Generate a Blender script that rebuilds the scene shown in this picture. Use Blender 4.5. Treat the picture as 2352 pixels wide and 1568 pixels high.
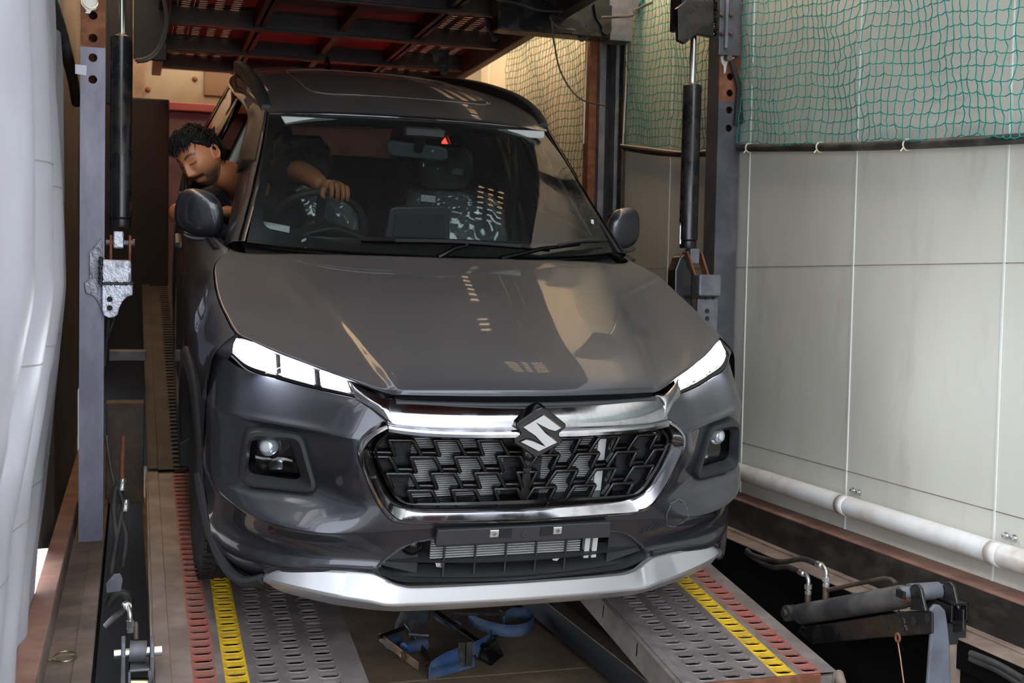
import bpy, bmesh, math, random
import numpy as np
from mathutils import Vector, Matrix, Euler

for _o in list(bpy.data.objects):
    bpy.data.objects.remove(_o, do_unlink=True)
scene = bpy.context.scene
COL = scene.collection
R = math.radians
rng = random.Random(7)

# ------------------------------------------------------------------ camera
CAM = Vector((-1.1078, -3.4965, 1.6402))
FW = Vector((0.29642, 0.95395, -0.04604)).normalized()
RT = Vector((0.95504, -0.29578, 0.02022)).normalized()
UP = RT.cross(FW).normalized()
FPX = 2828.35
cam_data = bpy.data.cameras.new('camera')
cam = bpy.data.objects.new('camera', cam_data)
COL.objects.link(cam)
cam.matrix_world = Matrix(((RT.x, UP.x, -FW.x, CAM.x), (RT.y, UP.y, -FW.y, CAM.y), (RT.z, UP.z, -FW.z, CAM.z), (0, 0, 0, 1)))
cam_data.sensor_width = 36.0
cam_data.lens = 36.0 * FPX / 2352.0
cam_data.clip_start = 0.05
cam_data.clip_end = 200
cam_data.dof.use_dof = True
cam_data.dof.focus_distance = 3.9
cam_data.dof.aperture_fstop = 6.3
scene.camera = cam

# ------------------------------------------------------------------ world, sun, exposure
world = bpy.data.worlds.new('overcast_sky')
scene.world = world
world.use_nodes = True
_nt = world.node_tree
_nt.nodes.clear()
_bg = _nt.nodes.new('ShaderNodeBackground')
_bg.inputs['Color'].default_value = (0.82, 0.89, 1.0, 1)
_bg.inputs['Strength'].default_value = 1.0
_wo = _nt.nodes.new('ShaderNodeOutputWorld')
_nt.links.new(_bg.outputs[0], _wo.inputs[0])
_sd = bpy.data.lights.new('sun', 'SUN')
_sd.energy = 7.0
_sd.color = (1.0, 0.95, 0.86)
_sd.angle = R(3)
sun = bpy.data.objects.new('sun', _sd)
COL.objects.link(sun)
sun.location = (4, 8, 12)
sun.rotation_euler = Vector((-0.25, -0.64, -0.72)).to_track_quat('-Z', 'Y').to_euler()
scene.view_settings.view_transform = 'Standard'
scene.view_settings.look = 'None'
scene.view_settings.gamma = 1.0
scene.view_settings.use_curve_mapping = False
scene.view_settings.exposure = 2.35
try:
    scene.cycles.use_denoising = True
    scene.cycles.max_bounces = 10
    scene.cycles.transparent_max_bounces = 12
    scene.cycles.sample_clamp_indirect = 6.0
    scene.cycles.caustics_reflective = False
    scene.cycles.caustics_refractive = False
except Exception:
    pass


# ------------------------------------------------------------------ helpers
def at(px, py, axis, val):
    """world point seen at photograph pixel (px,py) on the plane axis=val"""
    d = FW + RT * ((px - 1176.0) / FPX) - UP * ((py - 784.0) / FPX)
    t = (val - CAM[axis]) / d[axis]
    return CAM + d * t


MATS = {}


def mat(name, col, rough=0.5, metal=0.0, col2=None, scale=6.0, lo=0.45, hi=0.65, rough2=None,
        dust=None, dscale=2.5, dlo=0.4, dhi=0.75, damt=0.8, bump=0.0, bscale=40.0, coat=0.0, spec=0.5,
        emit=None, estr=0.0, alpha=1.0, stretch=None, metal2=None, trans=0.0, ior=1.5, coat_rough=0.04):
    if name in MATS:
        return MATS[name]
    m = bpy.data.materials.new(name)
    m.use_nodes = True
    nt = m.node_tree
    b = nt.nodes['Principled BSDF']
    b.inputs['Base Color'].default_value = (*col, 1)
    b.inputs['Roughness'].default_value = rough
    b.inputs['Metallic'].default_value = metal
    b.inputs['Specular IOR Level'].default_value = spec
    b.inputs['Coat Weight'].default_value = coat
    b.inputs['Coat Roughness'].default_value = coat_rough
    b.inputs['IOR'].default_value = ior
    b.inputs['Transmission Weight'].default_value = trans
    b.inputs['Alpha'].default_value = alpha
    if emit:
        b.inputs['Emission Color'].default_value = (*emit, 1)
        b.inputs['Emission Strength'].default_value = estr
    L = nt.links.new
    tc = nt.nodes.new('ShaderNodeTexCoord')
    src = tc.outputs['Object']
    if stretch:
        mp = nt.nodes.new('ShaderNodeMapping')
        mp.inputs['Scale'].default_value = stretch
        L(src, mp.inputs['Vector'])
        src = mp.outputs['Vector']

    def noise(s, detail=5, rgh=0.6):
        n = nt.nodes.new('ShaderNodeTexNoise')
        n.inputs['Scale'].default_value = s
        n.inputs['Detail'].default_value = detail
        n.inputs['Roughness'].default_value = rgh
        L(src, n.inputs['Vector'])
        return n.outputs['Fac']

    def ramp(f, a, c):
        r = nt.nodes.new('ShaderNodeMapRange')
        r.inputs['From Min'].default_value = a
        r.inputs['From Max'].default_value = c
        r.clamp = True
        L(f, r.inputs['Value'])
        return r.outputs['Result']

    cur = None
    fac = None
    if col2:
        fac = ramp(noise(scale), lo, hi)
        mx = nt.nodes.new('ShaderNodeMix')
        mx.data_type = 'RGBA'
        mx.inputs['A'].default_value = (*col, 1)
        mx.inputs['B'].default_value = (*col2, 1)
        L(fac, mx.inputs['Factor'])
        cur = mx.outputs['Result']
        if rough2 is not None:
            rr = nt.nodes.new('ShaderNodeMapRange')
            rr.inputs['To Min'].default_value = rough
            rr.inputs['To Max'].default_value = rough2
            L(fac, rr.inputs['Value'])
            L(rr.outputs['Result'], b.inputs['Roughness'])
        if metal2 is not None:
            rr = nt.nodes.new('ShaderNodeMapRange')
            rr.inputs['To Min'].default_value = metal
            rr.inputs['To Max'].default_value = metal2
            L(fac, rr.inputs['Value'])
            L(rr.outputs['Result'], b.inputs['Metallic'])
    if dust:
        f2 = ramp(noise(dscale, 6, 0.65), dlo, dhi)
        ml = nt.nodes.new('ShaderNodeMath')
        ml.operation = 'MULTIPLY'
        ml.inputs[1].default_value = damt
        L(f2, ml.inputs[0])
        mx = nt.nodes.new('ShaderNodeMix')
        mx.data_type = 'RGBA'
        if cur:
            L(cur, mx.inputs['A'])
        else:
            mx.inputs['A'].default_value = (*col, 1)
        mx.inputs['B'].default_value = (*dust, 1)
        L(ml.outputs[0], mx.inputs['Factor'])
        cur = mx.outputs['Result']
    if cur:
        L(cur, b.inputs['Base Color'])
    if bump:
        bp = nt.nodes.new('ShaderNodeBump')
        bp.inputs['Strength'].default_value = bump
        bp.inputs['Distance'].default_value = 0.01
        L(noise(bscale, 4), bp.inputs['Height'])
        L(bp.outputs['Normal'], b.inputs['Normal'])
    MATS[name] = m
    return m


def setp(o, label=None, cat=None, group=None, kind=None):
    if label:
        o['label'] = label
    if cat:
        o['category'] = cat
    if group:
        o['group'] = group
    if kind:
        o['kind'] = kind
    return o


def thing(name, label, cat, loc=(0, 0, 0), rot=(0, 0, 0), group=None):
    o = bpy.data.objects.new(name, None)
    o.empty_display_size = 0.1
    COL.objects.link(o)
    o.location = loc
    o.rotation_euler = rot
    return setp(o, label, cat, group)


class MB:
    """collects geometry for one mesh"""

    def __init__(self):
        self.v, self.f, self.mi = [], [], []
        self.cur = 0

    def add(self, vs, fs):
        n = len(self.v)
        self.v += [tuple(p) for p in vs]
        self.f += [tuple(i + n for i in f) for f in fs]
        self.mi += [self.cur] * len(fs)
        return self

    def box(self, a, b):
        x0, y0, z0 = a
        x1, y1, z1 = b
        return self.add([(x0, y0, z0), (x1, y0, z0), (x1, y1, z0), (x0, y1, z0), (x0, y0, z1), (x1, y0, z1), (x1, y1, z1), (x0, y1, z1)],
                        [(0, 3, 2, 1), (4, 5, 6, 7), (0, 1, 5, 4), (1, 2, 6, 5), (2, 3, 7, 6), (3, 0, 4, 7)])

    def bar(self, p, q, w, h, up=(0, 0, 1)):
        p, q = Vector(p), Vector(q)
        d = (q - p).normalized()
        u = Vector(up)
        s = d.cross(u)
        if s.length < 1e-4:
            s = d.cross(Vector((1, 0, 0)))
        s.normalize()
        u = s.cross(d).normalized()
        vs = []
        for c in (p, q):
            for a, b in ((-1, -1), (1, -1), (1, 1), (-1, 1)):
                vs.append(c + s * (a * w / 2) + u * (b * h / 2))
        return self.add(vs, [(0, 1, 2, 3), (7, 6, 5, 4), (0, 4, 5, 1), (1, 5, 6, 2), (2, 6, 7, 3), (3, 7, 4, 0)])

    def tube(self, path, r, n=10, cap=True, closed=False):
        pts = [Vector(p) for p in path]
        m = len(pts)
        rs = r if isinstance(r, (list, tuple)) else [r] * m
        rings = []
        prev = None
        for i, p in enumerate(pts):
            if closed:
                t = pts[(i + 1) % m] - pts[i - 1]
            else:
                t = pts[min(i + 1, m - 1)] - pts[max(i - 1, 0)]
            if t.length < 1e-9:
                t = Vector((0, 0, 1))
            t.normalize()
            if prev is None:
                a = t.orthogonal().normalized()
            else:
                a = prev - t * prev.dot(t)
                if a.length < 1e-6:
                    a = t.orthogonal()
                a.normalize()
            prev = a
            b = t.cross(a)
            rings.append([p + (a * math.cos(2 * math.pi * k / n) + b * math.sin(2 * math.pi * k / n)) * rs[i] for k in range(n)])
        vs = [q for ring in rings for q in ring]
        fs = []
        for i in range(m - 1 + (1 if closed else 0)):
            j = (i + 1) % m
            for k in range(n):
                fs.append((i * n + k, i * n + (k + 1) % n, j * n + (k + 1) % n, j * n + k))
        if cap and not closed:
            fs.append(tuple(range(n - 1, -1, -1)))
            fs.append(tuple((m - 1) * n + k for k in range(n)))
        return self.add(vs, fs)

    def cyl(self, p, q, r, n=24, r2=None):
        return self.tube([p, q], [r, r if r2 is None else r2], n)

    def lathe(self, p, axis, prof, n=24):
        """prof: list of (distance along axis, radius)"""
        a = Vector(axis).normalized()
        u = a.orthogonal().normalized()
        w = a.cross(u)
        p = Vector(p)
        vs, fs = [], []
        for d, r in prof:
            for k in range(n):
                t = 2 * math.pi * k / n
                vs.append(p + a * d + (u * math.cos(t) + w * math.sin(t)) * r)
        for i in range(len(prof) - 1):
            for k in range(n):
                fs.append((i * n + k, i * n + (k + 1) % n, (i + 1) * n + (k + 1) % n, (i + 1) * n + k))
        fs.append(tuple(range(n - 1, -1, -1)))
        fs.append(tuple((len(prof) - 1) * n + k for k in range(n)))
        return self.add(vs, fs)

    def prism(self, poly, off):
        """poly: list of 3D points (planar ring), extruded by vector off"""
        n = len(poly)
        o = Vector(off)
        vs = [Vector(p) for p in poly] + [Vector(p) + o for p in poly]
        fs = [tuple(range(n - 1, -1, -1)), tuple(range(n, 2 * n))]
        for i in range(n):
            j = (i + 1) % n
            fs.append((i, j, n + j, n + i))
        return self.add(vs, fs)

    def grid(self, G, closed_u=False):
        """G: list of rows of points"""
        nr, nc = len(G), len(G[0])
        fs = []
        for i in range(nr - 1):
            for j in range(nc - (0 if closed_u else 1)):
                k = (j + 1) % nc
                fs.append((i * nc + j, i * nc + k, (i + 1) * nc + k, (i + 1) * nc + j))
        return self.add([p for row in G for p in row], fs)

    def build(self, name, m, parent=None, smooth=False, bevel=0.0, label=None, cat=None, group=None, kind=None,
              sub=0, solid=0.0, segs=2, angle=40, recalc=True, soff=-1.0):
        me = bpy.data.meshes.new(name)
        me.from_pydata([tuple(p) for p in self.v], [], self.f)
        ms = m if isinstance(m, (list, tuple)) else [m]
        for q in ms:
            me.materials.append(q)
        if len(ms) > 1:
            me.polygons.foreach_set('material_index', self.mi)
        if recalc:
            bm = bmesh.new()
            bm.from_mesh(me)
            bmesh.ops.remove_doubles(bm, verts=bm.verts, dist=1e-6)
            bmesh.ops.recalc_face_normals(bm, faces=bm.faces)
            bm.to_mesh(me)
            bm.free()
        o = bpy.data.objects.new(name, me)
        COL.objects.link(o)
        if parent:
            o.parent = parent
        if smooth:
            me.polygons.foreach_set('use_smooth', [True] * len(me.polygons))
            if angle < 180:
                try:
                    me.set_sharp_from_angle(angle=R(angle))
                except Exception:
                    pass
        if sub:
            md = o.modifiers.new('sub', 'SUBSURF')
            md.levels = md.render_levels = sub
        if solid:
            md = o.modifiers.new('solid', 'SOLIDIFY')
            md.thickness = solid
            md.offset = soff
        if bevel:
            md = o.modifiers.new('bevel', 'BEVEL')
            md.width = bevel
            md.segments = segs
            md.limit_method = 'ANGLE'
            md.angle_limit = R(35)
        me.update()
        return setp(o, label, cat, group, kind)


def box_obj(name, a, b, m, parent=None, bevel=0.004, **k):
    return MB().box(a, b).build(name, m, parent, bevel=bevel, **k)


def crom(P, t):
    """Catmull-Rom through list P, t in 0..len-1"""
    n = len(P)
    i = min(int(t), n - 2)
    u = t - i
    p1, p2 = P[i], P[i + 1]
    p0 = P[i - 1] if i > 0 else p1 * 2 - p2
    p3 = P[i + 2] if i + 2 < n else p2 * 2 - p1
    return 0.5 * ((2 * p1) + (p2 - p0) * u + (2 * p0 - 5 * p1 + 4 * p2 - p3) * u * u + (3 * p1 - p0 - 3 * p2 + p3) * u ** 3)


def curve(P, n):
    P = [Vector(p) for p in P]
    return [crom(P, (len(P) - 1) * i / (n - 1)) for i in range(n)]


def loft(rows, nu, nv):
    """rows: control rows (each same count). returns nv x nu dense grid"""
    dense = [curve(r, nu) for r in rows]
    out = []
    for j in range(nv):
        t = (len(rows) - 1) * j / (nv - 1)
        out.append([crom([d[i] for d in dense], t) for i in range(nu)])
    return out


def inpoly(x, y, poly):
    c = False
    n = len(poly)
    j = n - 1
    for i in range(n):
        xi, yi = poly[i]
        xj, yj = poly[j]
        if (yi > y) != (yj > y) and x < (xj - xi) * (y - yi) / (yj - yi) + xi:
            c = not c
        j = i
    return c


def dup(o, parent=None, **k):
    c = o.copy()
    COL.objects.link(c)
    if parent:
        c.parent = parent
    for a, b in k.items():
        setattr(c, a, b)
    return c


def ring(c, r, n, ax='y', a0=0.0, a1=360.0):
    out = []
    for i in range(n):
        t = R(a0 + (a1 - a0) * i / (n if a1 - a0 >= 360 else n - 1))
        if ax == 'y':
            out.append(Vector((c[0] + r * math.cos(t), c[1], c[2] + r * math.sin(t))))
        elif ax == 'x':
            out.append(Vector((c[0], c[1] + r * math.cos(t), c[2] + r * math.sin(t))))
        else:
            out.append(Vector((c[0] + r * math.cos(t), c[1] + r * math.sin(t), c[2])))
    return out


def holed_plate(mb, u0, u1, v0, v1, holes, thick, frame):
    """flat plate u0..u1 x v0..v1 with round holes (cu,cv,r) stacked along v; frame(u,v,w)->3D"""
    holes = sorted(holes, key=lambda h: h[1])
    cuts = [v0]
    for a, b in zip(holes[:-1], holes[1:]):
        cuts.append((a[1] + b[1]) / 2)
    cuts.append(v1)
    n = 24
    w2 = (u1 - u0) / 2
    for (cu, cv, r), va, vb in zip(holes, cuts[:-1], cuts[1:]):
        if cv - va > w2 * 1.2:
            for w in (0.0, -thick):
                mb.add([frame(u0, va, w), frame(u1, va, w), frame(u1, cv - w2, w), frame(u0, cv - w2, w)], [(0, 1, 2, 3)])
            va = cv - w2
        if vb - cv > w2 * 1.2:
            for w in (0.0, -thick):
                mb.add([frame(u0, cv + w2, w), frame(u1, cv + w2, w), frame(u1, vb, w), frame(u0, vb, w)], [(0, 1, 2, 3)])
            vb = cv + w2
        out, inn = [], []
        for k in range(n):
            t = 2 * math.pi * (k + 0.5) / n
            dx, dy = math.cos(t), math.sin(t)
            s = 1e9
            if dx > 1e-9:
                s = min(s, (u1 - cu) / dx)
            if dx < -1e-9:
                s = min(s, (u0 - cu) / dx)
            if dy > 1e-9:
                s = min(s, (vb - cv) / dy)
            if dy < -1e-9:
                s = min(s, (va - cv) / dy)
            out.append((cu + dx * s, cv + dy * s))
            inn.append((cu + dx * r, cv + dy * r))
        # snap the four corners
        for (qu, qv) in ((u0, va), (u1, va), (u1, vb), (u0, vb)):
            k = min(range(n), key=lambda i: (out[i][0] - qu) ** 2 + (out[i][1] - qv) ** 2)
            out[k] = (qu, qv)
        for w in (0.0, -thick):
            vs = [frame(a, b, w) for a, b in out] + [frame(a, b, w) for a, b in inn]
            mb.add(vs, [(k, (k + 1) % n, n + (k + 1) % n, n + k) for k in range(n)])
        vs = [frame(a, b, 0) for a, b in inn] + [frame(a, b, -thick) for a, b in inn]
        mb.add(vs, [(k, (k + 1) % n, n + (k + 1) % n, n + k) for k in range(n)])
    for a, b in (((u0, v0), (u1, v0)), ((u1, v0), (u1, v1)), ((u1, v1), (u0, v1)), ((u0, v1), (u0, v0))):
        mb.add([frame(*a, 0), frame(*b, 0), frame(*b, -thick), frame(*a, -thick)], [(0, 1, 2, 3)])
    return mb

# ------------------------------------------------------------------ materials of the place
M_STEEL = mat('dusty_dark_steel', (0.055, 0.045, 0.04), 0.55, 0.5, (0.13, 0.085, 0.06), 9, dust=(0.2, 0.15, 0.11), dscale=4, damt=0.6, bump=0.15)
M_POST = mat('grey_painted_steel', (0.15, 0.145, 0.19), 0.42, 0.3, (0.27, 0.265, 0.32), 7, 0.4, 0.7, bump=0.05, stretch=(1, 1, 0.35))
M_POSTR = mat('dark_painted_steel', (0.075, 0.077, 0.085), 0.4, 0.3, (0.12, 0.12, 0.13), 7, bump=0.05)
M_RUST = mat('rust', (0.16, 0.055, 0.025), 0.8, 0.1, (0.27, 0.11, 0.05), 14, bump=0.2)
M_RUSTR = mat('red_brown_dusty_rail', (0.16, 0.07, 0.05), 0.75, 0.1, (0.25, 0.13, 0.09), 8, dust=(0.3, 0.2, 0.14), dscale=3, damt=0.5, bump=0.1)
M_BLACK = mat('black_gloss_paint', (0.008, 0.008, 0.009), 0.22, 0.0, (0.02, 0.018, 0.016), 12, rough2=0.4, bump=0.03)
M_BLACKM = mat('black_matte', (0.012, 0.012, 0.013), 0.7)
M_PIT = mat('pit_shade_black', (0.0035, 0.0033, 0.0032), 0.9, spec=0.08)  # shade of the pits put into the colour, also under the sills
M_TRACKD = mat('dark_track_plate', (0.03, 0.026, 0.024), 0.6, 0.2, (0.055, 0.046, 0.04), 7, bump=0.1)
M_RUBBER = mat('rubber_hose', (0.02, 0.02, 0.02), 0.6, 0, (0.07, 0.06, 0.05), 8, bump=0.1)
M_CHROME = mat('chrome', (0.85, 0.86, 0.88), 0.07, 1.0)
M_ROD = mat('polished_rod', (0.8, 0.8, 0.8), 0.12, 1.0)
M_ZINC = mat('zinc_fitting', (0.7, 0.72, 0.7), 0.28, 0.9, (0.5, 0.5, 0.48), 30)
M_ALU = mat('silver_paint', (0.55, 0.56, 0.62), 0.35, 0.7, (0.2, 0.19, 0.2), 25, 0.5, 0.75, bump=0.5, bscale=70)
M_WALL = mat('sandwich_panel', (0.64, 0.635, 0.555), 0.6, 0.0, (0.57, 0.555, 0.47), 1.6, 0.3, 0.75, dust=(0.36, 0.33, 0.25), dscale=3.5, dlo=0.56, dhi=0.85, damt=0.55, stretch=(1, 1.6, 0.45))
M_SEAM = mat('panel_seam', (0.68, 0.70, 0.64), 0.4)
M_CREAM = mat('cream_panel', (0.25, 0.235, 0.20), 0.6, 0, (0.20, 0.175, 0.135), 3)
M_MAROON = mat('maroon_paint', (0.16, 0.02, 0.02), 0.35, 0.2, (0.08, 0.02, 0.02), 4)
M_REDB = mat('red_beam_paint', (0.28, 0.07, 0.07), 0.5, 0.1, (0.2, 0.06, 0.06), 5)
M_PURP = mat('plum_panel', (0.20, 0.13, 0.16), 0.6, 0, (0.13, 0.08, 0.1), 5)
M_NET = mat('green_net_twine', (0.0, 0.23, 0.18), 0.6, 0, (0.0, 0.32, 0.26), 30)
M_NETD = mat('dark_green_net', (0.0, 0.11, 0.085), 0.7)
M_TIE = mat('cable_tie', (0.75, 0.66, 0.52), 0.5)
M_CONDUIT = mat('white_conduit', (0.72, 0.72, 0.70), 0.4, 0, (0.62, 0.60, 0.55), 3, dust=(0.42, 0.27, 0.15), dscale=5, dlo=0.48, dhi=0.72, damt=0.7)
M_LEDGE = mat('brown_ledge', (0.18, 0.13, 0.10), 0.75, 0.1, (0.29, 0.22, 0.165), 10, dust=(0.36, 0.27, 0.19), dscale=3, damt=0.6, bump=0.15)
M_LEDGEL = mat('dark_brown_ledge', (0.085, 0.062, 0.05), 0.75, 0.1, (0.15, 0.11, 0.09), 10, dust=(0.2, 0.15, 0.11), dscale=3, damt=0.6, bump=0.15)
M_FLOOR = mat('tray_floor', (0.17, 0.12, 0.08), 0.7, 0.1, (0.30, 0.21, 0.135), 3.5, dust=(0.38, 0.25, 0.14), dscale=6, damt=0.6, bump=0.1)
M_RAMP = mat('ramp_plate', (0.19, 0.16, 0.15), 0.5, 0.3, (0.33, 0.28, 0.265), 7, dust=(0.27, 0.235, 0.215), dscale=9, damt=0.55, bump=0.08)
M_YEL = mat('yellow_stripe', (0.75, 0.48, 0.02), 0.5, 0, (0.55, 0.33, 0.03), 14, dust=(0.2, 0.14, 0.07), dscale=18, dlo=0.55, dhi=0.8, damt=0.7)
M_RED = mat('faded_red_stripe', (0.36, 0.10, 0.075), 0.55, 0, (0.25, 0.12, 0.095), 10, dust=(0.2, 0.14, 0.11), dscale=14, damt=0.6)
M_TARP = mat('white_tarpaulin', (0.36, 0.355, 0.39), 0.5, 0, (0.28, 0.27, 0.29), 2.2, dust=(0.28, 0.22, 0.17), dscale=4, dlo=0.6, dhi=0.85, damt=0.5, stretch=(1, 1, 0.4))
M_WHITEP = mat('white_paint_drip', (0.85, 0.85, 0.85), 0.4)
M_GREYPL = mat('grey_bracket', (0.12, 0.125, 0.14), 0.5, 0.3, (0.2, 0.2, 0.21), 9, bump=0.1)
M_BLUE = mat('blue_webbing', (0.03, 0.08, 0.2), 0.75, 0, (0.10, 0.15, 0.24), 8, dust=(0.22, 0.16, 0.10), dscale=12, dlo=0.5, dhi=0.8, damt=0.6, bump=0.3, bscale=200)
M_CANOPY = mat('canopy_sheet', (0.75, 0.6, 0.42), 0.8)

# translucent tarp: add light transmission
for _m, _c in ((M_TARP, (0.8, 0.8, 0.8)), (M_CANOPY, (0.80, 0.66, 0.50))):
    _t = _m.node_tree
    _b = _t.nodes['Principled BSDF']
    _o = [n for n in _t.nodes if n.type == 'OUTPUT_MATERIAL'][0]
    _tr = _t.nodes.new('ShaderNodeBsdfTranslucent')
    _tr.inputs['Color'].default_value = (*_c, 1)
    _mx = _t.nodes.new('ShaderNodeMixShader')
    _mx.inputs['Fac'].default_value = 0.03 if _m is M_TARP else 0.85
    _t.links.new(_b.outputs[0], _mx.inputs[1])
    _t.links.new(_tr.outputs[0], _mx.inputs[2])
    _t.links.new(_mx.outputs[0], _o.inputs['Surface'])

# ------------------------------------------------------------------ setting
XR, XL = 1.40, -1.42
ZF = 0.26
YB = 5.5

# ground outside
g = MB().add([(-30, -40, -1.1), (30, -40, -1.1), (30, 40, -1.1), (-30, 40, -1.1)], [(0, 1, 2, 3)])
g.build('ground', mat('pale_sunlit_ground', (0.12, 0.12, 0.122), 0.9, 0, (0.09, 0.09, 0.09), 1.5), kind='structure',
        label='pale sunlit ground outside below the truck')

# tray floor between the ramps, of steel plates
fl = MB().box((-1.38, -1.2, ZF - 0.06), (1.38, YB, ZF - 0.012)).build('floor', M_FLOOR, kind='structure',
                                                                    label='dusty brown steel tray floor between the ramps')
pl = None
for i, (ya, yb) in enumerate(((-1.2, 0.62), (0.626, 2.4), (2.406, 4.0), (4.006, 5.45))):
    pl = MB().box((-0.62, ya, ZF - 0.012), (0.49, yb, ZF)).build('floor_plate', M_FLOOR, fl, bevel=0.002)

# right wall of sandwich panels with raised seams
wr = MB().box((XR + 0.022, -5.0, 0.3), (XR + 0.06, YB + 0.05, 3.9)).build('wall_right', M_WALL, kind='structure',
                                                                        label='grey-green panelled right side wall of the truck')
seams = [1.225 + 0.81 * k for k in range(-7, 6)]
edges = [-5.0] + [s for s in seams if -5 < s < YB] + [YB]
for i in range(len(edges) - 1):
    a, b = edges[i] + 0.0025, edges[i + 1] - 0.0025
    dx = 0.0
    p = MB().box((XR - dx, a, 0.62), (XR + 0.022, b, 3.88)).build('wall_panel', M_WALL, wr, bevel=0.003)
    if i:
        MB().box((XR - 0.004, edges[i] - 0.0035, 0.75), (XR + 0.02, edges[i] + 0.0035, 3.88)).build('panel_seam', M_SEAM, wr)
for zc in (1.735, 0.985):
    MB().box((XR - 0.0015, -5.0, zc - 0.0012), (XR + 0.01, YB, zc + 0.0012)).build('crease_line', M_LEDGE, wr)

# left wall beyond the curtain, back wall
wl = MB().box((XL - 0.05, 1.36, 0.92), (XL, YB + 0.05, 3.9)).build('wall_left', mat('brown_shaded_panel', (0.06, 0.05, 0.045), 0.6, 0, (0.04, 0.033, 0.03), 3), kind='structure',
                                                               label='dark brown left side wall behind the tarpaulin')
wb = MB().box((-1.47, YB, 0.2), (1.47, YB + 0.05, 3.9)).build('wall_back', M_CREAM, kind='structure', label='cream headboard wall at the far end of the truck')
# headboard fittings
p = at(310, 236, 1, YB)
MB().box((-1.4, YB - 0.08, p.z - 0.045), (1.4, YB, p.z + 0.012)).build('headboard_rail', M_REDB, wb, bevel=0.006)
MB().box((-1.3, YB - 0.03, 0.3), (1.3, YB, p.z - 0.05)).build('headboard_plate', M_PURP, wb, bevel=0.004)
MB().box((-0.62, YB - 0.02, p.z + 0.08), (1.2, YB, 3.22)).build('headboard_patch', mat('tan_patch', (0.13, 0.085, 0.055), 0.7), wb, bevel=0.003)
MB().box((-1.18, YB - 0.06, p.z - 0.02), (-1.02, YB - 0.001, 3.35)).build('headboard_stile', M_LEDGE, wb, bevel=0.004)
for q in ((340, 205), (448, 181)):
    c = at(q[0], q[1], 1, YB)
    MB().lathe((c.x, YB, c.z), (0, -1, 0), [(0, 0.02), (0.012, 0.018), (0.02, 0.008)], 10).build('rusty_bolt', M_RUST, wb)
o = MB().box((-1.40, 4.90, 0.4), (-0.87, 4.97, 2.80)).build('black_locker_panel', mat('black_panel', (0.003, 0.003, 0.004), 0.7), bevel=0.01,
                                                              label='tall black panel behind the driver near the headboard', cat='panel')

# ------------------------------------------------------------------ canopy and upper deck
o = MB().add([(-2.8, 0.6, 4.25), (2.2, 0.6, 4.25), (2.2, 7.5, 4.25), (-2.8, 7.5, 4.25)], [(0, 1, 2, 3)]).build('ceiling', M_CANOPY, kind='structure', solid=0.004,
                                                                                                             label='warm beige canopy sheet over the upper deck')


def slot_cell(mb, cx, cy, wx, wy, hw, hh, lip=0.004, th=0.006):
    """one plate cell wx x wy centred cx,cy with a stadium slot 2hw x 2hh and a raised lip (local xy plane, z up)"""
    pts = []
    for sx, a0 in ((1, -90), (-1, 90)):
        for k in range(5):
            t = R(a0 + 45 * k)
            pts.append((sx * (hw - hh) + hh * math.cos(t), hh * math.sin(t)))
    n = len(pts)
    out = []
    for x, y in pts:
        s = min(wx / 2 / max(abs(x), 1e-6), wy / 2 / max(abs(y), 1e-6))
        out.append((x * s, y * s))
    for qx, qy in ((1, 1), (1, -1), (-1, 1), (-1, -1)):
        k = min(range(n), key=lambda i: (out[i][0] - qx * wx / 2) ** 2 + (out[i][1] - qy * wy / 2) ** 2)
        out[k] = (qx * wx / 2, qy * wy / 2)

    def gr(d):
        r = []
        for x, y in pts:
            c = math.copysign(max(abs(x) - 0, 0), x)
            ax = math.copysign(hw - hh, x) if abs(x) > hw - hh - 1e-9 else x
            vx, vy = x - ax, y
            l = math.hypot(vx, vy) or 1
            r.append((x + vx / l * d, y + vy / l * d))
        return r
    r1, r2, r3 = gr(0.005), gr(0.002), gr(0.0)
    vs = []
    for rr, z in ((out, 0), (r1, 0), (r2, lip), (r3, lip * 0.7), (r3, -th)):
        vs += [(cx + x, cy + y, z) for x, y in rr]
    fs = []
    for L_ in range(4):
        for k in range(n):
            fs.append((L_ * n + k, L_ * n + (k + 1) % n, (L_ + 1) * n + (k + 1) % n, (L_ + 1) * n + k))
    mb.add(vs, fs)


COLS = (0.552, 0.638, 0.724, 0.811, 0.899)
WC = 0.0866


def slot_strip(mb, cx, n0, n1, pitch=0.05, w=WC):
    for k in range(n0, n1):
        slot_cell(mb, cx, (k + 0.5) * pitch, w, pitch, 0.0275, 0.0128, lip=0.0020)


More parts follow.
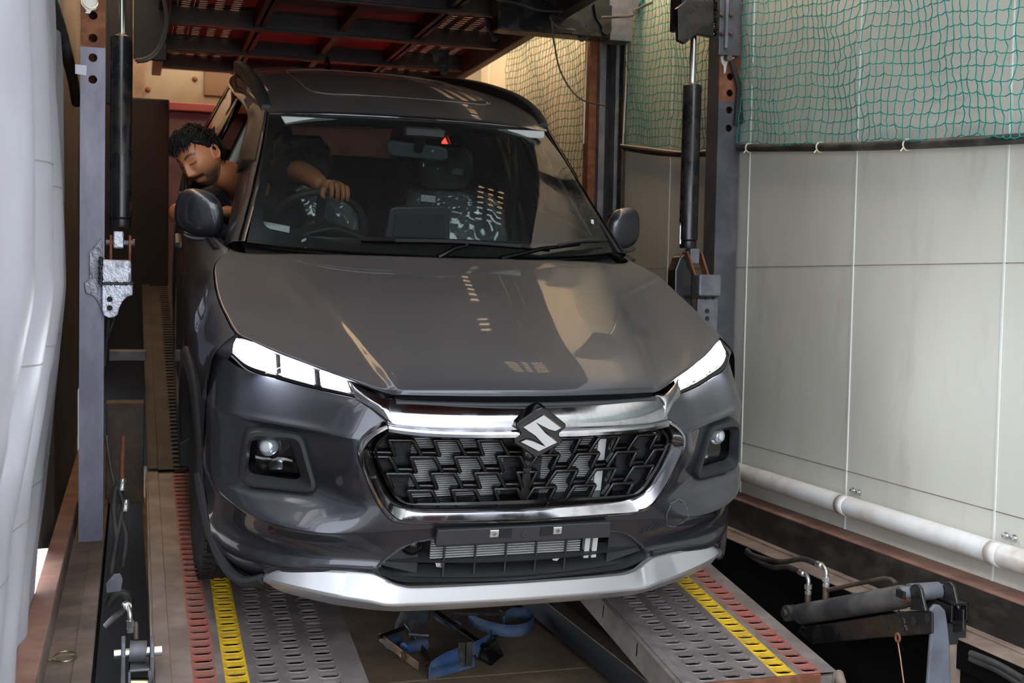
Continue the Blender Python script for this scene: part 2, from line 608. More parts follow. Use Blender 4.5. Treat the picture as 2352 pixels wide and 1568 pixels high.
def ramp(name, label, side, loc, rot, n, outer=1.04, stripes=True, dark=None):
    t = thing(name, label, 'ramp', loc, rot)
    Lr = n * 0.05
    m0 = dark or M_RAMP
    mb = MB()
    for c in COLS[:3]:
        slot_strip(mb, side * c, 0, n)
    s = side
    inner, edge = COLS[0] - WC / 2, 0.447
    WS = 0.066
    for a, b in ((edge, inner), (COLS[2] + WC / 2, COLS[3] - WS / 2), (COLS[3] + WS / 2, COLS[4] - WS / 2), (COLS[4] + WS / 2, outer)):
        mb.add([(s * a, 0, 0), (s * b, 0, 0), (s * b, Lr, 0), (s * a, Lr, 0)], [(0, 1, 2, 3)])
    mb.build('tread_plate', m0, t)
    for c, mm, nm in ((COLS[3], M_YEL, 'yellow_stripe'), (COLS[4], M_RED, 'red_stripe')):
        mb = MB()
        slot_strip(mb, s * c, 0, n, w=WS)
        mb.build(nm, (mm if stripes else m0), t, label=('worn yellow painted stripe of slots' if c == COLS[3] else 'faded red painted stripe of slots') if stripes else None)
    for a, b, nm in ((edge, edge + 0.012, 'inner_flange'), (outer - 0.012, outer, 'outer_flange')):
        MB().box((min(s * a, s * b), 0, -0.09), (max(s * a, s * b), Lr, -0.0005)).build(nm, m0, t)
    if side < 0:
        MB().box((-1.035, 0, -0.0005), (-0.99, Lr, 0.008)).build('edge_strip', m0, t, bevel=0.002)
    else:
        MB().box((0.462, 0, -0.0005), (0.49, Lr, 0.006)).build('edge_strip', m0, t, bevel=0.002)
    MB().box((min(s * edge, s * outer) + .012, 0, -0.088), (max(s * edge, s * outer) - .012, Lr, -0.084)).build('slot_shade_pan', M_BLACKM, t)  # added black sheet that keeps the slots dark from below
    for k in range(0, n, 6):
        MB().box((min(s * edge, s * outer), k * 0.05 + 0.004, -0.055), (max(s * edge, s * outer), k * 0.05 + 0.012, -0.012)).build('cross_rib', m0, t)
    if side > 0:
        MB().box((edge, -0.008, -0.10), (outer - 0.06, 0.0, 0.0)).build('end_plate', M_RUST, t, bevel=0.002)
        MB().cyl((outer - 0.05, -0.16, -0.05), (outer + 0.02, 0.02, -0.02), 0.016, 14).build('end_tube', M_LEDGE, t, smooth=True)
    return t


SL = R(9)
PY, PZ = 0.864, 0.6385


def rampz(y):
    return PZ + (y - PY) * math.tan(SL)


y0 = -0.215
ramp('loading_ramp', 'slotted steel loading ramp under the car beside the lift cylinder', 1, (0, y0, rampz(y0)), (SL, 0, 0), 45, outer=0.985)
y0l = -0.515
ramp('loading_ramp', 'slotted steel loading ramp at left below the driver side wheel', -1, (0, y0l, rampz(y0l)), (SL, 0, 0), 50)
SL2 = math.atan2(1.19 - 0.80, 3.4 - 1.88)
for sd, nm in ((-1, 'left'), (1, 'right')):
    yy = 1.93
    ramp('deck_track', 'dark slotted upper track behind the %s loading ramp' % nm, sd, (0, yy, rampz(yy) + 0.015), (SL2, 0, 0), 64, stripes=False, dark=M_TRACKD, outer=1.02)

# beam on the tray floor beside the right ramp
MB().box((0.505, -1.2, ZF), (0.565, 3.0, ZF + 0.10)).build('tray_beam', M_BLACKM, bevel=0.004, label='black beam with dusty top lying along the tray floor', cat='beam')
MB().box((0.503, -1.2, ZF + 0.10), (0.567, 3.0, ZF + 0.104)).build('top_plate', M_LEDGE, bpy.data.objects['tray_beam'])

# upper deck
ud = thing('upper_deck', 'dark maroon underside of the raised upper deck with cross beams', 'deck', (0, 0, 3.0))
M_DECKB = mat('deck_beam_black', (0.02, 0.016, 0.018), 0.35, 0.3, (0.04, 0.025, 0.025), 6)
for y in (-1.3, -0.5, 0.25, 1.0, 1.75, 2.6, 3.44, 4.24, 4.9):
    MB().box((-0.93, y - 0.03, 0.0), (0.93, y + 0.03, 0.012)).build('beam_flange', M_DECKB, ud, bevel=0.003)
    MB().box((-0.93, y - 0.006, 0.012), (0.93, y + 0.006, 0.10)).build('beam_web', M_DECKB, ud)
for s in (-1, 1):
    MB().box((s * 0.95 - 0.03, -1.4, -0.02), (s * 0.95 + 0.03, 5.1, 0.2)).build('side_beam', M_DECKB, ud, bevel=0.006)
    MB().box((s * 0.42 - 0.012, -1.4, 0.02), (s * 0.42 + 0.012, 5.1, 0.10)).build('stringer', M_DECKB, ud)
    MB().box((s * 0.46 - 0.012, -1.4, 0.02), (s * 0.46 + 0.012, 5.1, 0.10)).build('stringer', M_DECKB, ud)
MB().box((-0.01, -0.6, 0.03), (0.03, 5.1, 0.10)).build('stringer', M_DECKB, ud)
for ya, yb in ((-1.4, -0.5), (-0.5, 1.0), (1.0, 2.6), (2.6, 3.44), (3.44, 4.24), (4.24, 5.1)):
    MB().box((-0.47, ya, 0.098), (0.47, yb + 0.002, 0.103)).build('underside_panel', M_MAROON, ud)
for s in (-1, 1):
    mb = MB()
    for ci, c in enumerate(COLS[:4]):
        for k in range(-16, 110):
            yk = -0.6 + (k + 0.5) * 0.052
            on_ = (ci == 0 and yk > 1.6) or (ci < 3 and 0.6 < yk < 0.95) or yk > 2.3 if s > 0 else (yk > 2.6 or (ci == 1 and 0.35 < yk < 0.5))
            if not on_:
                x0, y0_ = s * (c + 0.02), yk
                mb.add([(x0 - WC / 2, y0_ - 0.026, 0), (x0 + WC / 2, y0_ - 0.026, 0), (x0 + WC / 2, y0_ + 0.026, 0), (x0 - WC / 2, y0_ + 0.026, 0)], [(0, 1, 2, 3)])
                continue
            slot_cell(mb, s * (c + 0.02), -0.6 + (k + 0.5) * 0.052, WC, 0.052, 0.026, 0.0085, lip=0.003, th=0.004)
    for a, b in ((0.447, 0.5287), (0.8747, 0.94)):
        mb.add([(s * a, -1.43, 0), (s * b, -1.43, 0), (s * b, 5.12, 0), (s * a, 5.12, 0)], [(0, 1, 2, 3)])
    oo = mb.build('slotted_track', mat('deck_track_brown', (0.09, 0.05, 0.045), 0.5, 0.3, (0.05, 0.03, 0.03), 6), ud)
    oo.location = (0, 0, 0.104)
for (xa, ya, xb, yb, Yq) in ((243, 238, 306, -60, 3.3), (306, 134, 384, -60, 3.0)):
    a, b = at(xa, ya, 1, Yq), at(xb, yb, 1, Yq)
    MB().box((a.x, Yq, a.z - 3.0), (b.x, Yq + 0.03, b.z - 3.0)).build('deck_end_plate', mat('black_panel', (0.003, 0.003, 0.004), 0.7), ud, bevel=0.004)
# outrigger arm, hinge lugs on the deck
MB().box((0.62, 2.40, -0.10), (1.30, 2.52, 0.25)).build('outrigger_arm', M_BLACK, ud, bevel=0.006)
MB().prism([(1.21, 2.39, -0.11), (1.33, 2.39, -0.11), (1.335, 2.39, 0.02), (1.385, 2.39, 0.12), (1.385, 2.39, 0.3), (1.2, 2.39, 0.3)], (0, 0.12, 0)).build('arm_end', M_GREYPL, ud, bevel=0.003)


def lug(mb, c, w, h, d, r):
    """hook-shaped lug plate hanging from c (top centre), in xz plane"""
    x, y, z = c
    poly = [(x - w / 2, y, z), (x + w / 2, y, z), (x + w / 2, y, z - h + r)]
    poly += [(x + w / 2 - r + r * math.cos(R(-a)), y, z - h + r + r * math.sin(R(-a))) for a in range(0, 181, 30)]
    poly += [(x + w / 2 - 2 * r, y, z - h + r * 1.5), (x - w / 2 + r * .6, y, z - h * 0.45)]
    mb.prism(poly, (0, d, 0))
    return mb


for q, Yq, sc in (((1385, 10), 2.38, 1.0), ((1330, 40), 2.42, 0.8), ((1130, 40), 2.6, 0.8), ((1012, 112), 3.40, 1.0)):
    c = at(q[0], q[1], 1, Yq) - Vector((0, 0, 3.0))
    lug(MB(), c, 0.10 * sc, 0.15 * sc, 0.012, 0.026 * sc).build('hinge_lug', M_BLACK, ud, bevel=0.002)
# hoses under the deck
for pts, r in (([(1140, 0), (1190, 8), (1240, 24), (1300, 26), (1330, 24)], 0.006), ([(1265, 35), (1275, 110), (1290, 170), (1330, 225), (1390, 243)], 0.0045),
               ([(1262, 38), (1280, 62), (1320, 70)], 0.006), ([(1380, 40), (1450, 36), (1460, 22), (1500, 5)], 0.007)):
    P3 = [at(a, b, 1, 2.3) for a, b in pts]
    MB().tube(curve([p for p in P3], 24), r, 8).build('loose_cable', M_RUBBER, smooth=True,
        label={4: 'thin black cable along the dark deck arm', 5: 'thin cable hanging in a loop before the rear net', 3: 'short hose loop at the deck hinge'}.get(len(pts), 'cable') if r != 0.007 else 'grey sleeved cable over the deck hinge lugs', cat='cable')
o = [x for x in bpy.data.objects if x.name.startswith('loose_cable')][0]
o['label'] = 'black cable drooping under the deck arm at the top'

# ------------------------------------------------------------------ left post, right post
YP = 1.30


def post(name, label, x0, x1, zbase, ztop, holes, m, rusttop):
    t = thing(name, label, 'post', ((x0 + x1) / 2, YP, zbase))
    w = (x1 - x0)
    H = ztop - zbase
    zr = min(h[1] for h in rusttop) if rusttop else H
    zsplit = rusttop[0][1] if rusttop else H

    def fr(u, v, q):
        return (u, -q, v)
    mb = MB()
    hh = [(0, h - zbase, r) for h, r in holes]
    holed_plate(mb, -w / 2, w / 2, 0, zsplit, [h for h in hh if h[1] < zsplit], 0.008, fr)
    mb.build('front_plate', m, t, bevel=0.0)
    if H > zsplit:
        mb = MB()
        up_ = [h for h in hh if h[1] >= zsplit]
        holed_plate(mb, -w / 2, w / 2, zsplit, H, up_, 0.008, fr)
        mb.build('rusted_plate', M_RUST, t, label='rust-brown bare steel top of the post')
    for s in (-1, 1):
        MB().box((s * w / 2 - (0.008 if s > 0 else 0), 0.008, 0), (s * w / 2 + (0.008 if s < 0 else 0), 0.11, H)).build('side_plate', m, t)
    MB().box((-w / 2 + 0.01, 0.09, 0), (w / 2 - 0.01, 0.10, H)).build('web_plate', M_RUST, t)
    return t


zl0 = at(205, 1243, 1, YP).z
lp = post('lift_post', 'grey steel post with round pin holes at left of the driver', -1.286, -1.199, zl0, 3.3,
          [(at(207, y, 1, YP).z, 0.0155) for y in (35, 87, 132, 182)], M_POST, [(0, at(207, 108, 1, YP).z - zl0)])
rp = post('lift_post', 'dark steel post with pin holes against the right wall', 1.283, 1.385, 0.62, 3.3,
          [(at(1666, y, 1, YP).z, 0.0155) for y in (175, 213, 252, 294)], M_POSTR, [(0, at(1666, 232, 1, YP).z - 0.62)])
# paint splash + pin on the posts
c = at(207, 12, 1, YP)
mb = MB()
mb.prism([(c.x + a, YP - 0.0, c.z + b) for a, b in ((-0.035, 0.03), (-0.03, 0.0), (-0.012, -0.022), (-0.018, -0.03), (0.0, -0.03), (0.004, -0.02), (0.022, -0.012), (0.03, 0.03))], (0, -0.002, 0))
o = mb.build('paint_splash', M_WHITEP, lp)
o.location = (-lp.location.x, -lp.location.y, -lp.location.z)
mb = MB().tube(ring((c.x + 0.003, YP - 0.02, c.z + 0.01), 0.025, 20), 0.0028, 6, closed=True)
mb.build('ring_clip', mat('brass_ring', (0.7, 0.55, 0.25), 0.3, 1.0), smooth=True, label='brass ring clip hanging at the top of the left post', cat='ring clip')
c = at(186, 160, 1, YP)
mb = MB().prism([(c.x - 0.02, YP - 0.0, c.z - 0.016), (c.x + 0.018, YP, c.z - 0.02), (c.x + 0.02, YP, c.z + 0.016), (c.x - 0.02, YP, c.z + 0.018)], (0, -0.002, 0))
o = mb.build('tape_piece', mat('silver_tape', (0.4, 0.4, 0.42), 0.4, 0.5), lp, label='scrap of silver tape')
o.location = (-lp.location.x, -lp.location.y, -lp.location.z)
# right post: upper black head, splash, lever
rh = thing('post_clamp', 'black clamp head at the top of the right lift post', 'bracket', (1.3, YP, 2.5))


def loc_of(o):
    return Vector(o.location)


def child(mb, name, m, parent, **k):
    """mesh given in world coordinates, parented to an unrotated thing"""
    o = mb.build(name, m, parent, **k)
    o.location = -Vector(parent.location)
    return o


a, b = at(1556, 0, 1, YP - 0.02), at(1612, 100, 1, YP - 0.02)
mb = MB().box((a.x, YP - 0.06, b.z + 0.05), (b.x + 0.03, YP + 0.06, 3.2))
child(mb, 'head_block', M_BLACK, rh, bevel=0.01)
mb = MB().prism([at(x, y, 1, YP - 0.065) for x, y in ((1556, 18), (1558, 92), (1575, 100), (1600, 78), (1640, 86), (1640, 0), (1575, 0))], (0, 0.03, 0))
child(mb, 'head_plate', M_BLACK, rh, bevel=0.004)
mb = MB()
for i in range(60):
    q = at(1643 + rng.uniform(-4, 4), rng.uniform(0, 80), 1, YP - 0.05)
    mb.lathe(q, (0, -1, 0), [(-0.01, 0.007), (0, rng.uniform(.004, .007)), (0.006, 0.002)], 6)
child(mb, 'weld_bead', M_BLACK, rh, smooth=True)
mb = MB().box((at(1652, 0, 1, YP - 0.03).x, YP - 0.04, at(1652, 130, 1, YP).z), (at(1702, 0, 1, YP - 0.03).x, YP - 0.012, 3.2))
child(mb, 'slide_plate', M_POSTR, rh, bevel=0.003)
mb = MB().box((at(1670, 0, 1, YP - 0.05).x - 0.006, YP - 0.055, at(1652, 115, 1, YP).z), (at(1670, 0, 1, YP - 0.05).x + 0.006, YP - 0.04, 3.2))
child(mb, 'slide_rib', M_GREYPL, rh)
for y in (35, 78):
    for x in (1657, 1678):
        q = at(x, y, 1, YP - 0.04)
        child(MB().lathe(q, (0, -1, 0), [(0, .01), (.008, .01), (.012, .006)], 6), 'bolt', M_STEEL, rh)
mb = MB().prism([at(x, y, 1, YP - 0.002) for x, y in ((1655, 124), (1678, 118), (1690, 124), (1686, 134), (1672, 140), (1668, 152), (1666, 166), (1663, 170), (1662, 152), (1656, 142))], (0, -0.002, 0))
o = child(mb, 'paint_splash', M_WHITEP, rp)
lv = thing('lock_lever', 'dark locking lever hanging beside the right lift post', 'lever', at(1674, 134, 1, YP - 0.05))
child(MB().cyl(at(1668, 134, 1, YP - 0.01), at(1676, 133, 1, YP - 0.07), 0.012, 14), 'pivot_pin', M_STEEL, lv, smooth=True)
mb = MB().prism([at(x, y, 1, YP - 0.03) for x, y in ((1676, 136), (1686, 138), (1704, 190), (1707, 270), (1713, 280), (1688, 288), (1690, 262), (1694, 200))], (0, 0.012, 0))
child(mb, 'lever_arm', M_BLACKM, lv, bevel=0.003)


# ------------------------------------------------------------------ hydraulic post cylinders
def ram(name, label, x, r, zb, zt, rr, ztop, dx=0):
    t = thing(name, label, 'hydraulic cylinder', (x, YP, zb))
    H = zt - zb
    mb = MB().lathe((0, 0, 0), (0, 0, 1), [(0, r * .86), (0.004, r * .9), (0.028, r * .9), (0.03, r * .84), (0.036, r), (H - 0.004, r), (H, r * .93), (H + 0.004, r * .6)], 32)
    mb.build('barrel', M_BLACK, t, smooth=True)
    MB().lathe((0, 0, H), (0, 0, 1), [(0, rr * 1.35), (0.01, rr * 1.3), (0.012, rr)], 24).build('gland_ring', mat('brass', (0.45, 0.3, 0.15), 0.4, 0.8), t, smooth=True)
    MB().cyl((0, 0, H), (0, 0, ztop - zb), rr, 24).build('piston_rod', M_ROD, t, smooth=True)
    return t


cyl_l = ram('post_cylinder', 'black hydraulic cylinder beside the left grey post', -1.1425, 0.0395, at(279, 522, 1, YP).z, at(282, 85, 1, YP).z, 0.0125, 3.3)
cyl_r = ram('post_cylinder', 'black hydraulic cylinder beside the dark right post', 1.158, 0.0395, at(1588, 570, 1, YP).z, at(1588, 196, 1, YP).z, 0.0135, 3.2)
# left bracket
bl = thing('cylinder_bracket', 'silver painted clevis bracket under the left post cylinder', 'bracket', at(270, 640, 1, YP))


def pz(x, y, d=0.0):
    return at(x, y, 1, YP + d)


mb = MB().box((pz(263, 0).x, YP - 0.03, pz(0, 563).z), (pz(287, 0).x, YP + 0.03, pz(0, 523).z))
child(mb, 'eye_block', M_ALU, bl, bevel=0.005)
for x in (258, 302):
    mb = MB().prism([Vector((pz(x - 3, 0).x, YP + a, pz(0, y).z)) for a, y in ((-0.035, 592), (0.035, 592), (0.02, 532), (-0.02, 532))], (0.009, 0, 0))
    child(mb, 'clevis_plate', M_RUST, bl, bevel=0.002)
child(MB().cyl((pz(246, 0).x, YP, pz(0, 550).z), (pz(312, 0).x, YP, pz(0, 550).z), 0.010, 14), 'clevis_pin', M_GREYPL, bl, smooth=True)
child(MB().cyl((pz(308, 0).x, YP, pz(0, 550).z), (pz(313, 0).x, YP, pz(0, 550).z), 0.016, 14), 'pin_head', M_STEEL, bl, smooth=True)
mb = MB().box((pz(232, 0).x, YP - 0.05, pz(0, 650).z), (pz(306, 0).x, YP + 0.06, pz(0, 590).z))
child(mb, 'socket_box', M_ALU, bl, bevel=0.012)
mb = MB()
for i in range(40):
    t = i / 39
    q = pz(233 + 72 * t, 651 + rng.uniform(-2, 2), -0.052)
    mb.lathe(q, (0, -1, 0), [(-0.008, 0.005), (0, rng.uniform(.004, .006)), (0.004, 0.002)], 6)
    q = pz(231 + rng.uniform(-2, 3), 592 + 60 * t, -0.05)
    mb.lathe(q, (0, -1, 0), [(-0.008, 0.006), (0, rng.uniform(.004, .007)), (0.004, 0.002)], 6)
child(mb, 'weld_bead', M_BLACK, bl, smooth=True)
# lower ear with two holes
ear = [(234, 652), (305, 652), (305, 678), (292, 682), (282, 692), (274, 708), (271, 722), (262, 729), (248, 730), (238, 724), (234, 712)]
mb = MB().prism([pz(x, y, -0.045) for x, y in ear], (0, 0.02, 0))
child(mb, 'ear_plate', M_ALU, bl, bevel=0.003)
for y in (687, 707):
    q = pz(252, y, -0.0455)
    child(MB().cyl(q, q + Vector((0, -0.0015, 0)), 0.0105, 20), 'pin_hole', M_BLACKM, bl)
mb = MB().prism([pz(x, y, -0.012) for x, y in ((205, 580), (232, 548), (236, 560), (236, 720), (228, 700), (216, 680), (196, 672), (193, 650), (205, 640))], (0, 0.0121, 0))
child(mb, 'splash_patch', mat('silver_splash', (0.3, 0.3, 0.33), 0.35, 0.6, (0.16, 0.16, 0.18), 30, bump=0.6, bscale=60), bl, bevel=0.002)
# right bracket
br = thing('cylinder_bracket', 'dark clevis bracket under the right post cylinder', 'bracket', at(1610, 640, 1, YP))
mb = MB().box((pz(1579, 590).x, YP - 0.03, pz(1610, 606).z), (pz(1600, 590).x, YP + 0.03, pz(1590, 571).z))
child(mb, 'eye_block', M_GREYPL, br, bevel=0.004)
for p0, p1 in (((1574, 578), (1592, 632)), ((1606, 580), (1622, 632))):
    mb = MB().bar(pz(*p0, -0.02), pz(*p1, -0.02), 0.05, 0.009, up=(1, 0, 0))
    child(mb, 'clevis_plate', M_RUST, br, bevel=0.002)
child(MB().box((pz(1592, 655).x, YP - 0.06, pz(1610, 680).z), (pz(1643, 655).x, YP + 0.05, pz(1610, 630).z)), 'socket_box', M_GREYPL, br, bevel=0.008)
child(MB().box((pz(1590, 720).x, YP - 0.05, pz(1610, 760).z), (pz(1637, 720).x, YP - 0.03, pz(1610, 684).z)), 'ear_plate', M_GREYPL, br, bevel=0.003)
for y in (714, 731):
    q = pz(1624, y, -0.0505)
    child(MB().cyl(q, q + Vector((0, -0.0015, 0)), 0.010, 20), 'pin_hole', M_BLACKM, br)
mb = MB()
for i in range(36):
    t = i / 35
    mb.lathe(pz(1590 + 52 * t, 683 + rng.uniform(-2, 2), -0.062), (0, -1, 0), [(-0.008, 0.005), (0, rng.uniform(.004, .006)), (0.004, 0.002)], 6)
child(mb, 'weld_bead', M_BLACK, br, smooth=True)
mb = MB().prism([pz(x, y, -0.02) for x, y in ((1562, 590), (1576, 580), (1590, 632), (1590, 720), (1560, 700), (1550, 670), (1551, 620))], (0, 0.08, 0))
child(mb, 'rear_gusset', M_BLACK, br, bevel=0.006)
mb = MB().tube([pz(1562, 560), pz(1563, 520), pz(1566, 505)], 0.006, 10)
child(mb, 'grease_line', M_ZINC, br, smooth=True)

# ------------------------------------------------------------------ second post pair deeper in the truck, right side
Y2 = 2.62
sp = thing('rear_post', 'dark channel post deeper in the truck between two nets', 'post', (1.27, Y2, 0.6))
for xa, xb, m, d in ((1350, 1368, M_RUST, 0.02), (1368, 1382, M_GREYPL, -0.02), (1382, 1404, M_BLACKM, 0.06), (1404, 1412, M_GREYPL, -0.02), (1412, 1423, M_BLACK, 0.02), (1423, 1437, M_STEEL, -0.01)):
    a, b = at(xa, 500, 1, Y2), at(xb, 500, 1, Y2)
    child(MB().box((a.x, Y2 + d, 0.6), (b.x, Y2 + 0.1, 3.4)), 'channel_strip', m, sp, bevel=0.003)


# ------------------------------------------------------------------ nets
def net(name, label, ya, yb, zb, zt, cell, x, r=0.0019, jit=0.006, sag=0.0, m=None, sheary=0.0):
    """twine net: nodes on a jittered lattice near plane x; zb(y), zt(y) bottom and top"""
    ny = int(abs(yb - ya) / cell)
    nz = int((zt((ya + yb) / 2) - zb((ya + yb) / 2)) / cell)
    rr = random.Random(len(label) * 13 + ny)
    N = {}
    for j in range(nz + 1):
        for i in range(ny + 1):
            y = ya + (yb - ya) * i / ny
            z = zb(y) + (zt(y) - zb(y)) * j / nz
            wv = 0.012 * math.sin(i * 0.55 + j * 0.12) + 0.008 * math.sin(i * 0.23 + 1)
            N[i, j] = Vector((x + 0.012 * math.sin(i * 0.4 + j * 0.3) + rr.uniform(-.003, .003), y + rr.uniform(-jit, jit) * .7 + 0.006 * math.sin(j * 1.3 + i * .4) + sheary * (z - zb(y)),
                              z + wv * 0.6 + rr.uniform(-jit, jit) * .6 - 0.004 * (i % 2)))
    mb = MB()
    for (i, j), p in N.items():
        for di, dj in ((1, 0), (0, 1)):
            q = N.get((i + di, j + dj))
            if q is None:
                continue
            mid = (p + q) / 2
            if di:
                mid.z -= 0.0035 + rr.uniform(0, .002)
            else:
                mid.y += rr.uniform(-.006, .006)
                mid.x += rr.uniform(-.004, .004)
            mb.tube([p, mid, q], r * (1.0 if dj else 1.15), 4, cap=False)
        s = r * 2.0
        mb.add([p + Vector(d) * s for d in ((1, 0, 0), (-1, 0, 0), (0, 1, 0), (0, -1, 0), (0, 0, 1), (0, 0, -1))],
               [(0, 2, 4), (2, 1, 4), (1, 3, 4), (3, 0, 4), (2, 0, 5), (1, 2, 5), (3, 1, 5), (0, 3, 5)])
    t = thing(name, label, 'net', (x, (ya + yb) / 2, zb((ya + yb) / 2)))
    child(mb, 'twine_mesh', m or M_NET, t, recalc=False, kind='stuff')
    return t


def hz(y):
    return 2.252 + 0.080 * (y - 1.3) - 0.008 * math.sin((y + .6) * 2)


net('safety_net', 'teal knotted safety net over the near right wall', 1.27, -2.6, lambda y: hz(y) + 0.005, lambda y: 3.02 + 0.11 * (y - 1.3), 0.041, XR - 0.04, r=0.0017)
net_m = net('safety_net', 'teal net between the two right posts', 2.56, 1.42, lambda y: hz(1.3) + 0.0 + 0.12 * (y - 1.4), lambda y: 3.2 + 0.1 * (y - 1.4), 0.042, XR - 0.03, m=M_NET)
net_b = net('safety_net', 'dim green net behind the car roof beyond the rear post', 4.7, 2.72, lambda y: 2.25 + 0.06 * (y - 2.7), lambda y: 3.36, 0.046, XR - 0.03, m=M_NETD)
# vertical lacing cords of the nets
for pts, tn in (([(1440, 85), (1438, 180), (1434, 270), (1430, 345)], net_m), ([(1350, 85), (1346, 160), (1343, 240), (1340, 330)], net_b)):
    child(MB().tube(curve([at(a, b, 1, Y2 - 0.03) for a, b in pts], 20), 0.004, 6), 'lacing_cord', M_TIE, tn, smooth=True)

# corrugated hose along the net foot
M_CORR = mat('corrugated_hose', (0.03, 0.03, 0.028), 0.55, 0, (0.10, 0.09, 0.07), 6)


def corr(mb, path, r, pitch=0.009, n=12):
    P = [Vector(p) for p in path]
    L_ = sum((P[i + 1] - P[i]).length for i in range(len(P) - 1))
    k = max(8, int(L_ / pitch) * 2)
    C_ = curve(P, k)
    mb.tube(C_, [r if i % 2 else r * 0.88 for i in range(k)], n)
    return mb


hp = [(XR - 0.03, y, hz(y) - 0.012) for y in (1.27, 0.9, 0.5, 0.1, -0.3, -0.7, -1.1, -1.6, -2.1, -2.6)]
hs = thing('corrugated_hose', 'black corrugated hose tied along the foot of the near net', 'hose', hp[3])
child(corr(MB(), hp, 0.0165), 'sleeve', M_CORR, hs, smooth=True, angle=180)
for q in (1722, 1885, 2085):
    y = at(q, 325, 0, XR - 0.03).y
    c = Vector((XR - 0.03, y, hz(y) - 0.012))
    child(MB().tube(ring(c, 0.0185, 16, 'y'), 0.0028, 5, closed=True), 'cable_tie', M_TIE, hs, smooth=True)
    child(MB().bar(c + Vector((-0.018, 0, -0.012)), c + Vector((-0.024, 0.004, -0.022)), 0.006, 0.004), 'tie_tail', M_TIE, hs)
hp = [(XR - 0.03, y, hz(1.3) - 0.02 + 0.12 * (y - 1.4) - 0.02 * math.sin((y - 1.4) * 2.6)) for y in (2.56, 2.2, 1.8, 1.42)]
hs = thing('corrugated_hose', 'black hose at the foot of the net between the right posts', 'hose', hp[1])
child(corr(MB(), hp, 0.016), 'sleeve', M_CORR, hs, smooth=True, angle=180)
child(MB().tube(curve([Vector(p) + Vector((-0.02, 0, 0.012 + 0.006 * math.sin(i * 2))) for i, p in enumerate(hp)], 20), 0.004, 6), 'cord', M_TIE, hs, smooth=True)

# ------------------------------------------------------------------ right side: conduit, rails
cp = thing('conduit_pipe', 'dusty white conduit pipe along the foot of the right wall', 'pipe', (XR - 0.045, 0, 0.865))
child(MB().cyl((XR - 0.045, -3.0, 0.872), (XR - 0.045, 4.0, 0.872), 0.036, 24), 'pipe_body', M_CONDUIT, cp, smooth=True)
for qx, qy in ((1940, 1150), (2290, 1245)):
    y = at(qx, qy, 0, XR - 0.05).y
    mb = MB()
    for d in (-0.02, 0.02):
        mb.tube([], 0.01) if False else None
    arc = [Vector((XR - 0.045 + 0.0375 * math.cos(R(a)), 0, 0.872 + 0.0375 * math.sin(R(a)))) for a in range(100, 281, 15)]
    G = [[Vector((p.x, y - 0.025, p.z)) for p in arc], [Vector((p.x, y + 0.025, p.z)) for p in arc]]
    mb.grid(G)
    child(mb, 'saddle_clamp', M_CONDUIT, cp, smooth=True, solid=0.002)
    for dy in (-0.018, 0.018):
        c = Vector((XR - 0.0005, y + dy, 0.921))
        child(MB().lathe(c, (-1, 0, 0), [(0, .011), (.004, .011), (.004, .007), (.016, .007), (.017, .004)], 8), 'clamp_bolt', M_ZINC, cp)
zr = 0.765
rl = thing('wall_rail', 'rusty-topped black side rail below the right conduit', 'rail', (1.3, 0, zr))
child(MB().box((1.30, -3, zr), (XR + 0.02, 4.5, zr + 0.006)), 'rail_top', M_RUSTR, rl, bevel=0.002)
child(MB().box((1.30, -3, zr - 0.125), (1.308, 4.5, zr)), 'rail_web', mat('greasy_black_web', (0.022, 0.018, 0.016), 0.5, 0.2, (0.06, 0.05, 0.042), 7, bump=0.2, stretch=(1, 1, 2)), rl)
lg = thing('side_sill', 'brown dusty sill ledge beside the right ramp', 'sill', (1.2, 0, zr - 0.13))
child(MB().box((1.20, -3, zr - 0.135), (1.34, 4.5, zr - 0.125)), 'sill_top', M_LEDGE, lg, bevel=0.003)
child(MB().box((1.272, -3, zr - 0.126), (1.30, 4.5, zr - 0.118)), 'sill_lip', M_LEDGE, lg, bevel=0.002)
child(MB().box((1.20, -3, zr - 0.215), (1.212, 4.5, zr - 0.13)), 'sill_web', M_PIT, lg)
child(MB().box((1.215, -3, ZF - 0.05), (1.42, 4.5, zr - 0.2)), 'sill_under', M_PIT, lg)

# ------------------------------------------------------------------ left side: sill, rusty channel, curtain
sl = thing('side_sill', 'brown dusty sill carrying the left grey post', 'sill', (-1.25, 0.5, zl0))
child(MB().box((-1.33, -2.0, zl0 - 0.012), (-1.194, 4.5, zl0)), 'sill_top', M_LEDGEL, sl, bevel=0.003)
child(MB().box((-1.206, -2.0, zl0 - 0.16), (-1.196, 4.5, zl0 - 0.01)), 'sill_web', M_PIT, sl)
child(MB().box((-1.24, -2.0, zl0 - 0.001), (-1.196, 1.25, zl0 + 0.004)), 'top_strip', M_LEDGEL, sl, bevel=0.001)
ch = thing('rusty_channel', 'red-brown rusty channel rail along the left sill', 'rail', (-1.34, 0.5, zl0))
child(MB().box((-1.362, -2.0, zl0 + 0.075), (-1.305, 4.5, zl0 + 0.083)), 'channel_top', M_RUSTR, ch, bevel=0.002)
child(MB().box((-1.309, -2.0, zl0), (-1.303, 4.5, zl0 + 0.076)), 'channel_web', M_LEDGEL, ch)
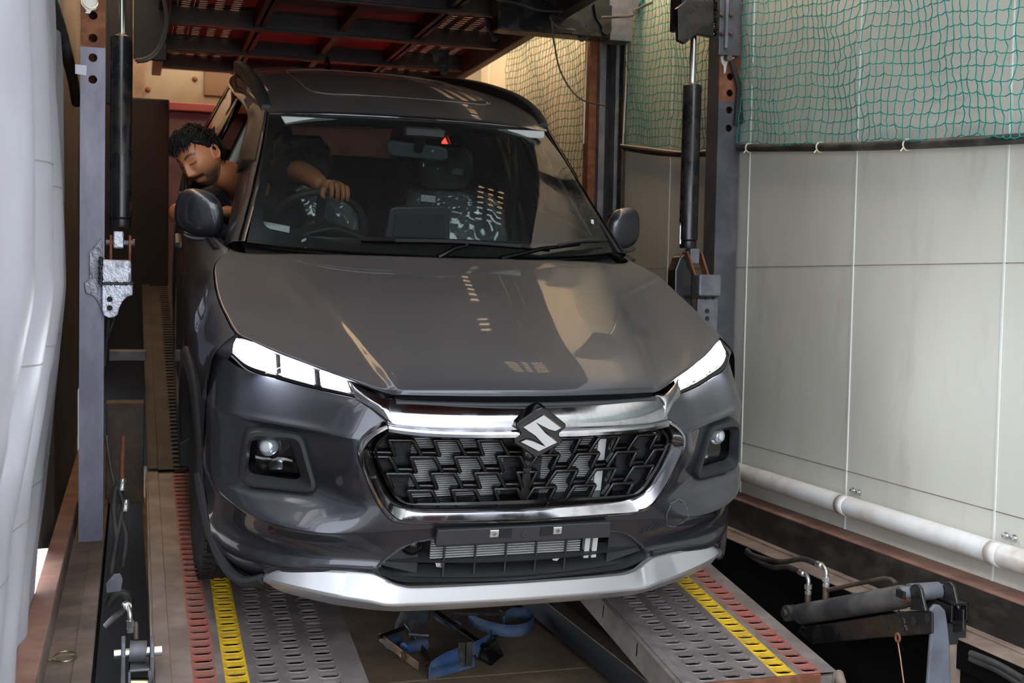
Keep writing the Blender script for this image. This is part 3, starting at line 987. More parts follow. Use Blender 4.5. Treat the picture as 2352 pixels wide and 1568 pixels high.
# wire clip lying on the sill
c = at(150, 1507, 2, zl0 + 0.008)
mb = MB().tube([c + Vector((0.028 * math.cos(t), 0.045 * math.sin(t), 0)) for t in [2 * math.pi * k / 24 for k in range(24)]], 0.0022, 6, closed=True)
mb.tube([c + Vector((-0.04, -0.03, 0)), c + Vector((-0.01, 0.0, 0.004)), c + Vector((0.024, 0.01, 0))], 0.0022, 6)
mb.build('linch_pin_ring', mat('dull_brass', (0.35, 0.32, 0.2), 0.35, 1.0), smooth=True, label='wire ring clip lying on the left sill', cat='ring clip')

# tarpaulin curtain: folded sheet hanging along the left side
cu = thing('tarpaulin_curtain', 'white tarpaulin curtain hanging in folds at the left edge', 'curtain', (-1.33, -0.6, 0.7))
EDGE = [at(px_, py_, 0, -1.365) for px_, py_ in ((112, -60), (118, 0), (137, 200), (146, 480), (143, 650), (132, 850), (116, 1000), (100, 1150), (84, 1260), (74, 1400), (62, 1568), (50, 1700))]
EDGE.sort(key=lambda p: p.z)


def edge_y(z):
    if z <= EDGE[0].z:
        return EDGE[0].y
    for a_, b_ in zip(EDGE[:-1], EDGE[1:]):
        if a_.z <= z <= b_.z:
            return a_.y + (b_.y - a_.y) * (z - a_.z) / (b_.z - a_.z)
    return EDGE[-1].y


G = []
nz_, nu_c = 90, 150
for j in range(nz_):
    z = 3.7 + (0.12 - 3.7) * j / (nz_ - 1)
    row = []
    ye = edge_y(z)
    for i in range(nu_c):
        u = i / (nu_c - 1)
        y = -2.4 + (ye + 2.4) * u
        a_ = 0.080 * min(1, max(0.15, (y + 2.4) * 1.2)) * (1 - 0.35 * u)
        f = a_ * math.sin(u * 31 + 0.5 * math.sin(z * 1.7)) + 0.4 * a_ * math.sin(u * 67 + z * 1.3 + 1) + 0.012 * math.sin(z * 4 + u * 9) * (1 if z < 1.4 else .4)
        f *= (1 - u ** 6) * (0.25 + 0.75 * max(0.0, min(1.0, (z - 1.1) / 0.5)))
        row.append(Vector((-1.36 + f - 0.005 * u, y, z)))
    G.append(row)
mb = MB().grid(G)
child(mb, 'sheet', M_TARP, cu, smooth=True, angle=180, solid=0.003)
for zz in (1.90, 1.45, 1.05):
    mb = MB()
    j = min(range(nz_), key=lambda k: abs(G[k][0].z - zz))
    mb.tube([q + Vector((0.003, 0, 0)) for q in G[j][60:]], 0.0022, 5)
    child(mb, 'hem_seam', mat('tarp_seam', (0.24, 0.23, 0.23), 0.7), cu, smooth=True)
# hanging flap behind the curtain (brown underside) and hose with net scrap
mb = MB()
Gf = []
for k in range(26):
    px_ = 84 + 94 * k / 25
    t_ = at(px_, 0, 0, -1.385)
    y_ = t_.y
    pb_y = 1252 - 8 * math.sin((px_ - 84) / 40) if px_ < 125 else 1250 - (px_ - 125) * 1.9
    zb_ = at(px_, pb_y, 0, -1.385).z
    Gf.append([Vector((-1.39 + 0.012 * math.sin(k * .8 + v_q * 3), y_, zb_ + (3.5 - zb_) * v_q)) for v_q in (0, .02, .06, .15, .4, .7, 1)])
mb.grid(Gf)
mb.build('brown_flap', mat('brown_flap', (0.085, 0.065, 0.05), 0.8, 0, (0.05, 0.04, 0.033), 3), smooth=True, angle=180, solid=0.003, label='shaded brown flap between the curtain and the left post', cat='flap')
# bright gap is open to the outside between curtain and flap
pts = [at(105, -20, 0, -1.335), at(125, 30, 0, -1.335), at(140, 75, 0, -1.335), at(155, 130, 0, -1.335), at(168, 185, 0, -1.335), at(176, 235, 0, -1.335)]
hs = thing('corrugated_hose', 'thick black hose running down beside the tarpaulin curtain', 'hose', pts[2])
child(corr(MB(), pts, 0.022, 0.02), 'sleeve', M_RUBBER, hs, smooth=True, angle=180)
net('safety_net', 'bunched dark green net at the top left behind the hose', 1.25, 0.75, lambda y: 2.42, lambda y: 3.1, 0.022, -1.37, r=0.004, m=M_NET)

# ------------------------------------------------------------------ lift cylinder on the right sill
XC = 1.13


def sx(x, y, X=XC):
    return at(x, y, 0, X)


lc = thing('lift_cylinder', 'dusty grey hydraulic lift cylinder lying beside the right ramp', 'hydraulic cylinder', sx(1990, 1400))
A, B = sx(1840, 1410), sx(2085, 1368)
ax_ = (B - A).normalized()
L_ = (B - A).length
M_CYL = mat('dusty_grey_cylinder', (0.05, 0.05, 0.052), 0.55, 0.2, (0.17, 0.16, 0.15), 7, 0.4, 0.7, bump=0.1)
child(MB().lathe(A, ax_, [(0, .030), (.004, .036), (L_ - .03, .036), (L_ - .012, .033), (L_, .028)], 28), 'barrel', M_CYL, lc, smooth=True)
child(MB().lathe(B, ax_, [(0, .026), (.03, .025), (.04, .02)], 20), 'gland', M_RUST, lc, smooth=True)
E0 = sx(1817, 1407)
child(MB().lathe(E0 + Vector((-.022, 0, 0)), (1, 0, 0), [(0, .028), (.044, .028)], 24), 'rear_eye', M_CYL, lc, smooth=True)
child(MB().lathe(E0 + Vector((-.034, 0, 0)), (1, 0, 0), [(0, .014), (.068, .014)], 16), 'rear_pin', M_STEEL, lc, smooth=True)
F0 = sx(2122, 1358)
child(MB().lathe(F0 + Vector((-.05, 0, 0)), (1, 0, 0), [(0, .026), (.10, .026)], 28), 'front_bush', M_GREYPL, lc, smooth=True)
child(MB().lathe(F0 + Vector((-.085, 0, 0)), (1, 0, 0), [(0, .018), (.17, .018)], 20), 'front_pin', M_GREYPL, lc, smooth=True)
child(MB().box((F0.x - .09, F0.y - .03, F0.z - .012), (F0.x - .082, F0.y + .01, F0.z + .012)), 'pin_keeper', M_BLACK, lc, bevel=.002)
# ports, fittings, pipe
for q, dz, nm in (((1856, 1372), .0, 'a'), ((1897, 1355), .0, 'b')):
    b0 = sx(q[0], q[1], XC)
    child(MB().cyl(b0 + Vector((0, 0, -.03)), b0 + Vector((0, 0, .012)), .011, 14), 'port_boss', M_STEEL, lc, smooth=True)
    child(MB().lathe(b0 + Vector((0, 0, .012)), (0, 0, 1), [(0, .012), (.012, .012), (.012, .009), (.018, .009), (.018, .014), (.034, .014), (.034, .010)], 6), 'hex_fitting', M_ZINC, lc)
    el = [b0 + Vector((0, 0, .044)), b0 + Vector((0, 0, .058)), b0 + Vector((0, .008, .07)), b0 + Vector((0, .022, .076)), b0 + Vector((0, .036, .076))]
    child(MB().tube(curve(el, 14), .0075, 12), 'elbow', M_ZINC, lc, smooth=True)
    child(MB().cyl(b0 + Vector((0, .03, .076)), b0 + Vector((0, .058, .076)), .0115, 14), 'ferrule', M_ZINC, lc, smooth=True)
    h0 = b0 + Vector((0, .055, .076))
    tgt = at(1715, 1268 if nm == 'a' else 1262, 0, 1.18)
    child(MB().tube(curve([h0, h0 + Vector((.0, .10, -.004)), (h0 + tgt) / 2 + Vector((0, 0, -.02)), tgt + Vector((0, -.06, -.01)), tgt], 24), .0095, 10), 'hose', M_RUBBER, lc, smooth=True)
P0 = sx(1902, 1355)
P1, P2 = sx(2030, 1328), sx(2058, 1340)
child(MB().tube([P0, sx(1960, 1342), P1, sx(2046, 1330), P2], .0075, 10), 'feed_pipe', M_STEEL, lc, smooth=True)
# arm frame beneath
af = thing('lift_boom', 'black lift arm with drilled holes below the right lift cylinder', 'lift boom', sx(1990, 1455))
XF = XC - 0.055
fp = [(1838, 1436), (1846, 1440), (2090, 1402), (2140, 1404), (2140, 1455), (1865, 1478), (1832, 1450)]
for X in (XF, XC + 0.05):
    child(MB().prism([at(a, b, 0, X) for a, b in fp] if X == XF else [at(a, b, 0, XF) + Vector((X - XF, 0, 0)) for a, b in fp], (0.008, 0, 0)), 'side_plate', M_BLACK, af, bevel=.003)
lugp = [(2091, 1400), (2094, 1368), (2090, 1352), (2096, 1342), (2108, 1340), (2116, 1350), (2126, 1396), (2128, 1404)]
for X in (XF - .004, XC + 0.052):
    child(MB().prism([at(a, b, 0, XF) + Vector((X - XF, 0, 0)) for a, b in lugp], (0.012, 0, 0)), 'lug_plate', M_BLACK, af, bevel=.004)
for a, b in ((2036, 1438), (2099, 1424), (2130, 1420)):
    q = at(a, b, 0, XF - .0005)
    child(MB().cyl(q, q + Vector((-.001, 0, 0)), .013, 20), 'drilled_hole', M_DARKH if 'M_DARKH' in globals() else M_BLACKM, af)
mb = MB()
for i in range(40):
    q = at(2066 + rng.uniform(-5, 5) + i * .4, 1405 + i * 1.1, 0, XF)
    mb.lathe(q, (-1, 0, 0), [(-.004, .006), (0, rng.uniform(.004, .006)), (.004, .002)], 6)
child(mb, 'weld_bead', M_BLACK, af, smooth=True)
# rubber flap plate and square-tube end at the right
fl2 = thing('end_stop', 'grey upright flap and square tube end at the lower right', 'bracket', at(2170, 1500, 1, -0.55))
YE = -0.52
child(MB().prism([at(a, b, 1, YE) for a, b in ((2137, 1400), (2148, 1388), (2160, 1390), (2172, 1402), (2176, 1424), (2182, 1480), (2186, 1640), (2126, 1640), (2134, 1520), (2139, 1450))], (0, .012, 0)), 'upright_flap', mat('grey_rubber_flap', (0.13, 0.14, 0.165), .55, 0, (.09, .095, .11), 8), fl2, bevel=.004)
ta, tb = at(2186, 1386, 1, YE), at(2224, 1430, 1, YE)
for (x0, z0, x1, z1) in ((ta.x, tb.z, ta.x + .008, ta.z), (tb.x - .008, tb.z, tb.x, ta.z), (ta.x, ta.z - .008, tb.x, ta.z), (ta.x, tb.z, tb.x, tb.z + .008)):
    child(MB().box((x0, YE, z0), (x1, YE + .14, z1)), 'tube_wall', M_BLACK, fl2, bevel=.002)
child(MB().cyl(((ta.x + tb.x) / 2, YE + .03, (ta.z + tb.z) / 2), ((ta.x + tb.x) / 2 + .04, YE + .06, (ta.z + tb.z) / 2), .014, 16), 'tube_bolt', M_GREYPL, fl2, smooth=True)
child(MB().box((at(2183, 1480, 1, YE).x, YE + .02, .2), (at(2228, 1480, 1, YE).x, YE + .04, tb.z)), 'rear_plate', M_LEDGE, fl2, bevel=.002)
child(MB().box((at(2183, 1480, 1, YE).x, YE + .015, tb.z - .065), (at(2226, 1480, 1, YE).x, YE + .021, tb.z)), 'upper_plate', M_BLACKM, fl2)
mb = MB()
for i in range(50):
    q = at(2224 + rng.uniform(-3, 3), 1470 + i * 3, 1, YE + .018)
    mb.lathe(q, (0, -1, 0), [(-.004, .006), (0, rng.uniform(.003, .005)), (.004, .002)], 6)
child(mb, 'weld_bead', M_BLACK, fl2, smooth=True)
# lanyard with rusty eye
Xl = XF - .02
ly = thing('wire_lanyard', 'thin wire lanyard with a rusty eye hanging from the lift arm', 'lanyard', at(2062, 1470, 0, Xl))
child(MB().tube([at(2062, 1464, 0, Xl) + Vector((0, .010 * math.cos(t), .012 * math.sin(t))) for t in [2 * math.pi * k / 16 for k in range(16)]], .004, 6, closed=True), 'eye', M_RUST, ly, smooth=True)
child(MB().tube([at(2062, 1472, 0, Xl), at(2068, 1510, 0, Xl), at(2076, 1570, 0, Xl), at(2080, 1600, 0, Xl)], .0022, 6), 'wire', mat('copper_wire', (.4, .2, .13), .5, .6), ly, smooth=True)
# hoses along the far right pit
for k, (q0, q1) in enumerate((((2230, 1500), (2352, 1560)), ((2230, 1512), (2352, 1575)))):
    P3 = [at(q0[0], q0[1], 0, 1.19), (at(q0[0], q0[1], 0, 1.19) + at(q1[0], q1[1], 0, 1.19)) / 2 + Vector((0, 0, .006)), at(q1[0], q1[1], 0, 1.19)]
    MB().tube(curve(P3, 12), .010, 10).build('pit_hose', M_RUBBER, smooth=True, label=('upper' if k == 0 else 'lower') + ' grey rubber hose in the pit at the bottom right corner', cat='hose')
# near-black sheet added as the shade at the right pit bottom
MB().box((0.99, -1.2, 0.12), (1.21, 4.2, 0.14)).build('pit_shade_sheet', M_PIT, kind='structure', label='black sheet standing in for shade in the pit beside the right ramp')

# ------------------------------------------------------------------ fittings in the pit at left
XLp = -1.12
lf = thing('lift_cylinder', 'end of a lift cylinder with zinc fittings at the bottom left', 'hydraulic cylinder', at(305, 1520, 1, 0.12))
YL = 0.12


def lp_(x, y, d=0.0):
    return at(x, y, 1, YL + d)


child(MB().cyl(lp_(297, 1495), lp_(336, 1495), .030, 24), 'front_bush', M_GREYPL, lf, smooth=True)
child(MB().cyl(lp_(262, 1503), lp_(372, 1493), .014, 16), 'front_pin', M_ZINC, lf, smooth=True)
for x in (278, 344):
    c = lp_(x, 1500, -.02)
    child(MB().prism([c + Vector((0, a, b)) for a, b in ((-.03, -.14), (.04, -.14), (.045, 0), (.03, .035), (0, .05), (-.03, .035), (-.04, 0))], (.012, 0, 0)), 'lug_plate', M_GREYPL, lf, bevel=.003)
for (a, b, c_, d) in ((296, 1535, 346, 1540), (296, 1566, 346, 1570)):
    pass
q0, q1 = lp_(294, 1536, -.05), lp_(347, 1590, -.05)
for (x0, z0, x1, z1) in ((q0.x, q1.z, q0.x + .007, q0.z), (q1.x - .007, q1.z, q1.x, q0.z), (q0.x, q0.z - .007, q1.x, q0.z)):
    child(MB().box((x0, YL - .06, z0), (x1, YL + .06, z1)), 'tube_wall', M_GREYPL, lf, bevel=.002)
child(MB().cyl(lp_(300, 1568, -.03), lp_(342, 1568, -.03), .016, 16), 'roller', mat('dull_brass', (0.35, 0.32, 0.2), 0.35, 1.0), lf, smooth=True)
f0 = lp_(298, 1452)
child(MB().lathe(f0, (0, 0, 1), [(0, .010), (.012, .010), (.012, .008), (.016, .008), (.016, .012), (.034, .012), (.034, .008)], 6), 'hex_fitting', M_ZINC, lf)
child(MB().tube(curve([f0 + Vector((0, 0, .034)), f0 + Vector((0, 0, .05)), f0 + Vector((-.003, .012, .064)), f0 + Vector((-.006, .03, .068))], 12), .007, 10), 'elbow', M_ZINC, lf, smooth=True)
child(MB().lathe(f0 + Vector((-.006, .028, .068)), (-.3, 1, 0), [(0, .012), (.02, .012), (.025, .009)], 14), 'ferrule', M_ZINC, lf, smooth=True)
child(MB().lathe(lp_(312, 1450), (0, .1, 1), [(-.02, .008), (.02, .008), (.028, .004)], 12), 'grease_nipple', M_STEEL, lf, smooth=True)
# hose loops rising at the left
YH = 0.9
for nm, pts, r in (('hose_a', [(243, 1440), (262, 1420), (285, 1402), (300, 1380), (285, 1362), (262, 1368), (248, 1392)], .013), ('hose_b', [(255, 1320), (268, 1240), (280, 1180), (284, 1160), (276, 1130), (266, 1120), (262, 1170), (268, 1230)], .010),
                   ('hose_c', [(282, 1300), (290, 1235), (280, 1190)], .009), ('hose_d', [(244, 1000), (252, 1060), (262, 1110)], .006), ('hose_e', [(280, 1110), (282, 1040), (284, 1000)], .008)):
    lab = {'hose_a': 'thick rubber hose loop lying in the left pit', 'hose_b': 'rubber hose bent over a silver joint beside the left sill', 'hose_c': 'short hose ending in a silver ferrule in the left pit', 'hose_d': 'thin black line beside the foot of the left post', 'hose_e': 'upright brown pipe above the hose joint at left'}[nm]
    MB().tube(curve([at(a, b, 1, YH) for a, b in pts], 32), r, 10).build('hydraulic_hose', M_RUBBER if nm != 'hose_e' else M_RUST, smooth=True, label=lab, cat='hose')
for q, lab in (((280, 1112), 'upper silver hose joint in the left pit'), ((288, 1160), 'lower silver hose joint in the left pit')):
    c = at(q[0], q[1], 1, YH - .015)
    MB().lathe(c - Vector((0, 0, .02)), (0.1, 0, 1), [(0, .012), (.012, .014), (.02, .012), (.03, .014), (.04, .008)], 14).build('hose_joint', M_ZINC, smooth=True, label=lab, cat='hose joint')
mb = MB().prism([at(a, b, 1, 0.75) for a, b in ((243, 1340), (262, 1318), (276, 1316), (282, 1330), (278, 1358), (244, 1362))], (0, .006, 0))
mb.build('guard_flap', M_GREYPL, bevel=.002, label='small dark guard flap in the pit below the left post', cat='flap')
# deck plates seen in the gap left of the car
MB().box((-1.206, 2.9, at(290, 815, 1, 2.9).z - .03), (-1.03, 3.05, at(290, 806, 1, 2.9).z)).build('step_plate', M_GREYPL, bevel=.003, label='pale grey step plate in the gap beside the car', cat='step')
MB().box((-1.206, 2.2, zl0 - 0.02), (-1.045, 2.35, at(310, 925, 1, 2.2).z)).build('step_plate', M_STEEL, bevel=.003, label='dark step plate lower in the gap beside the car', cat='step')
MB().box((-1.215, -1.2, ZF + .002), (-1.03, 4.6, ZF + .008)).build('pit_shade_sheet', M_PIT, kind='structure', label='black sheet standing in for shade in the pit beside the left track')  # near-black sheet laid over the floor as the left pit's shade
# cable strands below the left bracket
for k, (a, b) in enumerate((((250, 735), (243, 790)), ((262, 732), (246, 780)))):
    MB().tube([at(a[0], a[1], 1, YP + .03), at(b[0], b[1], 1, YP + .05), at(240, 830 + 10 * k, 1, YP + .06)], .005, 8).build('bracket_cable', M_RUBBER, smooth=True, label='%s black cable below the left silver bracket' % ('outer', 'inner')[k], cat='cable')
# hose loop at the top left under the deck
pts = [(372, -10), (380, 30), (378, 70), (360, 115), (335, 134), (310, 138)]
for k in range(2):
    MB().tube(curve([at(a + 4 * k, b + 4 * k, 1, 2.2) for a, b in pts], 24), .007, 8).build('deck_hose', M_RUBBER, smooth=True, label='%s black hose looping down at the left end of the deck' % ('outer', 'inner')[k], cat='hose')

# ------------------------------------------------------------------ ratchet straps on the tray floor
def strap(mb, path, w, up=(0, 0, 1), th=.003):
    C_ = curve(path, 40)
    G = []
    for i, p in enumerate(C_):
        t = (C_[min(i + 1, 39)] - C_[max(i - 1, 0)]).normalized()
        u = Vector(up)
        G.append([p - u * w / 2, p + u * w / 2])
    mb.grid(G)
    return mb


ZS = ZF
YR = 0.75


def fp_(x, y, h=0.0):
    """point at height h above the tray seen at pixel"""
    return at(x, y, 2, ZS + h)


rs = thing('ratchet_strap', 'blue webbing ratchet strap with a black buckle on the tray floor', 'ratchet strap', fp_(1050, 1530))
w_ = .05
child(strap(MB(), [fp_(985, 1548, .02), fp_(990, 1535, .03), fp_(1020, 1515, .045), fp_(1065, 1498, .055), fp_(1110, 1478, .05), fp_(1128, 1460, .05)], w_, (0.12, 0.35, 0.9)), 'webbing', M_BLUE, rs, smooth=True, solid=.003)
child(strap(MB(), [fp_(985, 1548, .018), fp_(1005, 1545, .012), fp_(1040, 1535, .012), fp_(1090, 1520, .012)], w_, (0.1, 0.5, 0.7)), 'webbing', M_BLUE, rs, smooth=True, solid=.003)
c = fp_(1063, 1497, .055)
for k in range(2):
    o = child(MB().box((c.x - .022 + k * .026, c.y - .03, c.z - .045), (c.x + .002 + k * .026, c.y - .018, c.z + .045)), 'buckle', mat('cast_black_buckle', (.02, .018, .016), .6, .3, (.06, .05, .04), 20, bump=.4, bscale=80), rs, bevel=.003)
# black folded bracket on the right of it
br2 = thing('anchor_bracket', 'black folded steel anchor bracket beside the blue strap', 'bracket', fp_(1130, 1510))
child(MB().prism([fp_(1095, 1510, .01), fp_(1128, 1530, 0.002), fp_(1158, 1505, .01), fp_(1140, 1470, .06), fp_(1110, 1490, .05)], (0, .02, .004)), 'folded_plate', M_BLACK, br2, bevel=.003)
child(MB().bar(fp_(1000, 1405, .10), fp_(1120, 1490, .045), .03, .012), 'flat_bar', M_BLACK, br2, bevel=.003)
child(MB().lathe(fp_(1140, 1466, .055), (0, 0, 1), [(0, .008), (.01, .008), (.014, .004)], 10), 'bolt', M_BLACK, br2)
sr2 = thing('webbing_loop', 'loose blue webbing loop curling behind the strap buckle', 'strap', fp_(1180, 1460))
child(strap(MB(), [fp_(1075, 1420, .05), fp_(1110, 1436, .04), fp_(1160, 1448, .03), fp_(1205, 1445, .03), fp_(1226, 1428, .035), fp_(1215, 1412, .045), fp_(1180, 1408, .05), fp_(1155, 1420, .045)], .048, (0.05, 0.2, 0.95)), 'webbing', M_BLUE, sr2, smooth=True, solid=.003)
child(MB().box(tuple(fp_(1146, 1432, .0)), tuple(fp_(1160, 1408, .06) + Vector((0, .02, 0)))), 'end_clip', M_BLACK, sr2, bevel=.002)
child(MB().bar(fp_(1035, 1408, .08), fp_(1160, 1410, .075), .012, .014), 'handle_bar', M_BLACK, sr2, bevel=.002)
rt2 = thing('ratchet_buckle', 'rusty ratchet buckle wound with blue webbing at the left', 'ratchet', fp_(930, 1490))
M_OLDB = mat('old_brass_steel', (.22, .13, .07), .5, .6, (.1, .07, .05), 18)
s0, s1 = fp_(928, 1490, .035), fp_(975, 1478, .035)
child(MB().cyl(s0, s1, .024, 20), 'strap_roll', M_BLUE, rt2, smooth=True)
s0, s1 = fp_(892, 1478, .03), fp_(915, 1468, .03)
child(MB().cyl(s0, s1, .020, 20), 'strap_roll', M_BLUE, rt2, smooth=True)
for pa, pb_ in (((872, 1462), (962, 1530)), ((930, 1440), (985, 1512))):
    child(MB().bar(fp_(*pa, .04), fp_(*pb_, .02), .006, .032), 'side_cheek', M_OLDB if pa[0] < 900 else M_BLACK, rt2, bevel=.002)
child(MB().cyl(fp_(870, 1463, .05), fp_(928, 1442, .055), .008, 12), 'handle', M_BLACK, rt2, smooth=True)
child(MB().lathe(fp_(926, 1505, .03), (.6, -1, 0), [(0, .018), (.006, .018), (.006, .010), (.012, .010)], 10), 'cog', M_OLDB, rt2)
child(MB().cyl(fp_(955, 1530, .014), fp_(990, 1520, .014), .009, 12), 'axle', M_OLDB, rt2, smooth=True)
child(MB().bar(fp_(940, 1455, .06), fp_(985, 1458, .06), .016, .006), 'pawl', M_ZINC, rt2, bevel=.001)
bg = thing('dark_rag', 'dark crumpled strap pouch behind the ratchets under the bumper', 'pouch', fp_(960, 1410))
child(MB().prism([fp_(905, 1450, .01), fp_(975, 1455, .01), fp_(995, 1395, .1), fp_(960, 1388, .12), fp_(925, 1405, .09)], (.01, .05, .01)), 'pouch_body', mat('dark_cloth', (.03, .03, .033), .9, 0, (.06, .055, .05), 14, bump=.5, bscale=40), bg, bevel=.01, segs=3)
child(strap(MB(), [fp_(1060, 1440, .03), fp_(1030, 1428, .04), fp_(1000, 1410, .05)], .04, (.1, .2, .9)), 'webbing', M_BLUE, bg, smooth=True, solid=.003)

# ================================================================== the car
CAR_ROT = Euler((R(12.3), 0, R(1.6)), 'XYZ')   # nose down on the ramps, slightly askew
CAR_LOC = Vector((0, 0, 0.45))
CARM = Matrix.Translation(CAR_LOC) @ CAR_ROT.to_matrix().to_4x4()
car = thing('car', 'dark grey metallic compact SUV with lit lamps driving nose down onto the ramps', 'car', CAR_LOC, CAR_ROT)


def cw(p):
    return CARM @ Vector(p)


M_PAINT = mat('grey_metallic_paint', (0.025, 0.027, 0.036), 0.38, 0.5, coat=1.0, coat_rough=0.03, dust=(0.12, 0.10, 0.085), dscale=2.2, dlo=0.35, dhi=0.9, damt=0.12)
_nt = M_PAINT.node_tree


def settle_dust(m, col, lo, hi, amt, scale=3.0):
    nt = m.node_tree
    b = nt.nodes['Principled BSDF']
    geo = nt.nodes.new('ShaderNodeNewGeometry')
    sep = nt.nodes.new('ShaderNodeSeparateXYZ')
    nt.links.new(geo.outputs['Normal'], sep.inputs[0])
    mr = nt.nodes.new('ShaderNodeMapRange')
    mr.inputs['From Min'].default_value = lo
    mr.inputs['From Max'].default_value = hi
    nt.links.new(sep.outputs['Z'], mr.inputs['Value'])
    tc = nt.nodes.new('ShaderNodeTexCoord')
    ns = nt.nodes.new('ShaderNodeTexNoise')
    ns.inputs['Scale'].default_value = scale
    ns.inputs['Detail'].default_value = 8
    nt.links.new(tc.outputs['Object'], ns.inputs['Vector'])
    m2 = nt.nodes.new('ShaderNodeMapRange')
    m2.inputs['From Min'].default_value = 0.25
    m2.inputs['From Max'].default_value = 0.75
    m2.inputs['To Min'].default_value = 0.75
    m2.inputs['To Max'].default_value = 1.15
    nt.links.new(ns.outputs['Fac'], m2.inputs['Value'])
    mu = nt.nodes.new('ShaderNodeMath')
    mu.operation = 'MULTIPLY'
    nt.links.new(mr.outputs[0], mu.inputs[0])
    nt.links.new(m2.outputs[0], mu.inputs[1])
    mv = nt.nodes.new('ShaderNodeMath')
    mv.operation = 'MULTIPLY'
    mv.inputs[1].default_value = amt
    nt.links.new(mu.outputs[0], mv.inputs[0])
    df = nt.nodes.new('ShaderNodeBsdfDiffuse')
    df.inputs['Color'].default_value = (*col, 1)
    mx = nt.nodes.new('ShaderNodeMixShader')
    out = [n for n in nt.nodes if n.type == 'OUTPUT_MATERIAL'][0]
    nt.links.new(mv.outputs[0], mx.inputs['Fac'])
    nt.links.new(b.outputs[0], mx.inputs[1])
    nt.links.new(df.outputs[0], mx.inputs[2])
    nt.links.new(mx.outputs[0], out.inputs['Surface'])


settle_dust(M_PAINT, (0.26, 0.238, 0.22), 0.45, 1.0, 0.36)
M_PLAST = mat('black_textured_plastic', (0.022, 0.022, 0.024), 0.55, 0, bump=0.12, bscale=300)
M_PLASTG = mat('piano_black', (0.003, 0.003, 0.0035), 0.10, 0, spec=0.4)
M_SKID = mat('satin_silver_skid', (0.50, 0.505, 0.52), 0.36, 0.75)
M_DARK = mat('dark_cavity', (0.006, 0.006, 0.006), 0.8)
M_SATIN = mat('satin_chrome', (0.42, 0.425, 0.45), 0.10, 1.0, (0.32, 0.32, 0.34), 18, rough2=0.22)
M_TYRE = mat('tyre_rubber', (0.016, 0.016, 0.017), 0.75, 0, (0.04, 0.035, 0.03), 20, bump=0.1)
M_LAMP = mat('lit_lamp_white', (1, 1, 1), 0.3, emit=(0.93, 0.96, 1.0), estr=9.0)
M_LENS = mat('clear_lamp_lens', (1, 1, 1), 0.02, 0, trans=1.0, ior=1.3)
M_LINER = mat('pale_roof_lining', (0.60, 0.63, 0.60), 0.8)
M_CABIN = mat('dark_cabin_trim', (0.018, 0.019, 0.021), 0.6)
M_SEAT = mat('black_seat_fabric', (0.014, 0.014, 0.016), 0.75)
M_PAPER = mat('white_sticker', (0.75, 0.76, 0.76), 0.6, 0, (0.45, 0.45, 0.45), 160, 0.55, 0.6)


def glass_mat(name, tint, refl=1.0):
    m = bpy.data.materials.new(name)
    m.use_nodes = True
    nt = m.node_tree
    nt.nodes.clear()
    out = nt.nodes.new('ShaderNodeOutputMaterial')
    tr = nt.nodes.new('ShaderNodeBsdfTransparent')
    tr.inputs['Color'].default_value = (*tint, 1)
    gl = nt.nodes.new('ShaderNodeBsdfGlossy')
    gl.inputs['Roughness'].default_value = 0.01
    fr = nt.nodes.new('ShaderNodeFresnel')
    fr.inputs['IOR'].default_value = 1.52
    ml = nt.nodes.new('ShaderNodeMath')
    ml.operation = 'MULTIPLY'
    ml.inputs[1].default_value = refl
    nt.links.new(fr.outputs[0], ml.inputs[0])
    mx = nt.nodes.new('ShaderNodeMixShader')
    nt.links.new(ml.outputs[0], mx.inputs['Fac'])
    nt.links.new(tr.outputs[0], mx.inputs[1])
    nt.links.new(gl.outputs[0], mx.inputs[2])
    nt.links.new(mx.outputs[0], out.inputs['Surface'])
    return m


M_GLASS = glass_mat('green_tinted_glass', (0.74, 0.82, 0.78), 1.0)
_f = M_GLASS.node_tree
_o2 = [n for n in _f.nodes if n.type == 'OUTPUT_MATERIAL'][0]
_m2 = [n for n in _f.nodes if n.type == 'MIX_SHADER'][0]
_d2 = _f.nodes.new('ShaderNodeBsdfDiffuse')
_d2.inputs['Color'].default_value = (0.55, 0.56, 0.56, 1)
_x2 = _f.nodes.new('ShaderNodeMixShader')
_x2.inputs['Fac'].default_value = 0.02
_f.links.new(_m2.outputs[0], _x2.inputs[1])
_f.links.new(_d2.outputs[0], _x2.inputs[2])
_f.links.new(_x2.outputs[0], _o2.inputs['Surface'])
M_GLASSD = glass_mat('dark_side_glass', (0.22, 0.24, 0.23), 1.2)
M_CLEAR = glass_mat('clear_lens', (0.95, 0.96, 0.97), 1.0)
M_FILM = glass_mat('seat_plastic_film', (0.93, 0.95, 0.96), 3.0)
_f = M_FILM.node_tree
_o2 = [n for n in _f.nodes if n.type == 'OUTPUT_MATERIAL'][0]
_m2 = [n for n in _f.nodes if n.type == 'MIX_SHADER'][0]
_d2 = _f.nodes.new('ShaderNodeBsdfDiffuse')
_d2.inputs['Color'].default_value = (0.8, 0.85, 0.85, 1)
_x2 = _f.nodes.new('ShaderNodeMixShader')
_x2.inputs['Fac'].default_value = 0.13
_f.links.new(_m2.outputs[0], _x2.inputs[1])
_f.links.new(_d2.outputs[0], _x2.inputs[2])
_f.links.new(_x2.outputs[0], _o2.inputs['Surface'])


def mirror_rows(rows):
    """control rows given centre->right become left->right"""
    return [[Vector((-p[0], p[1], p[2])) for p in reversed(r[1:])] + [Vector(p) for p in r] for r in rows]


def both(fn):
    for s in (1, -1):
        fn(s)


def fx(P, s):
    return [Vector((s * p[0], p[1], p[2])) for p in P]


def cpart(mb, name, m, parent=None, **k):
    return mb.build(name, m, parent or car, **k)


def interp_rows(rows, nu, nv):
    return loft(rows, nu, nv)


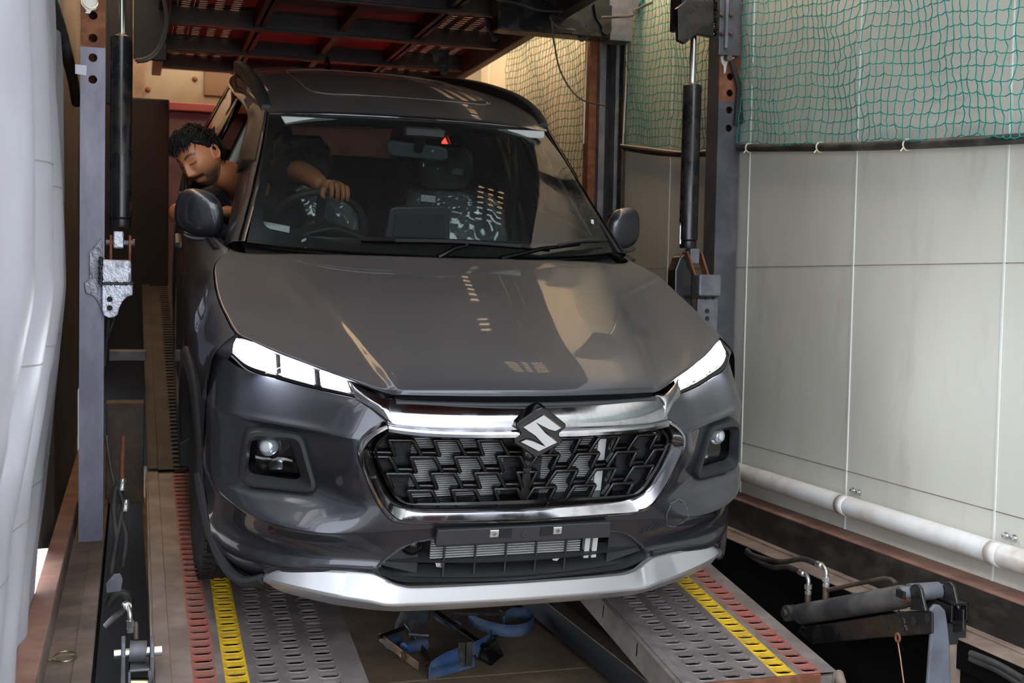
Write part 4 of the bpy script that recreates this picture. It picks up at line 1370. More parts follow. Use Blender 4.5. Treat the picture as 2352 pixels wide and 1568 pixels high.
# ---- outlines in the front view (x,z), right half
GR_OUT = [(0.0, 0.790), (0.415, 0.800), (0.430, 0.806), (0.466, 0.788), (0.500, 0.757), (0.507, 0.735), (0.500, 0.700), (0.470, 0.622), (0.436, 0.560), (0.410, 0.525), (0.390, 0.512), (0.34, 0.507), (0.0, 0.503)]
GR_IN = [(0.0, 0.770), (0.40, 0.780), (0.425, 0.775), (0.450, 0.752), (0.458, 0.735), (0.452, 0.705), (0.428, 0.645), (0.398, 0.592), (0.375, 0.568), (0.350, 0.560), (0.30, 0.557), (0.0, 0.553)]
LOWER = [(0.0, 0.452), (0.27, 0.452), (0.31, 0.448), (0.345, 0.435), (0.40, 0.390), (0.432, 0.360), (0.40, 0.340), (0.345, 0.322), (0.0, 0.318)]
FOG_OUT = [(0.640, 0.738), (0.66, 0.746), (0.77, 0.738), (0.792, 0.722), (0.805, 0.60), (0.800, 0.575), (0.78, 0.566), (0.63, 0.572), (0.603, 0.578), (0.597, 0.59)]
FOG_IN = [(0.668, 0.700), (0.680, 0.706), (0.762, 0.698), (0.772, 0.690), (0.778, 0.61), (0.772, 0.597), (0.755, 0.594), (0.66, 0.594), (0.640, 0.597), (0.637, 0.606)]

GR_MID = [((a[0] + b[0]) / 2, (a[1] + b[1]) / 2) for a, b in zip([GR_OUT[0], GR_OUT[1]] + GR_OUT[3:], GR_IN)]
FOG_MID = [((a[0] + b[0]) / 2, (a[1] + b[1]) / 2) for a, b in zip(FOG_OUT, FOG_IN)]

# ---- bumper skin: control rows centre -> wheel arch
BROWS = [
    [(0, .050, .868), (.22, .055, .868), (.40, .085, .862), (.503, .120, .858), (.60, .192, .860), (.70, .275, .866), (.780, .345, .872), (.828, .42, .885), (.862, .50, .90)],
    [(0, .045, .835), (.22, .050, .835), (.40, .070, .835), (.508, .098, .832), (.605, .168, .832), (.705, .248, .832), (.788, .32, .832), (.842, .405, .836), (.874, .50, .84)],
    [(0, .040, .79), (.22, .045, .79), (.40, .055, .79), (.515, .072, .785), (.615, .136, .785), (.712, .205, .783), (.797, .282, .780), (.855, .375, .778), (.886, .50, .776)],
    [(0, .040, .762), (.22, .045, .762), (.40, .050, .762), (.520, .062, .762), (.622, .122, .764), (.716, .188, .762), (.800, .264, .758), (.861, .362, .755), (.890, .50, .75)],
    [(0, .040, .748), (.22, .045, .748), (.40, .050, .748), (.520, .060, .748), (.632, .150, .750), (.722, .214, .748), (.802, .270, .744), (.863, .362, .738), (.890, .50, .73)],
    [(0, .040, .66), (.22, .045, .66), (.40, .048, .66), (.505, .056, .66), (.622, .150, .66), (.722, .212, .66), (.806, .272, .66), (.866, .362, .66), (.890, .50, .66)],
    [(0, .038, .580), (.22, .040, .580), (.36, .042, .580), (.475, .054, .580), (.602, .140, .580), (.714, .196, .577), (.810, .254, .570), (.869, .346, .565), (.889, .47, .56)],
    [(0, .035, .535), (.22, .036, .535), (.35, .038, .535), (.466, .044, .530), (.600, .100, .534), (.708, .152, .536), (.802, .216, .540), (.864, .322, .545), (.887, .45, .55)],
    [(0, .032, .494), (.22, .034, .494), (.35, .036, .492), (.490, .042, .486), (.600, .058, .489), (.702, .104, .495), (.790, .178, .507), (.856, .296, .523), (.884, .43, .535)],
    [(0, .034, .482), (.22, .036, .482), (.35, .038, .480), (.490, .048, .474), (.602, .064, .477), (.702, .110, .483), (.788, .186, .495), (.852, .298, .512), (.881, .42, .525)],
    [(0, .04, .43), (.22, .042, .43), (.35, .046, .43), (.47, .066, .43), (.60, .100, .43), (.697, .146, .43), (.781, .218, .43), (.841, .303, .435), (.874, .39, .435)],
    [(0, .045, .39), (.22, .047, .39), (.35, .050, .39), (.46, .066, .39), (.595, .102, .388), (.693, .146, .385), (.778, .214, .385), (.834, .296, .388), (.868, .375, .39)],
    [(0, .045, .355), (.22, .047, .355), (.35, .050, .355), (.46, .058, .355), (.59, .088, .350), (.690, .128, .344), (.772, .200, .34), (.828, .283, .34), (.862, .362, .345)],
    [(0, .07, .30), (.22, .072, .30), (.35, .075, .30), (.45, .09, .30), (.59, .125, .295), (.690, .165, .29), (.765, .235, .285), (.812, .305, .29), (.842, .37, .30)],
    [(0, .13, .245), (.22, .132, .245), (.35, .135, .245), (.45, .15, .245), (.58, .18, .24), (.680, .22, .24), (.745, .29, .24), (.785, .35, .25), (.812, .40, .265)],
]
NU, NV = 81, 131
BG = loft([[Vector(p) for p in r] for r in BROWS], NU, NV)


def bump_y(x, z):
    """front surface depth of the bumper at (x,z)"""
    best, by = 9, 0
    ax = abs(x)
    for row in BG[::2]:
        for p in row[::2]:
            d = (p.x - ax) ** 2 + (p.z - z) ** 2
            if d < best:
                best, by = d, p.y
    return by


def make_bumper():
    mb = MB()
    nc = NU
    for s in (1, -1):
        vs = [Vector((s * p.x, p.y, p.z)) for row in BG for p in row]
        fs = []
        for i in range(NV - 1):
            for j in range(nc - 1):
                ids = (i * nc + j, i * nc + j + 1, (i + 1) * nc + j + 1, (i + 1) * nc + j)
                c = sum((BG[k // nc][k % nc] for k in ids), Vector()) / 4
                cx, cz = c.x, c.z
                if inpoly(cx, cz, GR_MID + [(-.1, .5), (-.1, .8)]) or inpoly(cx, cz, LOWER + [(-.1, .3), (-.1, .46)]) or inpoly(cx, cz, FOG_MID):
                    continue
                # behind the upper chrome bar
                if cx < 0.41 and cz > 0.775:
                    continue
                fs.append(ids)
        mb.add(vs, fs)
    return cpart(mb, 'front_bumper', M_PAINT, smooth=True, angle=35)


bumper = make_bumper()

# ---- bonnet
HROWS = [
    [(0, .036, .884), (.2, .044, .884), (.36, .072, .880), (.425, .100, .879), (.517, .172, .900), (.61, .245, .919), (.71, .34, .938), (.795, .441, .953)],
    [(0, .044, .902), (.2, .052, .902), (.365, .082, .896), (.432, .118, .892), (.522, .188, .907), (.618, .262, .925), (.716, .358, .943), (.800, .455, .957)],
    [(0, .085, .928), (.2, .095, .927), (.375, .130, .919), (.445, .170, .907), (.535, .238, .915), (.63, .31, .932), (.727, .41, .950), (.808, .50, .963)],
    [(0, .20, .963), (.2, .21, .962), (.395, .245, .952), (.47, .285, .936), (.56, .345, .934), (.655, .41, .945), (.745, .50, .961), (.816, .585, .974)],
    [(0, .42, 1.006), (.2, .43, 1.005), (.425, .455, .996), (.505, .485, .978), (.595, .53, .966), (.685, .58, .969), (.765, .65, .980), (.826, .72, .992)],
    [(0, .68, 1.050), (.22, .69, 1.049), (.465, .71, 1.040), (.555, .73, 1.024), (.64, .76, 1.010), (.715, .79, 1.006), (.78, .83, 1.010), (.826, .88, 1.018)],
    [(0, .88, 1.081), (.24, .89, 1.080), (.505, .91, 1.072), (.60, .935, 1.060), (.675, .96, 1.050), (.735, .98, 1.046), (.785, 1.0, 1.046), (.812, 1.02, 1.048)],
    [(0, .985, 1.096), (.25, .995, 1.095), (.52, 1.025, 1.088), (.615, 1.06, 1.078), (.68, 1.085, 1.072), (.72, 1.11, 1.070), (.742, 1.135, 1.071), (.752, 1.158, 1.073)],
]
HG = loft([[Vector(p) for p in r] for r in HROWS], 57, 57)


def make_hood():
    mb = MB()
    G = []
    for row in HG:
        G.append([Vector((-p.x, p.y, p.z)) for p in reversed(row[1:])] + list(row))
    mb.grid(G)
    return cpart(mb, 'bonnet', M_PAINT, smooth=True, angle=60, solid=0.012)


hood = make_hood()
# plain dark volume under the bonnet lip
cpart(MB().box((-0.42, 0.12, 0.60), (0.42, 0.30, 0.86)), 'engine_bay_shroud', M_DARK)
# strip between bonnet lip and chrome bar
mb = MB()
prof = [(.050, .868), (.038, .874), (.030, .868), (.034, .858), (.052, .852)]
G = []
for k in range(41):
    x = -0.40 + 0.8 * k / 40
    dy = 0.25 * (x * x)
    G.append([Vector((x, y + dy * .9, z - 0.008 + 0.002 * abs(x))) for y, z in prof])
mb.grid(G)
cpart(mb, 'lip_seal', M_PLAST, smooth=True, angle=180)


# ---- chrome upper bar
def yc(x):
    return 0.016 * (x / 0.4) ** 2 + 0.022 * (abs(x) / 0.42) ** 6


mb = MB()
prof = [(.062, .862), (.050, .8555), (.034, .846), (.018, .832), (.008, .815), (.004, .803), (.004, .799), (-.008, .797), (-.013, .791), (-.013, .782), (-.006, .775), (.012, .772), (.04, .772)]
G = []
xs = [-0.428 + 0.856 * k / 60 for k in range(61)]
for x in xs:
    t = abs(x) / 0.428
    row = []
    for y, z in prof:
        row.append(Vector((x, y + yc(x) - 0.012, z + (0.010 * t ** 3 if z < .81 else 0.004 * t ** 2))))
    G.append(row)
mb.grid(G)
chrome_bar = cpart(mb, 'chrome_bar', M_SATIN, smooth=True, angle=38)
for s in (1, -1):
    rows = [[(.400, .098, .872), (.430, .088, .868), (.47, .120, .878), (.517, .168, .895)],
            [(.405, .060, .845), (.435, .056, .848), (.475, .092, .862), (.512, .142, .878)],
            [(.410, .030, .812), (.426, .036, .816), (.468, .080, .840), (.505, .115, .858)]]
    mb = MB().grid(loft([fx(r, s) for r in rows], 17, 9))
    cpart(mb, 'chrome_wing', M_SATIN, smooth=True, angle=60, solid=0.004)

# ---- chrome hexagonal surround


def resample(poly, n):
    P = [Vector((a, b, 0)) for a, b in poly]
    L_ = [0]
    for i in range(len(P) - 1):
        L_.append(L_[-1] + (P[i + 1] - P[i]).length)
    out = []
    for k in range(n):
        d = L_[-1] * k / (n - 1)
        i = max(j for j in range(len(L_)) if L_[j] <= d + 1e-9)
        i = min(i, len(P) - 2)
        u = (d - L_[i]) / max(L_[i + 1] - L_[i], 1e-9)
        q = P[i].lerp(P[i + 1], u)
        out.append((q.x, q.y))
    return out


NS = 90
oo_ = resample(GR_OUT[2:], NS)
ii_ = resample(GR_IN[2:], NS)
oo_[-1] = (0.0, GR_OUT[-1][1])
ii_[-1] = (0.0, GR_IN[-1][1])


def smoothpoly(P, it=3):
    for _ in range(it):
        P = [P[0]] + [((P[i - 1][0] + 2 * P[i][0] + P[i + 1][0]) / 4, (P[i - 1][1] + 2 * P[i][1] + P[i + 1][1]) / 4) for i in range(1, len(P) - 1)] + [P[-1]]
    return P


oo_, ii_ = smoothpoly(oo_, 4), smoothpoly(ii_, 4)


def ysur(x):
    return 0.012 + 0.11 * max(0, abs(x) - 0.0) ** 2


mb = MB()
for s in (1, -1):
    G = []
    for (ox, oz), (ix, iz) in zip(oo_, ii_):
        row = []
        for t, dy in ((-0.10, 0.030), (0.0, 0.004), (0.10, -0.006), (0.22, -0.008), (0.28, -0.002), (0.60, 0.012), (0.95, 0.034), (1.02, 0.055)):
            x, z = ox + (ix - ox) * t, oz + (iz - oz) * t
            row.append(Vector((s * max(x, 0), ysur(x) + dy, z)))
        G.append(row)
    mb.grid(G)
surround = cpart(mb, 'grille_surround', M_SATIN, smooth=True, angle=50)
# gloss black inner rim
mb = MB()
for s in (1, -1):
    G = []
    for (ix, iz), (ox, oz) in zip(ii_, oo_):
        d = Vector((ix - ox, iz - oz, 0)).normalized()
        G.append([Vector((s * max(ix + d.x * a, 0), ysur(ix) + b, iz + d.y * a)) for a, b in ((-.004, .04), (.002, .022), (.012, .024), (.014, .07))])
    mb.grid(G)
cpart(mb, 'grille_rim', M_PLASTG, smooth=True, angle=60)

# ---- radiator behind the mesh
grille = cpart(MB().box((-0.47, 0.105, 0.50), (0.47, 0.115, 0.80)), 'radiator', M_DARK)
mb = MB()
for k in range(33):
    z = 0.552 + k * 0.0068
    mb.box((-0.34, 0.092, z), (0.235, 0.1045, z + 0.0016))
mb.box((0.237, 0.09, 0.545), (0.262, 0.1045, 0.775))
cpart(mb, 'radiator_fins', mat('radiator_aluminium', (0.62, 0.63, 0.62), 0.4, 0.3), grille, kind='stuff')
fin = [(-0.44, -0.345), (0.30, 0.44)]
mb = MB()
for a, b in fin + [(-0.06, 0.06)]:
    for k in range(58):
        z = 0.55 + k * 0.0038
        mb.box((a, 0.086, z), (b, 0.0915, z + 0.0016))
cpart(mb, 'ribbed_blanking', mat('ribbed_black', (0.03, 0.03, 0.032), 0.35), grille, kind='stuff')

# ---- grille mesh: rows of slanted battlement bars
INNERP = [(x, z) for x, z in ii_] + [(0, ii_[-1][1])]
POLYR = [(0, 0.770)] + [(x, z) for x, z in ii_]


def in_grille(x, z):
    return inpoly(abs(x) + 1e-6, z, POLYR)


PER, HH = 0.128, 0.046
TOPS = (0.752, 0.7015, 0.651, 0.600)
for r_, zt in enumerate(TOPS):
    for s in (1, -1):
        # outward from centre; wave leans outwards at the top
        pts = []
        x = -0.30 + (PER / 2 if r_ % 2 else 0) + 0.055
        while x < 0.62:
            pts += [(x, zt), (x - 0.066, zt), (x - 0.094, zt - HH), (x - 0.094 - 0.056 + 0.0, zt - HH)][::-1] if False else []
            pts += [(x + 0.0, zt - HH), (x + 0.052, zt - HH), (x + 0.080, zt), (x + 0.148, zt)]
            x += PER
            # next low segment starts back under the high one (overhang)
        # sample polyline densely, keep the pieces inside the opening
        mb = MB()
        for (xa, za), (xb, zb) in zip(pts[:-1], pts[1:]):
            L_ = math.hypot(xb - xa, zb - za)
            n = max(2, int(L_ / 0.004))
            run = []
            for k in range(n + 1):
                t = k / n
                xx, zz = xa + (xb - xa) * t, za + (zb - za) * t
                ok = xx > 0.004 and in_grille(xx, zz)
                if ok:
                    run.append((xx, zz))
                if (not ok or k == n) and len(run) > 1:
                    (ax, az), (bx, bz) = run[0], run[-1]
                    flat = abs(bz - az) < 1e-6
                    lowseg = flat and az < zt - 0.01
                    h = 0.012 if flat else 0.013
                    pa = Vector((s * ax, ysur(ax) + 0.040, az))
                    pb = Vector((s * bx, ysur(bx) + 0.040, bz))
                    e = (pb - pa).normalized() * 0.004
                    if lowseg:
                        mb.bar(pa - e + Vector((0, .004, .005)), pb + e + Vector((0, .004, .005)), 0.022, 0.020, up=(0, -0.45, 1))
                    else:
                        mb.bar(pa - e, pb + e, 0.030, h, up=(0, 0, 1) if flat else (1, 0, 0.3))
                    run = []
                elif not ok:
                    run = []
        if mb.v:
            cpart(mb, 'grille_bar', M_PLASTG, bevel=0.0058, segs=3, smooth=True, angle=80)
# centre V spine
mb = MB().bar((0, .055, .72), (0, .055, .56), 0.03, 0.03, up=(0, -1, 0))
cpart(mb, 'grille_spine', M_PLASTG, bevel=0.004)
mb = MB().lathe((0.0, 0.05, 0.705), (0, -1, 0.1), [(0, .022), (.012, .022), (.018, .016), (.02, .006)], 20)
cpart(mb, 'camera_nub', M_PLASTG, smooth=True)

# ---- emblem
EM = [(15, 222), (243, 65), (163, 22), (95, 45), (-48, 117), (215, -98), (2, -200), (-233, -78), (-155, -48), (92, -118), (-218, 78)]
EM = [(15, 222), (243, 62), (165, 20), (88, 40), (-45, 118), (60, 20), (216, -98), (0, -200), (-235, -78), (-157, -45), (-85, -62), (55, -128), (-60, -25), (-218, 80)]
k_ = 0.128 / 470
ez, ey = 0.797, -0.030
cen = (0, 10)


def em_pt(p, y, f=1.0, off=0.0):
    x, z = (p[0] - cen[0]) * k_ * f, (p[1] - cen[1]) * k_ * f
    return Vector((x, y, ez + z))


em = cpart(MB(), 'emblem', M_PLASTG) if False else None
back = [(0, 285), (60, 262), (290, 90), (285, 50), (225, 0), (225, -25), (265, -85), (262, -120), (40, -255), (0, -268), (-40, -255), (-272, -100), (-278, -60), (-215, -10), (-215, 15), (-268, 75), (-262, 110), (-60, 262)]
mb = MB().prism([em_pt(p, ey + 0.004) for p in back], (0, 0.05, 0))
emb = cpart(mb, 'emblem_base', M_PLASTG, bevel=0.007, segs=3)


def ridge_fill(mb, poly, y0, h, inset):
    """closed polygon with raised bevelled rim (front towards -y)"""
    n = len(poly)
    P = [Vector((p.x, 0, p.z)) for p in poly]
    area = sum(P[i].x * P[(i + 1) % n].z - P[(i + 1) % n].x * P[i].z for i in range(n))
    sg = 1 if area > 0 else -1
    ins = []
    for i in range(n):
        a, b, c = P[i - 1], P[i], P[(i + 1) % n]
        d1, d2 = (b - a).normalized(), (c - b).normalized()
        n1, n2 = Vector((-d1.z, 0, d1.x)) * sg, Vector((-d2.z, 0, d2.x)) * sg
        m = (n1 + n2)
        m = m / max(m.length ** 2, 0.35) * 2 * 0.5 * 2 if m.length > 1e-3 else n1
        l = m.normalized() * min(inset * 2 / max((n1 + n2).length, 0.6), inset * 2.2)
        ins.append(b + l)
    vs = [Vector((p.x, y0, p.z)) for p in P] + [Vector((p.x, y0 - h * .5, p.z)) for p in P] + [Vector((p.x, y0 - h, p.z)) for p in ins]
    fs = []
    for i in range(n):
        j = (i + 1) % n
        fs += [(i, j, n + j, n + i), (n + i, n + j, 2 * n + j, 2 * n + i)]
    fs.append(tuple(2 * n + i for i in range(n)))
    mb.add(vs, fs)


mb = MB()
ridge_fill(mb, [em_pt(p, 0) for p in EM], ey + 0.004, 0.009, 0.0032)
cpart(mb, 'emblem_letter', mat('emblem_chrome', (0.40, 0.41, 0.43), 0.12, 1.0), emb, label='chrome S emblem')

# ---- daytime lamps under the bonnet edge
TOPE = [(.517, .176, .898), (.60, .243, .915), (.70, .336, .934), (.77, .41, .947), (.806, .452, .945)]
BOTE = [(.505, .124, .860), (.60, .196, .862), (.70, .279, .868), (.772, .342, .876), (.818, .405, .905)]
for s in (1, -1):
    lt = thing('daytime_lamp', None, None)
    lt.parent = car
    T, B = curve(fx(TOPE, s), 61), curve(fx(BOTE, s), 61)
    # housing bezel
    mb = MB()
    G = [[T[i] + Vector((0, 0.03, 0.002)) for i in range(61)], [T[i] + Vector((0, 0.0, 0.001)) for i in range(61)], [T[i].lerp(B[i], 0.10) + Vector((0, 0.012, 0)) for i in range(61)]]
    mb.grid(G)
    G = [[T[i].lerp(B[i], 0.86) + Vector((0, 0.012, 0)) for i in range(61)], [B[i] for i in range(61)], [B[i] + Vector((0, 0.03, -0.004)) for i in range(61)]]
    mb.grid(G)
    G = [[T[i].lerp(B[i], 0.05) + Vector((0, 0.028, 0)) for i in range(61)], [T[i].lerp(B[i], 0.95) + Vector((0, 0.028, 0)) for i in range(61)]]
    mb.grid(G)
    mb.build('lamp_housing', M_PLASTG, lt, smooth=True, angle=180)
    mb = MB()
    mb.tube([B[i] + Vector((0, -0.002, -0.005)) for i in range(0, 61, 2)], 0.0028, 6)
    mb.build('lamp_trim', M_SATIN, lt, smooth=True)
    for a, b in ((1, 13), (16, 28), (31, 59)):
        mb = MB()
        G = []
        for j in range(7):
            u = 0.12 + 0.72 * j / 6
            row = []
            for i in range(a, b + 1):
                f = (i - a) / (b - a)
                sk = 0.05 * (j / 6 - .5)
                ii2 = min(max(i, 0), 60)
                bul = 0.014 - 0.006 * math.sin(math.pi * f) * math.sin(math.pi * j / 6)
                row.append(T[ii2].lerp(B[ii2], u) + Vector((0, bul, 0)))
            G.append(row)
        mb.grid(G)
        mb.build('light_block', M_LAMP, lt, smooth=True, angle=180, label='glowing white lamp block')
    mb = MB().grid([[T[i].lerp(B[i], u) + Vector((0, -0.001, 0)) for i in range(61)] for u in (0.03, 0.35, 0.65, 0.97)])
    mb.build('lamp_lens', M_CLEAR, lt, smooth=True, angle=180)
    ld = bpy.data.lights.new('daytime_lamp_light', 'AREA')
    ld.shape = 'RECTANGLE'
    ld.size, ld.size_y = 0.12, 0.02
    ld.energy = 0.65
    ld.color = (0.85, 0.9, 1.0)
    lo = bpy.data.objects.new('daytime_lamp_light', ld)
    COL.objects.link(lo)
    lo.parent = lt
    mid = (T[30] + B[30]) / 2
    lo.location = mid + Vector((0, -0.012, 0))
    lo.rotation_euler = Vector((s * 0.15, -1, -0.55)).to_track_quat('-Z', 'Z').to_euler()

# ---- fog / main lamp pockets


def fog(s):
    ft = thing('main_lamp', None, None)
    ft.parent = car
    n = 64
    O_, I_ = resample(FOG_OUT + [FOG_OUT[0]], n + 1)[:-1], resample(FOG_IN + [FOG_IN[0]], n + 1)[:-1]

    def sm(P, it):
        for _ in range(it):
            P = [((P[i - 1][0] + 2 * P[i][0] + P[(i + 1) % len(P)][0]) / 4, (P[i - 1][1] + 2 * P[i][1] + P[(i + 1) % len(P)][1]) / 4) for i in range(len(P))]
        return P
    O_, I_ = sm(O_, 2), sm(I_, 2)
    # align start by angle
    def yb(x, z):   # flat-ish frame plane fitted through the pocket corners
        return 0.133 + (x - 0.60) * 0.50 + (z - 0.58) * 0.06
    mb = MB()
    G = []
    for (ox, oz) in O_:
        # nearest inner by parameter
        G.append(None)
    k0 = min(range(n), key=lambda k: (I_[k][0] - O_[0][0]) ** 2 + (I_[k][1] - O_[0][1]) ** 2)
    G = []
    for k in range(n):
        ox, oz = O_[k]
        ix, iz = I_[(k + k0) % n]
        row = []
        for t, dy in ((-0.06, 0.03), (0.0, -0.004), (0.12, -0.016), (0.40, -0.018), (0.48, -0.010), (0.95, 0.016), (1.0, 0.04)):
            x, z = ox + (ix - ox) * t, oz + (iz - oz) * t
            row.append(Vector((s * x, yb(x, z) + dy, z)))
        G.append(row)
    G.append(G[0])
    mb.grid(G)
    mb.build('lamp_frame', M_PLAST, ft, smooth=True, angle=40)
    # lens plate and reflector
    ring_ = [Vector((s * x, yb(x, z) + 0.026, z)) for x, z in I_]
    c = sum(ring_, Vector()) / n
    mb = MB().add(ring_ + [c + Vector((0, -0.008, 0))], [(i, (i + 1) % n, n) for i in range(n)])
    mb.build('lamp_lens', M_CLEAR, ft, smooth=True, angle=180)
    bk = [Vector((s * x, yb(x, z) + 0.075, z)) for x, z in I_]
    mb = MB().add(ring_ + bk + [sum(bk, Vector()) / n], [(i, (i + 1) % n, n + (i + 1) % n, n + i) for i in range(n)] + [(n + i, n + (i + 1) % n, 2 * n) for i in range(n)])
    mb.build('lamp_bowl', M_PLASTG, ft, smooth=True, angle=50)
    pc_ = Vector((s * 0.727, yb(0.727, .68) + 0.03, 0.676))
    nrm = Vector((s * 0.42, -1, 0.05)).normalized()
    mb = MB().lathe(pc_ - nrm * 0.03, nrm, [(0, .028), (.02, .028), (.03, .025), (.036, .018), (.039, .008), (.0395, .001)], 28)
    mb.build('projector_lens', mat('projector_glass', (0.7, 0.75, 0.8), 0.05, 0.3, coat=1.0), ft, smooth=True, angle=60)
    mb = MB().lathe(pc_ - nrm * 0.03, nrm, [(0, .034), (.012, .036), (.014, .030)], 28)
    mb.build('projector_ring', M_PLASTG, ft, smooth=True)
    G = []
    for j in range(5):
        u = j / 4
        G.append([Vector((s * (0.655 + 0.10 * i / 12), yb(0.655 + 0.10 * i / 12, .62) + 0.034 + 0.03 * math.sin(u * 1.5), 0.612 + 0.026 * u + 0.004 * math.sin(i * .5))) for i in range(13)])
    MB().grid(G).build('reflector', M_CHROME, ft, smooth=True, angle=180)


both(fog)

# ---- lower intake: blades, backing, side cheeks
cpart(MB().box((-0.50, 0.16, 0.27), (0.50, 0.17, 0.50)), 'intake_back', M_DARK)
mb = MB()
for k in range(12):
    z = 0.378 + k * 0.0078
    mb.box((-0.27, 0.056, z), (0.20, 0.066, z + 0.0018))
for x in (0.215, 0.24):
    mb.box((x, 0.056, 0.36), (x + 0.016, 0.075, 0.47))
cpart(mb, 'lower_radiator', mat('radiator_aluminium', (0.62, 0.63, 0.62), 0.4, 0.3), kind='stuff')


def blade(name, z0, z1, xw, y0, dip, th):
    mb = MB()
    G = []
    for k in range(41):
        x = -xw + 2 * xw * k / 40
        t = abs(x) / xw
        y = y0 + 0.05 * t ** 2
        row = [Vector((x, y, z0)), Vector((x, y - 0.004, z0 + th)), Vector((x, y + 0.06 - 0.02 * t, z1 + th)), Vector((x, y + 0.06 - 0.02 * t, z1))]
        G.append(row)
    mb.grid(G, closed_u=True)
    return cpart(mb, name, M_PLAST, smooth=True, angle=40)


blade('intake_blade', 0.374, 0.381, 0.405, 0.030, 0, 0.006)
blade('intake_floor', 0.322, 0.340, 0.385, 0.035, 0, 0.006)
for x in (-0.23, -0.135, -0.04, 0.055, 0.15):
    mb = MB().box((x - 0.0025, 0.046, 0.33), (x + 0.0025, 0.054, 0.46))
    cpart(mb, 'intake_strut', M_PLAST)
for s in (1, -1):
    lo_ = resample(LOWER, 50)
    lo_ = smoothpoly(lo_, 2)
    mb = MB()
    G = []
    c0 = Vector((0, 0.385))
    for x, z in lo_:
        d = Vector((x * .6, (z - 0.385))).normalized()
        yv = 0.030 + 0.14 * x * x
        G.append([Vector((s * (x + d.x * a), yv + b, z + d.y * a)) for a, b in ((.016, .02), (.012, .0), (.003, -.003), (-.004, .012), (-.012, .06))])
    mb.grid(G)
    cpart(mb, 'intake_rim', M_PLAST, smooth=True, angle=60)
    mb = MB().prism(fx([(.30, .075, .33), (.415, .075, .365), (.39, .075, .40), (.345, .075, .432), (.30, .075, .446)], s), (0, 0.012, 0))
    cpart(mb, 'intake_cheek', M_PLAST, bevel=0.002)
for s, x in ((-1, -0.235), (1, 0.13)):
    mb = MB().lathe((x, 0.075, 0.362), (0, -1, 0.1), [(0, .014), (.006, .014), (.006, .008), (.014, .008)], 6)
    cpart(mb, 'tow_bolt', M_ZINC)
mb = MB().lathe((-0.322, 0.09, 0.424), (0, -1, 0.25), [(0, .036), (.02, .034), (.035, .026), (.044, .012), (.046, .002)], 24)
cpart(mb, 'horn', M_PLASTG, smooth=True)

# ---- number plate bracket
pb = cpart(MB().prism([(-.268, .004, .497), (.268, .004, .497), (.272, .004, .462), (.27, .004, .447), (-.27, .004, .447), (-.272, .004, .462)], (0, 0.02, 0)), 'plate_bracket', M_PLAST, bevel=0.003)
for s in (1, -1):
    cpart(MB().box((s * 0.098 - 0.014, -0.0005, 0.468), (s * 0.098 + 0.014, 0.006, 0.491)), 'metal_tab', M_ZINC, pb, bevel=0.002)
    cpart(MB().lathe((s * 0.098, 0.0, 0.480), (0, -1, 0), [(0, .006), (.002, .006), (.003, .003)], 12), 'rivet', M_GREYPL, pb)
    cpart(MB().box((s * 0.064 - 0.019, 0.0, 0.466), (s * 0.064 + 0.019, 0.004, 0.492)), 'slot', M_DARK, pb)
cpart(MB().lathe((0.0, 0.005, 0.472), (0, -1, 0), [(0, .016), (.002, .016), (.002, .013), (.0035, .012), (.0035, .004), (.005, .003)], 24), 'button', M_PLAST, pb, smooth=True, angle=30)

# ---- silver skid plate
SK = [  # columns x: top edge, crease, bottom edge, underside
    (0.0, (.0065, .316), (-.006, .272), (.016, .242), (.08, .232)),
    (.20, (.0085, .317), (-.004, .273), (.018, .242), (.08, .232)),
    (.33, (.013, .319), (.000, .275), (.024, .243), (.09, .232)),
    (.375, (.019, .328), (.000, .276), (.028, .243), (.10, .234)),
    (.410, (.036, .342), (.000, .280), (.034, .245), (.10, .24)),
    (.450, (.048, .356), (.008, .288), (.044, .247), (.11, .24)),
    (.54, (.078, .356), (.036, .296), (.070, .255), (.13, .25)),
    (.63, (.112, .350), (.074, .305), (.102, .268), (.15, .262)),
    (.69, (.137, .340), (.108, .309), (.126, .280), (.16, .275)),
    (.718, (.150, .325), (.134, .307), (.146, .292), (.165, .285)),
    (.735, (.158, .306), (.156, .302), (.158, .299), (.17, .297)),
]
rows = []
for x, a, b, c, d in SK:
    rows.append([Vector((x, a[0] + 0.02, a[1] - .002)), Vector((x, a[0], a[1])), Vector((x, a[0] - .001, a[1] - .006)), Vector((x, b[0] + .001, b[1] + .006)), Vector((x, b[0], b[1])),
                 Vector((x, b[0] + .001, b[1] - .005)), Vector((x, c[0], c[1])), Vector((x, c[0] + .004, c[1] - .003)), Vector((x, d[0], d[1]))])
dense = []
cols = list(zip(*rows))
full = []
for col in cols:
    P = list(col)
    tt = []
    for i in range(len(P) - 1):
        nseg = 6
        for k in range(nseg):
            tt.append(i + k / nseg)
    tt.append(len(P) - 1)
    full.append([P[int(t)].lerp(P[min(int(t) + 1, len(P) - 1)], t - int(t)) * 0.35 + crom(P, t) * 0.65 for t in tt])
mb = MB()
for s in (1, -1):
    mb.grid([[Vector((s * p.x, p.y - 0.006, p.z)) for p in row] for row in full])
cpart(mb, 'skid_plate', M_SKID, smooth=True, angle=28)
# dark trim gap over the skid plate
for s in (1, -1):
    mb = MB().tube(fx([(.44, .045, .368), (.53, .074, .367), (.62, .104, .361), (.69, .135, .350), (.73, .16, .325)], s), 0.007, 6)
    cpart(mb, 'bumper_trim', M_PLAST, smooth=True)
